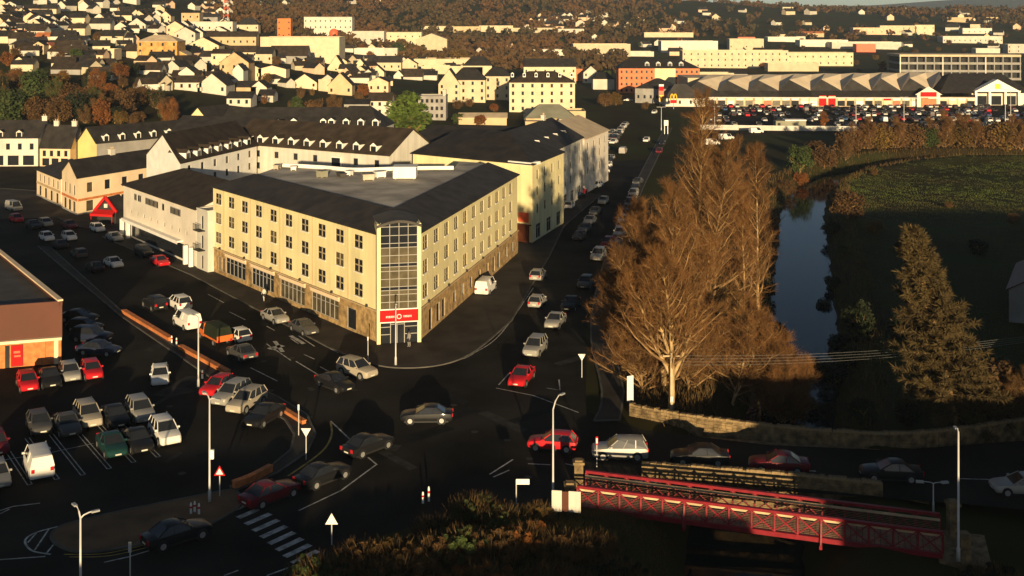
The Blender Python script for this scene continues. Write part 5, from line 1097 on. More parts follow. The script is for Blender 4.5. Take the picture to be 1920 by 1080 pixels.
# trees on the dark slope at the left and around town
TG = 'trees on the slope above the terrace'
for px, b, tp, m, k, lab in [(18, 232, 140, 'leaf_green', 'round_1', 'large green tree at the picture edge above the white terrace'), (70, 232, 168, 'leaf_brown', 'round_2', 'broad russet tree above the white terrace'), (110, 232, 172, 'leaf_brown', 'round_0', 'brown tree between the green tree and orange poplar'), (190, 236, 165, 'leaf_orange', 'tall_0', 'pointed orange tree above the peach house'), (150, 226, 150, 'leaf_dark', 'round_1', 'dark evergreen between the russet trees'),
                             (65, 190, 112, 'leaf_green', 'round_2', 'green tree upslope beyond the russet trees'), (100, 185, 125, 'leaf_gold', 'round_0', 'olive gold tree upslope beside the green one'), (135, 195, 140, 'leaf_brown', 'round_1', 'rusty tree in the middle of the slope'), (230, 215, 150, 'leaf_brown', 'round_2', 'dull brown tree right of the pointed orange one'), (255, 205, 160, 'leaf_brown', 'willow_0', 'bare brown tree below the white gabled houses'),
                             (30, 150, 118, 'leaf_brown', 'bush_0', 'brown thicket at the top of the dark slope'), (225, 150, 110, 'leaf_orange', 'round_0', 'orange tree beside the long white bungalow'), (285, 190, 160, 'leaf_gold', 'bush_1', 'golden hedge bush by the white gabled house'), (215, 232, 190, 'leaf_dark', 'round_0', 'dark tree behind the yellow-gabled terrace'), (5, 190, 140, 'leaf_dark', 'fir_0', 'dark fir at the picture edge'), (165, 170, 128, 'leaf_dark', 'fir_1', 'dark fir on the slope'), (260, 230, 200, 'leaf_brown', 'bush_2', 'brown bush over the terrace roof'),
                             (766, 262, 146, 'leaf_bright', 'tall_2', 'tall bright green conifer behind the hotel roofs'), (555, 225, 165, 'leaf_green', 'tall_1', 'green cypress beside the brown hedge'), (590, 222, 172, 'leaf_brown', 'bush_0', 'brown rounded tree behind the long dark roof'), (625, 222, 178, 'leaf_brown', 'willow_1', 'bare olive tree behind the long dark roof'), (745, 105, 72, 'leaf_green', 'round_0', 'round green tree among the pale blocks'), (500, 160, 128, 'leaf_gold', 'bush_1', 'yellow green bush beside the ochre gable'), (680, 180, 148, 'leaf_orange', 'bush_0', 'orange brown bush among white gables'),
                             (860, 125, 78, 'leaf_gold', 'round_1', 'golden tree behind the flat industrial roofs'), (955, 80, 62, 'leaf_orange', 'bush_2', 'orange wood edge by the sports ground'), (1135, 200, 163, 'leaf_brown', 'bush_0', 'brown tree at the head of the street beside white house'), (1155, 198, 165, 'leaf_gold', 'round_2', 'golden brown tree before the red brick block'), (1545, 238, 200, 'leaf_orange', 'tall_2', 'bright orange tree in the retail car park'), (1685, 145, 108, 'leaf_orange', 'round_0', 'orange tree by the parking deck'), (1655, 140, 105, 'leaf_orange', 'tall_1', 'slim orange tree between pale blocks'), (1610, 140, 125, 'leaf_green', 'bush_1', 'green bush behind the zigzag roofs'), (1430, 128, 112, 'leaf_orange', 'bush_2', 'orange bush below the long cream block'), (1210, 205, 185, 'leaf_brown', 'bush_1', 'low brown shrub under the pylon sign'), (1330, 225, 190, 'leaf_brown', 'round_1', 'brown tree beside the retail car park'), (880, 200, 178, 'leaf_brown', 'bush_0', 'brown bush in front of the white apartments')]:
    ptree(px, b, tp, k, m, lab, TG if px < 300 else 'trees about the town', (1.7 if 'tall bright green' in lab else 1.1) if k[0] in 'bt' else 1.15)
rs = random.Random(31); SL = ['rusty', 'dull brown', 'dark green', 'olive', 'golden brown']; SM_ = ['leaf_orange', 'leaf_brown', 'leaf_dark', 'leaf_green', 'leaf_gold']
for i in range(46):
    px, b = rs.uniform(-10, 330), rs.uniform(165, 236)
    if px > 235 and b < 188: continue
    k = rs.choice([0, 1, 1, 1, 2, 3, 4]); X, Y, z = hit(px, b); o = tree_at(X, Y, z - .3, rs.choice(['round_0', 'round_1', 'round_2', 'bush_0', 'bush_1', 'willow_0', 'willow_1']), SM_[k], rs.uniform(5, 9), f'{SL[k]} tree crowded on the dark slope above the terraces', 'crowded trees on the dark slope', wide=1.15); TREES.append((o, px, b, SL[k] + ' slope tree'))
for i in range(34):
    px, b = rs.uniform(470, 1000), rs.uniform(176, 238)
    k = rs.choice([0, 1, 1, 1, 2, 3, 4]); X, Y, z = hit(px, b); o = tree_at(X, Y, z - .3, rs.choice(['round_0', 'bush_0', 'bush_1', 'willow_0', 'bush_2']), SM_[k], rs.uniform(3, 6), f'{SL[k]} garden tree between the backs of the town centre buildings', 'garden trees in the town centre', wide=1.2); TREES.append((o, px, b, SL[k] + ' garden tree'))
rt = random.Random(5)
for i in range(95):         # small trees among the houses
    px, b = rt.uniform(0, 1000), rt.uniform(50, 190)
    if b > 140 and px > 260: continue
    m = rt.choice(['leaf_brown', 'leaf_brown', 'leaf_orange', 'leaf_dark', 'leaf_green', 'leaf_gold']); w = {'leaf_brown': 'brown', 'leaf_orange': 'orange', 'leaf_dark': 'dark green', 'leaf_green': 'green', 'leaf_gold': 'golden'}[m]
    X, Y, z = hit(px, b); o = tree_at(X, Y, z - .3, rt.choice(['round_0', 'round_1', 'round_2', 'bush_1', 'tall_0']), m, rt.uniform(4, 9), f'small {w} tree among the houses on the town hillside', 'small trees among the houses'); TREES.append((o, px, b, f'small {w} tree'))

# foreground scrub at the lower edge
def scrub(px, py, label, seed, ht, rad, m, n=7600, blades=.10, group='scrub along the river bank in front'):
    rng = np.random.default_rng(seed); X, Y = G(px, py); z = float(terrain(X, Y)); t = thing('scrub_bush', label, 'bush', (X, Y, z), 0, group)
    nb = int(n * blades); ht *= .72; az = rng.uniform(0, 6.28, nb); rd = rad * np.sqrt(rng.random(nb)) * .8
    hz = ht * np.clip(1 - (rd / rad) ** 2, .15, 1) * rng.uniform(.15, .9, nb)
    P = np.stack([np.cos(az) * rd, np.sin(az) * rd, hz], 1); D = unit(np.stack([np.cos(az) * .35, np.sin(az) * .35, np.ones(nb)], 1) + rng.normal(0, .35, (nb, 3))); v, f = slivers(P, D, rng.uniform(.3, .9, nb), rng.uniform(.03, .07, nb), rng)
    me1 = npmesh('stems', v, f, ['reed']); so = link('stems', me1, t); so['kind'] = 'stuff'
    v, f = leafy(seed, 40, int(n * .7 / 40), rad, ht * .52, .26); v[:, 2] = np.maximum(v[:, 2] + ht * .5, 0.02); link('foliage', npmesh('foliage', v, f, [m]), t)
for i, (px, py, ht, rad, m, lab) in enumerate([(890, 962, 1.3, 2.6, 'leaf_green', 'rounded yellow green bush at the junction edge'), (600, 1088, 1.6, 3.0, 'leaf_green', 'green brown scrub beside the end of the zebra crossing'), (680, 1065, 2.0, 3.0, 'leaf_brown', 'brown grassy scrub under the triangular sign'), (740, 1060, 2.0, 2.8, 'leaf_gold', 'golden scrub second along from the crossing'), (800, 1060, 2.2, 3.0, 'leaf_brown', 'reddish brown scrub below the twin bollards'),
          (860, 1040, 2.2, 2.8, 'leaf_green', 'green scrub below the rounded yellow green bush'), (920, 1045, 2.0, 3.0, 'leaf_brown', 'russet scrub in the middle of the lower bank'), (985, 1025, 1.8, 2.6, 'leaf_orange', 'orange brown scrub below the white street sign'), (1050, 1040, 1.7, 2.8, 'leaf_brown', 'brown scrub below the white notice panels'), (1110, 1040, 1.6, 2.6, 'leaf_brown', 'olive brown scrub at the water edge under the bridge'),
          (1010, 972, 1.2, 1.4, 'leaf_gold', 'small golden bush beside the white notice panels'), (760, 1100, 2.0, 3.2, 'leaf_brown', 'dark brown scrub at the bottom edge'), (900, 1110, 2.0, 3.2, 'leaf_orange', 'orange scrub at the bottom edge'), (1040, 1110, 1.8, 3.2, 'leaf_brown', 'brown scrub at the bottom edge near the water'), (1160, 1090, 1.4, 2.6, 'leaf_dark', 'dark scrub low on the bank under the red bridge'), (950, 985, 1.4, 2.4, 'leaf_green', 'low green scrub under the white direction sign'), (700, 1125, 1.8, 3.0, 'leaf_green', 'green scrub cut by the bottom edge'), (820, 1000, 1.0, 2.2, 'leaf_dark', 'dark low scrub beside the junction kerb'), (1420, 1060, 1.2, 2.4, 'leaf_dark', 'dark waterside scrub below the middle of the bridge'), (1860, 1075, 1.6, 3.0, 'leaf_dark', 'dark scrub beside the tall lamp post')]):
    scrub(px, py, lab, 300 + i, ht, rad, m)
# rough grass and reeds
rng = np.random.default_rng(9)
def blades(name, P, hmin, hmax, w, mats):
    n = len(P); D = unit(rng.normal(0, .3, (n, 3)) + np.array([0, 0, 1.0])); v, f = slivers(P, D, rng.uniform(hmin, hmax, n), np.full(n, w), rng); return tag(link(name, npmesh(name, v, f, mats)), kind='stuff')
nc = 22000; cx_ = rng.uniform(36, 175, nc); cy_ = rng.uniform(105, 318, nc); X = np.repeat(cx_, 12) + rng.normal(0, .55, nc * 12); Y = np.repeat(cy_, 12) + rng.normal(0, .55, nc * 12); d_, sd_ = riv_dist(X, Y); k = (sd_ < 0) & (d_ > 7) & (X / Y < .5) & (np.sin(X * .13 + np.sin(Y * .09) * 2) * np.cos(Y * .11 + X * .03) + .8 * np.sin(X * .05 + Y * .04) + np.repeat(rng.normal(0, .7, nc), 12) > -.5)
tag(blades('meadow_grass', np.stack([X[k], Y[k], terrain(X[k], Y[k])], 1), .06, .32, .065, ['meadow']), 'rough green meadow grass inside the river bend', 'grass')
X = rng.uniform(5, 200, 120000); Y = rng.uniform(101, 345, 120000); d_, sd_ = riv_dist(X, Y); k = (d_ > 4.2) & (d_ < 9.5) & (X / Y < .5) & ~((Y > 86) & (Y < 99.5))
tag(blades('reeds', np.stack([X[k], Y[k], terrain(X[k], Y[k])], 1), .5, 1.3, .10, ['reed']), 'brown reeds and weeds along both river banks', 'reeds')
X = rng.uniform(8, 34, 30000); Y = rng.uniform(100, 168, 30000); d_, sd_ = riv_dist(X, Y); k = (sd_ > 0) & (d_ > 7) & (X > 12 + (Y - 105) * .05) & (Y > np.interp(X, [11, 15.5, 20, 26, 33], [107.5, 104.6, 102.8, 101, 100]))
tag(blades('undergrowth', np.stack([X[k], Y[k], terrain(X[k], Y[k])], 1), .3, 1.0, .08, ['reed']), 'dark undergrowth below the bare riverside trees', 'undergrowth')
X = rng.uniform(-25, 14, 50000); Y = rng.uniform(58, 92, 50000); d_, sd_ = riv_dist(X, Y); k = (Y < np.interp(X, [-25, -14.3, -9.9, -4.4, 1.6, 6, 14], [58, 73.5, 79, 83, 84.8, 84.5, 84])) & (d_ > 5)
tag(blades('bank_grass', np.stack([X[k], Y[k], terrain(X[k], Y[k])], 1), .12, .4, .05, ['leaf_brown']), 'brown grass covering the bank at the bottom edge', 'grass')

# wooded hills beyond the town
n = 15000; u = rng.uniform(-.55, .55, n); Y = 800 * (5.2 ** rng.random(n)); X = u * Y; keep = (np.sin(X * .006 + 2) + np.cos(Y * .005 + X * .004) + rng.normal(0, .7, n) > -.55)
keep &= ~((u > .10) & (Y < 1250)) & ~((u < -.1) & (Y < 960)) & ~((u < -.27) & ((Y < 1150) | (rng.random(n) < .6))); X, Y = X[keep], Y[keep]; z = terrain(X, Y); n = len(X); q = 22
hh = rng.uniform(4, 9, n) * np.where(Y > 1500, 1.25, 1); ctr = np.stack([X, Y, z + hh * .5], 1)
P = np.repeat(ctr, q, 0) + unit(rng.normal(size=(n * q, 3))) * np.repeat(hh, q)[:, None] * np.array([.62, .62, .5]) * (rng.random(n * q) ** .4)[:, None]
a = unit(rng.normal(size=(n * q, 3))); b_ = unit(np.cross(a, rng.normal(size=(n * q, 3)))); s = np.repeat(hh, q)[:, None] * rng.uniform(.14, .30, (n * q, 1))
v = np.stack([P - a * s, P + b_ * s, P + a * s, P - b_ * s], 1).reshape(-1, 3)
tag(link('woodland', npmesh('woodland', v, np.arange(4 * n * q).reshape(-1, 4), ['wood_mass'])), 'brown autumn woods covering the hills behind the town', 'woodland', kind='stuff')
# ---------------------------------------------------------------- lamp posts, signs, poles, wires, people
def lamp(px, py, ht, label, arm=None, group='street lamp posts', r=.085):
    X, Y = G(px, py); t = thing('lamp_post', label, 'lamp post', (X, Y, 0), 0, group)
    f = MB(); f.tube([(0, 0, 0), (0, 0, .9), (0, 0, 1.0), (0, 0, ht)], [r * 1.6, r * 1.5, r, r * .7], 8); link('pole', f.mesh('pole', ['pole_metal'], True), t)
    for k, a in enumerate(arm or []):
        L, az, rise = a; dx, dy = math.cos(az) * L, math.sin(az) * L
        f = MB(); f.tube([(0, 0, ht - .05), (dx * .3, dy * .3, ht + rise * .6), (dx * .75, dy * .75, ht + rise), (dx, dy, ht + rise)], [r * .7, r * .6, r * .55, r * .5], 6); ar = link('arm', f.mesh('arm', ['pole_metal']), t)
        f = MB(); f.box(-.05, .45, -.1, .1, -.07, .04); link('lamp_head', f.mesh('lamp_head', ['grey_metal']), ar, (dx, dy, ht + rise), az)
    return t
lamp(372, 728, 7.2, 'grey lamp post by the brick planter wall at the road edge', [(.7, 2.4, .1)])
lamp(393, 943, 8.0, 'tall lamp post with small box at the lower car park edge', [(.9, 2.2, .25), (.6, -.4, .1)])
t = COL.objects['lamp_post.001']; f = MB(); f.box(.06, .34, -.12, .12, 3.4, 4.1); link('control_box', f.mesh('control_box', ['white_trim']), t)
lamp(742, 686, 6.4, 'slim lamp post standing before the red hotel sign', [(.5, 1.6, .1)])
lamp(1037, 948, 7.4, 'tall lamp post with bent arm at the junction before the footbridge', [(1.0, .9, .85)])
lamp(1797, 1052, 8.9, 'tall lamp post on the dark bank beyond the footbridge', [(.4, 1.5, .05)])
lamp(151, 1150, 6.0, 'lamp post with two short arms at the bottom edge by the island', [(.8, 2.3, .5), (.7, .6, .2)])
lamp(1750, 965, 2.4, 'short post with two white lamp heads beside the footbridge end', [(.7, .15, .0), (.75, 3.0, .05)], r=.05)
for o in COL.objects['lamp_post.006'].children:
    for c in o.children: c.scale = (1.1, 1.2, 1.3)
for px, py, ht, lab in [(1240, 245, 8, 'far lamp post near the head of the street'), (1340, 235, 9, 'far lamp post at the edge of the retail car park'), (1695, 242, 11, 'tall lamp post in the middle of the retail car park'), (1885, 228, 12, 'tall lamp post at the edge of the retail car park'), (1895, 232, 12, 'second tall lamp post at the edge of the retail car park'), (1605, 232, 9, 'lamp post behind the willows in the retail car park')]:
    lamp(px, py, ht, lab, [(1.2, .2, .1), (1.2, 3.3, .1)], 'lamp posts in the retail park', .12)
def sign(px, py, ht, label, shape, size, col='white_trim', edge=None, group='road signs', rz=0.0, name='road_sign'):
    X, Y = G(px, py); t = thing(name, label, 'sign', (X, Y, 0), rz, group); f = MB(); f.tube([(0, 0, 0), (0, 0, ht)], .045, 6); link('post', f.mesh('post', ['pole_metal']), t)
    f = MB(); s = size
    P = {'tri': [(-s, 0), (s, 0), (0, s * 1.75)], 'inv': [(0, 0), (s, s * 1.75), (-s, s * 1.75)], 'rect': [(0, 0), (s * 2.4, 0), (s * 2.4, s), (0, s)], 'board': [(-s * .3, 0), (s * .3, 0), (s * .3, s * 2), (-s * .3, s * 2)]}[shape]
    z0 = ht - (s * 1.75 if shape in ('tri', 'inv') else s if shape == 'rect' else 2 * s) * .9
    f.add([(x, -.07, z0 + z) for x, z in P] + [(x, -.045, z0 + z) for x, z in P], [tuple(range(len(P))), tuple(range(len(P), 2 * len(P)))[::-1]] + [(i, (i + 1) % len(P), len(P) + (i + 1) % len(P), len(P) + i) for i in range(len(P))])
    pl = link('plate', f.mesh('plate', [edge or col]), t)
    if edge:
        cx = sum(x for x, z in P) / len(P); cz = sum(z for x, z in P) / len(P); f = MB(); f.poly([((x - cx) * .62 + cx, -.074, z0 + (z - cz) * .62 + cz) for x, z in P]); link('face', f.mesh('face', [col]), pl)
sign(412, 932, 2.4, 'red edged triangular warning sign at the car park corner', 'tri', .45, edge='red_sign')
sign(574, 862, 2.6, 'pale upside-down triangular give-way sign on the curved kerb', 'inv', .42)
sign(622, 1022, 2.2, 'white triangular sign plate beside the zebra crossing', 'tri', .45)
sign(968, 945, 1.9, 'white rectangular direction sign at the junction edge', 'rect', .42)
sign(1091, 708, 2.4, 'pale give-way sign before the bare trees', 'inv', .4)
sign(1119, 876, 2.5, 'narrow sign post in front of the silver estate', 'board', .35, edge='red_sign')
sign(1181, 770, 3.1, 'tall narrow pale board at the end of the stone wall', 'board', 1.2, rz=.5)
sign(560, 818, 2.8, 'thin grey sign post on the curved kerb', 'board', .25)
sign(690, 684, 3.0, 'thin post outside the hotel corner windows', 'board', .2)
sign(244, 1085, 2.4, 'dull round-topped sign post below the island', 'board', .35, 'pole_metal')
def bollard(px, py, label, h=.95, m='white_trim'):
    X, Y = G(px, py); t = thing('bollard', label, 'bollard', (X, Y, 0), 0, 'kerbside bollards'); f = MB(); f.tube([(0, 0, 0), (0, 0, h * .85), (0, 0, h)], [.09, .08, .05], 8); link('post', f.mesh('post', [m]), t)
    f = MB(); f.tube([(0, 0, h * .55), (0, 0, h * .72)], .092, 8); link('band', f.mesh('band', ['red_sign']), t)
for px, py, lab in [(358, 965, 'first of three bollards on the island tip'), (365, 962, 'middle of three bollards on the island tip'), (373, 966, 'third of three bollards on the island tip nearest the crossing'), (793, 944, 'shorter of the twin pale bollards at the junction edge'), (804, 940, 'taller of the twin pale bollards at the junction edge'), (322, 644, 'nearer bollard in the gap of the brick wall'), (331, 648, 'farther bollard in the gap of the brick wall'), (380, 710, 'pale bollard beside the lamp post at the planter')]: bollard(px, py, lab, 1.15 if 'taller' in lab else .9)
# timber electricity pole and its wires
X, Y = G(1259, 772); t = thing('utility_pole', 'pale timber electricity pole in front of the bare trees', 'pole', (X, Y, 0)); f = MB(); f.tube([(0, 0, -.3), (0, 0, 5.6)], [.17, .13], 8); link('pole', f.mesh('pole', ['timber_pole']), t)
f = MB(); f.bar((-.8, 0, 5.3), (.8, 0, 5.3), .1, .12); link('cross_arm', f.mesh('cross_arm', ['timber_pole']), t); f = MB(); f.box(-.12, .12, -.2, -.12, 1.0, 1.5); link('notice', f.mesh('notice', ['white_trim']), t)
P0 = Vector((X, Y, 5.35))
for i in range(4):
    a = P0 + Vector((-.7 + i * .45, 0, -.30 * i)); b_ = Vector((62, 112 + i * .6, 7.2 - i * .34)); pts = [a.lerp(b_, s / 12) - Vector((0, 0, 1.1 * 4 * (s / 12) * (1 - s / 12))) for s in range(13)]
    f = MB(); f.tube([tuple(p - P0) for p in pts], .006, 4); tag(link('overhead_wire', f.mesh('overhead_wire', ['grey_metal']), None, tuple(P0)), ['topmost', 'second highest', 'third highest', 'lowest'][i] + ' overhead wire running from the timber pole across the river', 'wire', 'overhead wires')
# people
def person(px, py, label, rz, top, legs, step=.18):
    X, Y = G(px, py); t = thing('person', label, 'person', (X, Y, .12), rz, 'people on the pavement')
    V = [(0, 0, .92), (0, 0, 1.15), (0, 0, 1.38), (0, 0, 1.5), (0, .02, 1.66), (.09, 0, .88), (.1, step, .48), (.1, step * 1.1 - .05, .07), (.1, step * 1.1 + .12, .04), (-.09, 0, .88), (-.1, -step * .6, .48), (-.1, -step * 1.5, .09), (-.1, -step * 1.5 + .16, .04),
         (.19, 0, 1.37), (.25, -.05, 1.1), (.26, .08, .86), (-.19, 0, 1.37), (-.25, .06, 1.1), (-.25, .2, .88)]
    E = [(0, 1), (1, 2), (2, 3), (3, 4), (0, 5), (5, 6), (6, 7), (7, 8), (0, 9), (9, 10), (10, 11), (11, 12), (2, 13), (13, 14), (14, 15), (2, 16), (16, 17), (17, 18)]
    Rr = [.15, .15, .16, .06, .11, .1, .075, .05, .04, .1, .075, .05, .04, .07, .05, .04, .07, .05, .04]
    me = bpy.data.meshes.new('body'); me.from_pydata(V, E, []); me.materials.append(M[top]); o = link('body', me, t); sk_ = o.modifiers.new('Skin', 'SKIN')
    for v, r in zip(me.skin_vertices[0].data, Rr): v.radius = (r, r * .85)
    me.skin_vertices[0].data[0].use_root = True; ss = o.modifiers.new('Sub', 'SUBSURF'); ss.levels = 1; ss.render_levels = 1
    f = MB(); f.tube([(0, -.0, 1.62), (0, -.01, 1.72), (0, -.02, 1.79)], [.115, .12, .06], 8); link('hair', f.mesh('hair', ['dark_trim']), t)
    f = MB(); f.tube([(0, 0, .55), (0, 0, .8), (0, 0, .98)], [.17, .19, .175], 8, cap=False); link('coat', f.mesh('coat', [legs]), t)
person(495, 566, 'person in a white top walking past the hotel shop windows', .6, 'white_render', 'dark_trim')
person(767, 652, 'person in grey standing at the hotel entrance', 2.4, 'grey_render', 'dark_trim', .05)

# ---------------------------------------------------------------- the town beyond, each building placed by its base line in view
def fb(x0, x1, yb, ye, yr, kind, wall, roof, D, label, cols=0, floors=1, cat='house', rot=0.0, chim=(), dorm=None, name=None, hip=None, group=None, wall2=None, ww=1.0):
    X, Y, z = hit((x0 + x1) / 2, yb); s = Y / F; Lx = (x1 - x0) * s; h = (yb - ye) * s
    xm = ((x0 + x1) / 2 - 960) * s
    if kind == 'f': rise = 0
    else: zr = H - (yr - HOR) * (Y + (D / 2 if kind in 'lh' else .3)) / F; rise = max(1.0, zr - (z + h))
    c, sn = math.cos(math.radians(rot)), math.sin(math.radians(rot))
    q = [(-Lx / 2, 0), (Lx / 2, 0), (Lx / 2, D), (-Lx / 2, D)]; q = [(xm + a * c - b * sn, Y + a * sn + b * c) for a, b in q]
    fh = h / max(floors, 1); wins = []
    if cols:
        ns = max(1, min(int(D / 3.2), 5))
        wins = [(0, cols, [fh * k + fh * .32 for k in range(floors)], ww, min(1.5, fh * .5), min(1.5, Lx / 5))]
        if rot: wins.append((1 if rot > 0 else 3, ns, [fh * k + fh * .32 for k in range(floors)], 1.0, min(1.5, fh * .5), min(1.5, D / 4)))
    return building(name or ('gable_house' if kind == 'g' else 'long_house' if kind == 'l' else 'block' if kind == 'f' else 'hipped_house'), label, cat, q, h, rise, {'g': 'y', 'l': 'x', 'h': 'x', 'f': 'f'}[kind], wall, roof, hip=(hip or (.3, .3)) if kind == 'h' else (0, 0), z=z, below=4, wins=wins, chim=chim, dorm=dorm, group=group, wall2=wall2, over=.3)
W_, C_, B_, P_, T_, O_ = 'far_white', 'far_cream', 'far_buff', 'peach_render', 'tan_render', 'ochre_stone'
HG = 'houses on the town hillside'
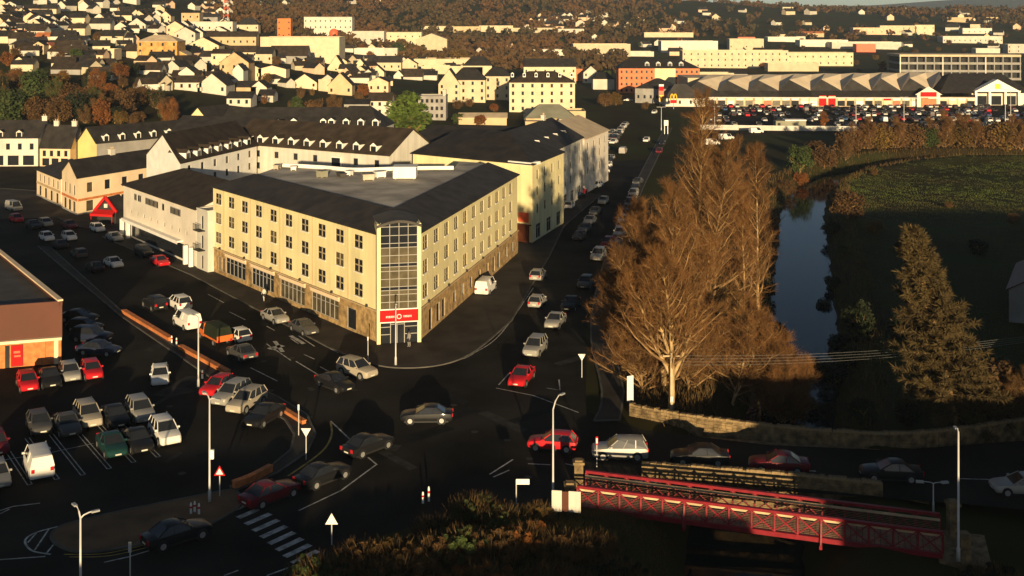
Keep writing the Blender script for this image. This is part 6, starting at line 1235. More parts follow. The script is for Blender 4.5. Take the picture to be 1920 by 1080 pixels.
for a in [
 (8, 30, 20, 9, 3, 'g', W_, 'slate', 9, 'white gable house highest on the hillside by the picture edge'), (12, 30, 46, 33, 27, 'g', C_, 'slate', 8, 'cream gable house below the top corner'), (30, 50, 36, 23, 15, 'g', B_, 'slate', 8, 'buff gable house beside the cream one at the top corner', 2, 1),
 (52, 94, 54, 40, 29, 'g', W_, 'slate', 9, 'big white house with wide gable high on the hillside', 3, 2), (180, 222, 52, 47, 34, 'g', W_, 'slate', 8, 'white bungalow with broad triangular gable'), (240, 273, 56, 46, 34, 'g', W_, 'slate', 10, 'white gabled house beside the hill street', 2, 1),
 (-30, 40, 78, 70, 56, 'l', P_, 'orange_roof', 8, 'orange roofed row at the picture edge'), (66, 100, 76, 69, 61, 'l', P_, 'orange_roof', 7, 'small pink bungalow with ruddy roof'), (105, 160, 88, 76, 68, 'l', W_, 'slate', 8, 'white bungalow in a long row on the slope', 5, 1), (158, 176, 88, 82, 76, 'l', W_, 'grey_roof', 7, 'small white annex beside the long white bungalow'),
 (18, 48, 102, 84, 76, 'h', B_, 'slate', 8, 'buff two-storey house above the dark trees', 3, 2), (62, 82, 102, 84, 78, 'g', B_, 'slate', 8, 'small buff house next to the buff two-storey one', 2, 2), (82, 96, 100, 88, 80, 'g', C_, 'red_brick', 8, 'narrow cream house with brick red roof'),
 (168, 214, 112, 95, 90, 'f', C_, 'felt', 10, 'cream block with sloping side above the dark roofs'), (120, 170, 116, 104, 95, 'l', 'grey_render', 'slate', 8, 'grey houses in shade left of the cream block', 4, 1), (158, 208, 128, 122, 110, 'l', W_, 'brown_slate', 9, 'brown roofed bungalow with thin white front'),
 (95, 150, 140, 131, 118, 'l', 'grey_render', 'brown_slate', 9, 'dark roofed bungalow above the slope trees'), (160, 210, 150, 141, 126, 'l', W_, 'brown_slate', 9, 'second brown roofed bungalow with white gutter board'), (250, 300, 140, 131, 117, 'l', W_, 'brown_slate', 9, 'brown roofed bungalow below the ochre building'), (300, 354, 136, 128, 114, 'l', T_, 'brown_slate', 9, 'dark row below the tan gabled hall'),
 (257, 332, 116, 78, 66, 'h', O_, 'ochre_roof' if 'ochre_roof' in M else 'tan_roof', 14, 'large ochre stone building above the hill street', 4, 3, 'building'), (292, 356, 118, 107, 90, 'g', O_, 'tan_roof', 12, 'tan gabled hall in front of the ochre stone building', 4, 1, 'building'), (258, 272, 110, 84, 78, 'f', C_, 'felt', 6, 'narrow pale tower at the end of the ochre building'),
 (318, 378, 170, 155, 142, 'l', W_, 'brown_slate', 8, 'long white wing of the house above the terraces', 4, 1), (370, 424, 176, 160, 138, 'g', W_, 'brown_slate', 14, 'broad white gable house above the terraces', 2, 1), (250, 318, 168, 160, 146, 'l', 'grey_render', 'brown_slate', 9, 'low dark roofed house left of the long white wing'), (320, 372, 152, 146, 132, 'l', T_, 'brown_slate', 9, 'dark roof directly above the long white wing'),
 (284, 303, 36, 26, 19, 'g', W_, 'slate', 9, 'white gable at the top of the hill street'), (300, 320, 44, 30, 21, 'g', C_, 'slate', 9, 'second gable down the hill street', 2, 2), (296, 312, 60, 48, 42, 'g', W_, 'slate', 9, 'small white gable on the shaded side of the hill street'),
 (312, 344, 76, 50, 40, 'g', P_, 'slate', 9, 'peach house third down the hill street', 2, 2), (328, 366, 86, 62, 51, 'g', W_, 'brown_slate', 10, 'white gable fourth down the hill street', 2, 2), (350, 410, 110, 86, 70, 'g', C_, 'brown_slate', 12, 'wide cream gable fifth down the hill street', 3, 2), (396, 432, 132, 101, 92, 'l', C_, 'brown_slate', 9, 'bright cream house sixth down the hill street', 2, 2), (412, 466, 150, 118, 98, 'g', T_, 'brown_slate', 12, 'tall tan gable at the foot of the hill street', 3, 2),
 (436, 456, 158, 132, 120, 'g', W_, 'slate', 9, 'slim white gable in front of the tall tan gable'), (455, 490, 150, 130, 121, 'g', C_, 'slate', 9, 'cream gable beside the slim white one', 2, 1), (470, 500, 180, 165, 152, 'g', W_, 'brown_slate', 10, 'low white gable at the bend below the hill street'), (484, 512, 192, 180, 168, 'l', W_, 'slate', 9, 'pale house among dark roofs at the foot of the hill'), (425, 470, 200, 185, 172, 'l', W_, 'slate', 10, 'dark roofed house above the long dark roofs', 3, 1), (440, 480, 176, 164, 152, 'l', T_, 'slate', 9, 'dark house below the tan gable'),
 (350, 436, 60, 42, 36, 'f', W_, 'felt', 12, 'long white flat-roofed hall near the hilltop mast', 7, 1, 'building'), (340, 374, 48, 26, 20, 'f', T_, 'felt', 10, 'tan block above the white flat-roofed hall', 3, 2, 'building'), (374, 408, 45, 32, 26, 'l', 'grey_render', 'slate', 9, 'grey house beside the tan block'), (386, 480, 86, 69, 59, 'l', B_, 'brown_slate', 9, 'long buff terrace with brown roof across the hill', 8, 1), (420, 482, 108, 98, 86, 'l', C_, 'brown_slate', 9, 'long brown roof with cream front below the buff terrace', 5, 1), (444, 484, 58, 46, 34, 'h', C_, 'slate', 9, 'cream hipped house near the hilltop mast', 3, 1), (395, 425, 68, 58, 50, 'g', W_, 'slate', 9, 'white gable above the buff terrace'), (432, 470, 122, 112, 102, 'l', W_, 'brown_slate', 9, 'white fronted house behind the bright cream house'),
 (570, 660, 68, 33, 30, 'f', W_, 'felt', 16, 'white office block with rows of windows below the wooded hill', 10, 3, 'building'), (520, 545, 70, 36, 30, 'f', 'orange_brick', 'felt', 10, 'orange brick tower beside the white office block', 2, 3, 'building'), (488, 636, 112, 71, 66, 'f', C_, 'felt', 26, 'big blank cream hall in front of the white office block', 0, 1, 'building'), (480, 510, 118, 101, 88, 'l', C_, 'slate', 10, 'cream house under a dark roof beside the blank hall', 2, 1), (505, 575, 120, 105, 86, 'l', 'grey_render', 'brown_slate', 14, 'dark broad roofed building below the blank hall', 4, 1, 'building'), (540, 552, 118, 92, 88, 'f', P_, 'felt', 5, 'narrow pink tower in front of the broad dark roof', 0, 1, 'building'),
 (484, 536, 156, 130, 123, 'g', 'buff_render', 'brown_slate', 9, 'buff barn-like gable above the hedge', 0, 1), (562, 577, 126, 121, 110, 'g', C_, 'slate', 7, 'smallest yellowish gable in the row of gables'), (590, 606, 128, 122, 114, 'g', W_, 'slate', 7, 'small white gable second in the row of gables'), (614, 646, 134, 128, 104, 'g', C_, 'brown_slate', 10, 'tall pointed cream gable third in the row of gables', 1, 1), (658, 692, 140, 132, 110, 'g', C_, 'brown_slate', 10, 'tall pointed cream gable fourth in the row of gables', 1, 1), (694, 720, 144, 135, 123, 'g', C_, 'brown_slate', 9, 'lower cream gable at the end of the row of gables'),
 (548, 594, 166, 155, 139, 'g', C_, 'brown_slate', 9, 'broad cream gable in front of the row of gables', 2, 1), (597, 620, 172, 152, 148, 'f', C_, 'felt', 8, 'plain cream box between two cream gables'), (615, 660, 178, 160, 137, 'g', B_, 'brown_slate', 10, 'buff gable beside the plain cream box', 2, 1), (690, 728, 174, 154, 145, 'g', P_, 'brown_slate', 10, 'pink gabled house among the cream ones', 3, 1), (655, 692, 156, 146, 138, 'l', W_, 'brown_slate', 9, 'long roofed white house behind the pink gable'), (690, 752, 132, 117, 105, 'l', C_, 'slate', 9, 'cream hall with dark roof behind the gables', 5, 1), (748, 782, 130, 120, 109, 'g', C_, 'slate', 10, 'cream gable at the end of the dark roofed hall', 2, 1), (738, 756, 148, 142, 132, 'g', W_, 'slate', 8, 'small white gable beyond the pink house'), (752, 792, 150, 144, 129, 'l', W_, 'brown_slate', 9, 'dark roofed house beside the small white gable'), (720, 745, 110, 92, 86, 'f', W_, 'felt', 9, 'pale box house behind the round green tree', 2, 1),
 (645, 692, 218, 196, 186, 'l', 'grey_render', 'slate', 9, 'pale gabled terrace behind the long dark roof', 4, 1), (690, 734, 218, 190, 174, 'l', W_, 'brown_slate', 10, 'white house with brown roof beside the green conifer', 3, 2), (784, 836, 226, 184, 170, 'f', 'grey_render', 'slate', 12, 'dark grey glassy block right of the green conifer', 5, 3, 'building'), (830, 836, 222, 172, 168, 'f', W_, 'felt', 4, 'thin white wall slab on the dark grey block'),
 (660, 720, 84, 60, 56, 'f', W_, 'felt', 20, 'white low complex beside the white office block', 6, 1, 'building'), (716, 790, 86, 62, 58, 'f', C_, 'felt', 20, 'pale flat block in the white complex', 6, 2, 'building'), (780, 838, 102, 74, 63, 'g', C_, 'felt', 20, 'cream gabled hall at the end of the white complex', 2, 1, 'building'), (664, 720, 104, 92, 88, 'f', W_, 'felt', 14, 'small pale shed in front of the white complex', 0, 1, 'building'),
 (776, 900, 128, 112, 108, 'f', C_, 'tan_roof', 24, 'long low cream warehouse with flat tan roof', 0, 1, 'warehouse'), (790, 905, 140, 126, 122, 'f', C_, 'tan_roof', 18, 'second long cream warehouse in front of the first', 0, 1, 'warehouse'), (868, 922, 142, 123, 106, 'h', C_, 'slate', 14, 'cream house with pyramid roof behind the apartments', 3, 1, 'house'),
 (822, 862, 192, 158, 130, 'g', C_, 'slate', 16, 'gabled end of the white apartments by the conifer', 2, 3, 'apartment block'), (845, 910, 192, 150, 128, 'h', C_, 'slate', 16, 'white apartments with dark hipped roof', 4, 3, 'apartment block'), (909, 956, 188, 143, 126, 'h', C_, 'slate', 15, 'pale apartments with small pyramid roof', 3, 3, 'apartment block'), (955, 1078, 212, 155, 134, 'h', C_, 'brown_slate', 16, 'large cream four-storey block with dormered roof at the street end', 7, 4, 'apartment block'),
 (982, 1080, 156, 125, 110, 'l', C_, 'slate', 12, 'cream hall with long dark roof behind the dormered block', 6, 2, 'building'), (984, 1080, 234, 224, 196, 'h', 'buff_render', 'sage_roof', 22, 'low shed with sage green roof before the dormered block', 0, 1, 'shed'), (1060, 1098, 226, 212, 208, 'f', B_, 'tan_roof', 14, 'low buff yard building beside the sage roofed shed', 0, 1, 'shed'), (985, 1050, 248, 232, 226, 'f', T_, 'felt', 12, 'flat yard sheds in front of the sage roofed shed', 0, 1, 'shed'), (860, 950, 235, 222, 212, 'l', B_, 'tan_roof', 10, 'tan roofed sheds behind the dark warehouse', 0, 1, 'shed'),
 (1094, 1122, 156, 136, 124, 'g', W_, 'slate', 9, 'white gable house left of the red brick block', 2, 2), (1112, 1152, 168, 148, 136, 'h', W_, 'slate', 12, 'white house beside the red brick block', 0, 1), (1080, 1096, 152, 132, 128, 'f', 'red_brick', 'felt', 8, 'small ruddy house beside the white gable'),
 (1075, 1182, 106, 84, 80, 'f', C_, 'felt', 26, 'large pale cream warehouse at the edge of the woods', 0, 1, 'warehouse'), (1180, 1226, 106, 98, 95, 'f', W_, 'felt', 20, 'low white annex of the pale warehouse', 0, 1, 'warehouse'), (1240, 1346, 100, 78, 72, 'f', 'pale_render', 'grey_roof', 24, 'grey roofed hall behind the red brick block', 0, 1, 'warehouse'), (1208, 1300, 72, 64, 60, 'f', C_, 'felt', 22, 'thin cream warehouse among distant trees', 0, 1, 'warehouse'), (960, 1040, 62, 54, 50, 'f', C_, 'felt', 22, 'distant cream warehouse by the sports ground', 0, 1, 'warehouse'), (1030, 1095, 66, 56, 52, 'f', W_, 'felt', 20, 'distant white warehouse beyond the sports ground', 0, 1, 'warehouse'), (1000, 1066, 104, 94, 91, 'f', W_, 'felt', 16, 'low pale stand beside the sports ground', 0, 1, 'warehouse'), (790, 850, 58, 50, 47, 'f', C_, 'felt', 22, 'thin cream strip warehouse under the wooded hill', 0, 1, 'warehouse'), (850, 900, 63, 51, 47, 'f', B_, 'felt', 22, 'buff strip warehouse under the wooded hill', 0, 1, 'warehouse'), (898, 962, 62, 50, 46, 'f', C_, 'felt', 22, 'pale strip warehouse nearest the sports ground', 0, 1, 'warehouse'),
 (1312, 1376, 164, 139, 135, 'f', C_, 'felt', 14, 'plain cream shed between red brick block and zigzag roofs', 0, 1, 'building'), (1340, 1402, 150, 139, 132, 'l', W_, 'slate', 12, 'white shed with dark roof behind the zigzag roofs', 0, 1, 'building'),
 (1280, 1478, 128, 96, 92, 'f', C_, 'felt', 18, 'long cream three-storey block with many windows', 16, 3, 'building'), (1478, 1600, 124, 100, 96, 'f', C_, 'felt', 18, 'cream three-storey wing beside the long cream block', 9, 2, 'building'), (1368, 1432, 96, 74, 70, 'f', C_, 'felt', 14, 'cream upper storey above the long cream block', 3, 1, 'building'), (1440, 1535, 134, 120, 116, 'f', C_, 'felt', 12, 'low bright cream building before the cream wing', 0, 1, 'building'),
 (1560, 1690, 92, 80, 76, 'f', W_, 'felt', 24, 'flat pale store behind the cream wing', 0, 1, 'building'), (1606, 1642, 98, 84, 80, 'f', 'orange_sign', 'felt', 12, 'orange panelled entrance of the pale store', 0, 1, 'building'), (1600, 1690, 66, 54, 50, 'f', P_, 'felt', 14, 'pinkish row of houses below the green hill', 6, 1, 'building'), (1650, 1718, 64, 49, 45, 'f', C_, 'felt', 14, 'cream apartment row below the green hill', 7, 2, 'building'), (1716, 1752, 66, 48, 44, 'f', C_, 'felt', 12, 'cream end block of the apartment row', 3, 2, 'building'), (1776, 1822, 42, 34, 31, 'f', B_, 'felt', 16, 'thin buff building on the green hill', 0, 1, 'building'), (1846, 1880, 41, 34, 31, 'f', B_, 'felt', 14, 'second thin buff building on the green hill', 0, 1, 'building'), (1768, 1880, 82, 70, 66, 'f', W_, 'felt', 16, 'long white building with many windows near the parking deck', 12, 1, 'building'), (1805, 1860, 64, 54, 50, 'f', W_, 'felt', 12, 'pale flats behind the long white building', 6, 1, 'building'), (1890, 1930, 100, 84, 80, 'f', W_, 'felt', 12, 'white block cut by the picture edge near the green hill', 3, 2, 'building'), (1830, 1875, 106, 92, 88, 'f', W_, 'felt', 10, 'white plant room on the parking deck', 0, 1, 'building'),
 (1500, 1590, 88, 76, 72, 'f', 'pale_render', 'felt', 20, 'pale hall behind the cream wing', 0, 1, 'building'), (1440, 1500, 80, 72, 68, 'f', 'pale_render', 'grey_roof', 18, 'grey roofed hall among distant trees', 0, 1, 'building'), (1490, 1545, 70, 63, 59, 'l', B_, 'orange_roof', 10, 'ruddy roofed houses among distant trees', 0, 1, 'building'),
]:
    lab = a[9]; rest = a[10:]
    big = len(rest) > 2
    fb(*a[:10], *rest, group=None if big else HG)
for o in list(COL.objects):
    if o.get('label') == 'large cream four-storey block with dormered roof at the street end': DB = o
for i in range(6):
    link('dormer', dormer_mesh(1.2, 1.2, 1.5, 'white_trim', 'brown_slate'), DB, (-12 + i * 4.8, -6.4, 14.6))
# red brick and cream block with four dormers
X, Y, z = hit(1236, 176); s = Y / F; x0, x1 = (1160 - 960) * s, (1312 - 960) * s; h = (176 - 128) * s
RBk = building('brick_block', 'red brick and cream four-storey block with white dormers in its dark roof', 'building', [(x0, Y), (x1, Y), (x1, Y + 15), (x0, Y + 15)], h, 4.2, 'x', 'red_brick', 'slate', hip=(.12, .2), z=z, below=3, wins=[(0, 16, [h * .08, h * .32, h * .56, h * .8], 1.0, 1.4, 1.5)])
f = MB(); f.box(-5.3, 5.3, -.12, .0, 0, h - .1); link('cream_bay', f.mesh('cream_bay', ['cream_render']), RBk, ((1247 - 960) * s - RBk.location.x, Y - RBk.location.y, 0))
put_windows(RBk, ((1247 - 960) * s - 5.3, Y - .13), ((1247 - 960) * s + 5.3, Y - .13), grid_ops(10.6, 4, [h * .32, h * .56, h * .8], 1.0, 1.4, 1.5), 'dark', 0, (RBk.location.x, RBk.location.y))
for px in (1214, 1235, 1257, 1278): link('dormer', dormer_mesh(2.2, 1.9, 2.0, 'white_trim', 'white_trim'), RBk, ((px - 960) * s - RBk.location.x, -6.0, h + .6))
fb(1190, 1262, 194, 166, 147, 'h', 'grey_render', 'slate', 16, 'dark pyramid roofed restaurant with white columns by the pylon sign', 6, 1, 'building', rot=-20, hip=(.45, .45))
fb(1248, 1322, 200, 184, 158, 'h', 'pale_render', 'grey_roof', 18, 'low restaurant with grey green hipped roof behind the yellow arches sign', 4, 1, 'building', hip=(.3, .4))
fb(1384, 1416, 88, 71, 68, 'f', 'orange_sign', 'felt', 8, 'red penthouse panel on top of the long cream block', 0, 1, 'building')
# pylon signs
X, Y, z = hit(1240, 197); s = Y / F; t = thing('pylon_sign', 'tall red white and orange pylon sign by the restaurants', 'sign', (X, Y, z)); w = 4.4 * s
for i, (a, b_, m) in enumerate([(158, 162, 'white_trim'), (162, 170, 'red_sign'), (170, 178, 'orange_sign'), (178, 190, 'yellow_sign')]):
    f = MB(); f.box(-w, w, -.2, .2, (197 - b_) * s, (197 - a) * s - .03); link('panel', f.mesh('panel', [m]), t)
f = MB(); f.box(-w * .7, -w * .5, -.1, .1, 0, 2); f.box(w * .5, w * .7, -.1, .1, 0, 2); link('legs', f.mesh('legs', ['grey_metal']), t)
X, Y, z = hit(1263, 205); s = Y / F; t = thing('arches_sign', 'red board carrying yellow double arches on a pole', 'sign', (X, Y, z))
f = MB(); f.tube([(0, .1, 0), (0, .1, (205 - 192) * s)], .14, 6); link('pole', f.mesh('pole', ['grey_metal']), t)
f = MB(); f.box(-6 * s, 6 * s, -.1, .1, (205 - 194) * s, (205 - 188) * s); link('board', f.mesh('board', ['red_sign']), t)
f = MB()
for sx in (-1, 1): f.tube([(sx * 3 * s + 2.8 * s * math.cos(a_), 0, (205 - 188) * s + 11 * s * max(0, math.sin(a_)) ** .8) for a_ in [math.pi * k / 10 for k in range(11)]], .26, 6)
link('arches', f.mesh('arches', ['yellow_sign']), t)
X, Y, z = hit(1249, 252); s = Y / F; t = thing('billboard', 'white billboard on two posts beside the far street', 'billboard', (X, Y, z)); f = MB(); f.box(-4 * s, 4 * s, -.12, .12, 16 * s, 26 * s); link('panel', f.mesh('panel', ['white_trim']), t)
for sx in (-3, 3): f = MB(); f.box(sx * s - .1, sx * s + .1, -.1, .1, 0, 16 * s); link('post', f.mesh('post', ['grey_metal']), t)
# retail park: zigzag roofs over a long shopfront
t = thing('retail_park', 'long retail park with zigzag tan and dark roofs over shopfronts', 'shop', (0, 0, 0))
Y0 = 494.0; s = Y0 / F; xw0, xw1 = (1310 - 960) * s, (1822 - 960) * s; slope = .06
def ry(x): return Y0 + (x - xw0) * slope * -1 + 0
f = MB(); f.quad((xw0, Y0, 0), (xw1, Y0 - 4, 0), (xw1, Y0 - 4, 4.3), (xw0, Y0, 4.3)); f.quad((xw1, Y0 - 4, 0), (xw1, Y0 + 60, 0), (xw1, Y0 + 60, 5.2), (xw1, Y0 - 4, 5.2)); f.quad((xw0, Y0 + 60, 0), (xw0, Y0, 0), (xw0, Y0, 5.2), (xw0, Y0 + 60, 5.2)); link('wall', f.mesh('wall', ['mottled_shop_wall']), t)
rr = random.Random(2); n = 30
for i in range(n):
    x = xw0 + (xw1 - xw0) * (i + .5) / n; w = (xw1 - xw0) / n * .78; m = rr.choice(['glass', 'glass', 'white_trim', 'buff_render', 'blind_glass', 'orange_sign' if i % 7 == 0 else 'glass']); m = 'red_sign' if i in (13, 14, 24) else m
    f = MB(); f.box(-w / 2, w / 2, -.2, .0, .3, 2.6 if m != 'red_sign' else 4.9); link('shopfront', f.mesh('shopfront', [m]), t, (x, Y0 - 4 * (i + .5) / n, 0))
    f = MB(); f.box(-w / 2, w / 2, -.3, .0, 2.8, 3.6); link('sign_band', f.mesh('sign_band', [rr.choice(['white_trim', 'buff_render', 'white_trim', 'red_sign' if i % 5 == 0 else 'blue_sign' if 'blue_sign' in M else 'pale_render'])]), t, (x, Y0 - 4 * (i + .5) / n, .95 if m == 'red_sign' else 0))
f = MB(); f.box(0, xw1 - xw0, -2.0, 0, 3.8, 4.1); link('canopy', f.mesh('canopy', ['white_trim']), t, (xw0, Y0 - .1, 0), math.atan2(-4, xw1 - xw0))
pk = [1308, 1365, 1422, 1480, 1540, 1597, 1652, 1706, 1765]; yf = Y0 + 4; zap = [10.9 + .2 * i for i in range(len(pk))]
ax_ = [(p - 960) * (yf / F) for p in pk]; vx = [ax_[i] + (ax_[i + 1] - ax_[i]) * .62 for i in range(len(pk) - 1)]; vz = 6.8
for i in range(len(pk) - 1):
    f = MB(); a_, b_ = (ax_[i], yf, zap[i]), (ax_[i + 1], yf, zap[i + 1]); v_ = (vx[i], yf - 2, vz); ba, bb = (ax_[i] + 9, yf + 26, zap[i] + 1.5), (ax_[i + 1] + 9, yf + 26, zap[i + 1] + 1.5)
    f.add([a_, v_, ((v_[0] + 8), yf + 26, zap[i] + 1.2), ba], [(0, 1, 2, 3)]); f.add([v_, b_, bb, ((v_[0] + 8), yf + 26, zap[i] + 1.2)], [(0, 1, 2, 3)]); link('roof', f.mesh('roof', ['pale_roof']), t)
    v0 = vx[i - 1] if i else ax_[0] - 5
    f = MB(); e0, e1 = Y0 - .4 - 4 * (v0 - xw0) / (xw1 - xw0), Y0 - .4 - 4 * (vx[i] - xw0) / (xw1 - xw0)
    f.add([(v0, yf - 2.05, vz), (vx[i], yf - 2.05, vz), (ax_[i], yf - .05, zap[i] + .02)], [(0, 1, 2)]); f.add([(v0, e0, 4.2), (vx[i], e1, 4.2), (vx[i], yf - 2.05, vz), (v0, yf - 2.05, vz)], [(0, 1, 2, 3)]); link('roof_hip', f.mesh('roof_hip', ['slate']), t)
f = MB(); f.box(xw0, xw1 - 15, yf + 26.5, yf + 60, 5, 11); link('rear_block', f.mesh('rear_block', ['tan_roof']), t)
f = MB(); x = (1733 - 960) * s; f.box(x - 5, x + 5, Y0 - 5.2, Y0 - 2.5, 0, 5.4); f.add([(x - 6, Y0 - 5.3, 5.4), (x + 6, Y0 - 5.3, 5.4), (x, Y0 - 5.3, 9)], [(0, 1, 2)]); link('gabled_entrance', f.mesh('gabled_entrance', ['pale_render']), t)
f = MB(); f.box(x - 3.6, x + 3.4, Y0 - 5.5, Y0 - 5.3, 4.6, 6.6); link('entrance_sign', f.mesh('entrance_sign', ['red_sign']), t)
f = MB(); f.box(x - 3.4, x + 3.4, Y0 - 5.4, Y0 - 5.2, .2, 4.2); link('entrance_door', f.mesh('entrance_door', ['red_brick']), t)
# pedimented store
sy = 500; s2 = sy / F; t = thing('pediment_store', 'store with white triangular pediment and dark roof at the end of the retail park', 'shop', ((1868 - 960) * s2, sy, 0))
f = MB(); f.box(-11, 14, 0, 30, 0, 5.4); link('wall', f.mesh('wall', ['pale_render']), t)
f = MB(); f.add([(-9.5, -1.5, 6.6), (9.5, -1.5, 6.6), (0, -1.5, 11.6), (-9.5, 3, 6.6), (9.5, 3, 6.6), (0, 3, 11.6)], [(0, 1, 2), (0, 2, 5, 3), (1, 4, 5, 2), (0, 3, 4, 1)]); f.box(-10.2, 10.2, -1.8, 3, 6.1, 6.6); link('pediment', f.mesh('pediment', ['white_trim']), t)
f = MB(); f.box(-1.2, 1.2, -1.62, -1.5, 7.4, 9.6); link('emblem', f.mesh('emblem', ['yellow_sign']), t)
for x in (-9.6, -3.5, 3.5, 9.6): f = MB(); f.box(x - .5, x + .5, -1.5, -.6, 0, 6.1); link('column', f.mesh('column', ['white_trim']), t)
for x in (-6.5, 0, 6.5): f = MB(); f.box(x - 2.2, x + 2.2, -.12, 0, .2, 4.2); link('shopfront', f.mesh('shopfront', ['glass']), t)
f = MB(); f.add([(-26, -2, 5.5), (16, -1, 5.5), (10, 18, 13.4), (-14, 18, 13.4), (16, 40, 5.5), (-26, 40, 5.5)], [(0, 1, 2, 3), (1, 4, 2), (3, 2, 4, 5), (0, 3, 5)]); link('roof', f.mesh('roof', ['slate']), t)
# parking deck
X, Y, z = hit(1800, 150); s = Y / F; Lw = 220 * s; t = thing('parking_deck', 'open concrete parking deck with dark storeys and pale roof behind the retail park', 'car park building', (X, Y, z), math.radians(-6))
for k in range(4): f = MB(); f.box(-Lw / 2, Lw / 2, 0, 36, (k * 17) * s * .85, (k * 17 + 5) * s * .85); link('floor_slab', f.mesh('floor_slab', ['grey_render' if k < 3 else 'tan_roof']), t)
f = MB(); f.box(-Lw / 2 + 1, Lw / 2 - 1, 3, 34, 0, 48 * s * .85); link('core', f.mesh('core', ['dark_trim']), t)
for k in range(15): f = MB(); x = -Lw / 2 + .5 + (Lw - 1) * k / 14; f.box(x - .3, x + .3, -.1, .5, 0, 51 * s * .85); link('column', f.mesh('column', ['grey_render' if k % 5 else 'pale_render']), t)
# small things by the retail park
X, Y = G(1483, 243); t = thing('kiosk', 'olive container kiosk with pale roof at the retail park entrance', 'kiosk', (X, Y, 0)); f = MB(); f.box(-5.2, 5.2, 0, 4, .1, 3.0); link('wall', f.mesh('wall', ['sage_roof']), t); f = MB(); f.box(-2, 5.3, -.2, 4.2, 3.0, 3.4); link('roof', f.mesh('roof', ['white_trim']), t); f = MB(); f.box(-4.6, -3.6, -.05, 0, .1, 2.3); link('door', f.mesh('door', ['dark_trim']), t)
for px, py, c_, lab in [(1335, 272, 'white', 'white van parked behind the tall bare tree'), (1362, 262, 'white', 'second white van behind the bare trees'), (1418, 250, 'white', 'white van below the long cream wall')]: pfar(px, py, 15, 'van', c_, lab, 'vans below the long cream wall')
# dim house at the edge of the meadow
building('meadow_house', 'dim red roofed house in shade at the picture edge beyond the meadow', 'house', [(63, 142), (74, 138), (82, 152), (71, 157)], 4.2, 3.2, 'y', 'grey_render', 'fascia', z=-1, chim=[.4])
# mast on the hill
X, Y, z = hit(424, 40); t = thing('mast', 'red and white lattice mast on the hilltop', 'mast', (X, Y, z)); 
for k in range(8):
    f = MB(); a = 2.0 * (1 - k * .07); b_ = 2.0 * (1 - (k + 1) * .07); z0 = k * 3.2
    for sx, sy in ((-1, -1), (1, -1), (1, 1), (-1, 1)): f.bar((sx * a, sy * a, z0), (sx * b_, sy * b_, z0 + 3.2), .35); f.bar((sx * a, sy * a, z0), (-sy * b_, sx * b_, z0 + 3.2), .2)
    link('section', f.mesh('section', ['orange_sign' if k % 2 else 'white_trim']), t)
# red inflatable dome and sports pitch
X, Y, z = hit(626, 72); t = thing('red_ball', 'round red balloon-like dome beside the white office block', 'dome', (X, Y, z)); f = MB(); r_ = 9 * Y / F
pr = [(r_ * math.sin(a_), r_ * 1.0 - r_ * math.cos(a_)) for a_ in [math.pi * k / 10 for k in range(11)]]
f.tube([(0, 0, zz_) for _, zz_ in pr], [max(.05, q_) for q_, _ in pr], 16); link('shell', f.mesh('shell', ['orange_sign'], True), t); f = MB(); f.tube([(0, 0, -1), (0, 0, .4)], r_ * .5, 12); link('plinth', f.mesh('plinth', ['grey_render']), t)
f = MB(); X0, Y0_, z0_ = hit(935, 104); f.quad((X0 - 26, Y0_ - 10, z0_ + 1), (X0 + 40, Y0_ - 10, z0_ + .6), (X0 + 46, Y0_ + 90, z0_ + 2.5), (X0 - 30, Y0_ + 90, z0_ + 2.9)); tag(link('sports_field', f.mesh('sports_field', ['pitch_green'])), kind='structure')
# landmarks by which the small repeated things are told apart
LM = [('ochre stone building', 295, 95), ('white office block', 615, 50), ('blank cream hall', 560, 90), ('orange brick tower', 532, 55), ('red and white mast', 424, 25), ('broad white bungalow gable', 200, 45), ('tall tan gable', 440, 130), ('white flat-roofed hall', 393, 50), ('row of pointed gables', 650, 125), ('white hipped apartments', 865, 170), ('dormered cream block', 1016, 180), ('red brick block', 1236, 150), ('zigzag roofs', 1550, 160), ('long cream block', 1400, 110), ('parking deck', 1800, 120), ('sports ground', 930, 95), ('pale woodside warehouse', 1130, 95), ('bright green conifer', 766, 200), ('big white gabled house', 73, 45), ('white terrace', 40, 260), ('yellow gable', 160, 265), ('long dark roofs', 560, 225), ('orange roofed row', 20, 65), ('long buff terrace', 435, 75), ('thin cream warehouse', 1254, 67), ('cream apartment row', 1690, 56), ('buff building on the green hill', 1800, 38), ('wooded hilltop', 600, 4), ('grey roofed hall', 1293, 88)]
ORD = ordn + ['%d%s' % (k, {1: 'st', 2: 'nd', 3: 'rd'}.get(k % 10, 'th')) for k in range(21, 90)]
PEND = []
def told_apart():
    grp = {}
    for o, px, py, what in PEND:
        n, lx, ly = min(LM, key=lambda q: math.hypot(q[1] - px, 1.6 * (q[2] - py))); dx, dy = px - lx, py - ly
        rel = ('above' if dy < 0 else 'below') if abs(dy) > abs(dx) * .4 else 'beside'
        grp.setdefault((what, rel, n), []).append((math.hypot(dx, dy), o))
    for (what, rel, n), L in grp.items():
        L.sort(key=lambda q: q[0])
        for k, (_, o) in enumerate(L): o['label'] = f'{what} {rel} the {n}' + ('' if len(L) == 1 else f', {ORD[k]} nearest it')
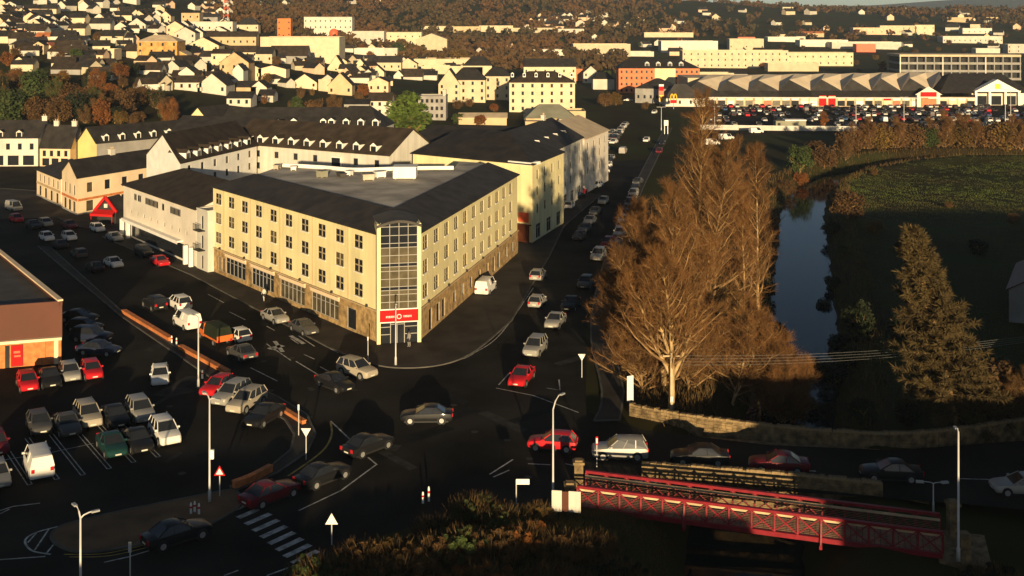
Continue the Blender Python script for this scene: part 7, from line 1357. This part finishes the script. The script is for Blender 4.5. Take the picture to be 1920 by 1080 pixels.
# scattered far houses on the hills
rh = random.Random(21)
def tiny(wall, roof):
    k = ('tiny', wall, roof)
    if k not in BM:
        mb = MB(); mb.box(-6, 6, -4, 4, -3, 3.6); mb.add([(-6, -4, 3.6), (-6, 4, 3.6), (-6, 0, 6.6), (6, -4, 3.6), (6, 4, 3.6), (6, 0, 6.6)], [(0, 1, 2), (3, 5, 4)]); wm_ = mb.mesh('wall', [wall])
        rb = MB(); rb.quad((-6.3, -4.4, 3.3), (6.3, -4.4, 3.3), (6.3, 0, 6.75), (-6.3, 0, 6.75)); rb.quad((6.3, 4.4, 3.3), (-6.3, 4.4, 3.3), (-6.3, 0, 6.75), (6.3, 0, 6.75)); rb.box(3.5, 4.5, -.4, .4, 5.5, 7.8); BM[k] = (wm_, rb.mesh('roof', [roof]))
    return BM[k]
def tiny_house(px, py, sc, where, group):
    wall = rh.choice([W_, W_, C_, P_]); X, Y, z = hit(px, py); wm_, rm_ = tiny(wall, rh.choice(['slate', 'brown_slate'])); cn = {W_: 'white', C_: 'cream', P_: 'pinkish'}[wall]
    t = thing('distant_house', f'tiny {cn} house {where}', 'house', (X, Y, z), rh.choice([0, 1.57, .5, -.6, 1.2]) + rh.uniform(-.2, .2), group); link('wall', wm_, t, sc=(sc, sc, sc)); link('roof', rm_, t, sc=(sc, sc, sc)); PEND.append((t, px, py, f'tiny {cn} house'))
for i in range(105): tiny_house(rh.uniform(0, 440), rh.uniform(3, 66) if i < 75 else rh.uniform(60, 135), rh.uniform(.7, 1.05), 'dotted over the hillside', 'houses dotted over the town hillside')
for i in range(58): tiny_house(rh.gauss(1060, 55) if i < 30 else rh.uniform(1150, 1920), rh.gauss(42, 8) if i < 30 else rh.uniform(16, 62), rh.uniform(.8, 1.2) if i < 30 else rh.uniform(.9, 1.4), 'among trees on the far hills', 'houses scattered over the far hills')
for i in range(34): tiny_house(rh.uniform(480, 960), rh.uniform(88, 165), rh.uniform(.6, .9), 'packed between the bigger town buildings', 'small houses packed in the town')
for i in range(8): tiny_house(rh.uniform(420, 720), rh.uniform(-2, 10), .9, 'at the top of the wooded hill', 'houses at the top of the wooded hill')
for i in range(42): tiny_house(rh.uniform(240, 720), rh.uniform(58, 172), rh.uniform(.6, .9), 'packed', 'small houses packed in the town')
for i in range(24): tiny_house(rh.uniform(0, 250), rh.uniform(40, 140), rh.uniform(.6, .9), 'packed', 'small houses packed in the town')
for i in range(20): tiny_house(rh.uniform(1080, 1900), rh.uniform(66, 104), rh.uniform(.7, 1.1), 'packed', 'small buildings among the retail sheds')
for i in range(70):
    px, b = rh.uniform(1040, 1910), rh.uniform(62, 150)
    if 1310 < px and b > 128: b = rh.uniform(62, 126)
    k = rh.choice([0, 1, 1, 1, 2, 3, 4]); X, Y, z = hit(px, b); o = tree_at(X, Y, z - .3, rh.choice(['round_0', 'bush_0', 'bush_1', 'bush_2']), SM_[k], rh.uniform(4, 8), 'tree', 'trees among the retail sheds', wide=1.3); PEND.append((o, px, b, SL[k] + ' tree'))
PEND += TREES; told_apart()
# unseen blocks added out of frame to shade the road, bridge, meadow and pub
building('warehouse', 'unseen long block added to shade the bridge and stone wall', 'building', [(31, 12), (85, 6), (88, 20), (34, 26)], 9.8, 2.4, 'x', 'tan_render', 'slate')
building('warehouse', 'unseen long low block added to shade the near road and crossing', 'building', [(-62, 8), (-8, 10), (-9, 25), (-63, 23)], 7.0, 2.0, 'x', 'tan_render', 'slate')
building('shade_block', 'unseen tall block added to shade the meadow', 'building', [(51, 82), (118, 76), (121, 92), (54, 98)], 12.0, 3.0, 'x', 'tan_render', 'slate')
building('shade_block', 'unseen tall block added to shade the foot of the cream corner house', 'building', [(-100, 78), (-74, 82), (-76, 96), (-102, 92)], 13.5, 2.5, 'x', 'tan_render', 'slate')
building('warehouse', 'unseen small block added for low shade on the scrub bank', 'building', [(-6, 12), (24, 13), (23.5, 26), (-6.5, 25)], 5.9, 1.8, 'x', 'tan_render', 'slate')
# evening haze over the far hills
f = MB(); f.box(-7400, 7400, -780, 9400, -8, 330); hz = f.mesh('haze', []); hm = bpy.data.materials.new('haze_air'); hm.use_nodes = True; nt = hm.node_tree; nt.nodes.clear()
ou = nt.nodes.new('ShaderNodeOutputMaterial'); pv = nt.nodes.new('ShaderNodeVolumePrincipled'); pv.inputs['Color'].default_value = (.62, .78, 1.0, 1); pv.inputs['Density'].default_value = 6.0e-5; pv.inputs['Anisotropy'].default_value = 0.0
nt.links.new(pv.outputs[0], ou.inputs['Volume']); hz.materials.append(hm); tag(link('haze', hz), 'thin evening haze over the town and hills', 'haze', kind='stuff')
S.cycles.volume_bounces = 0
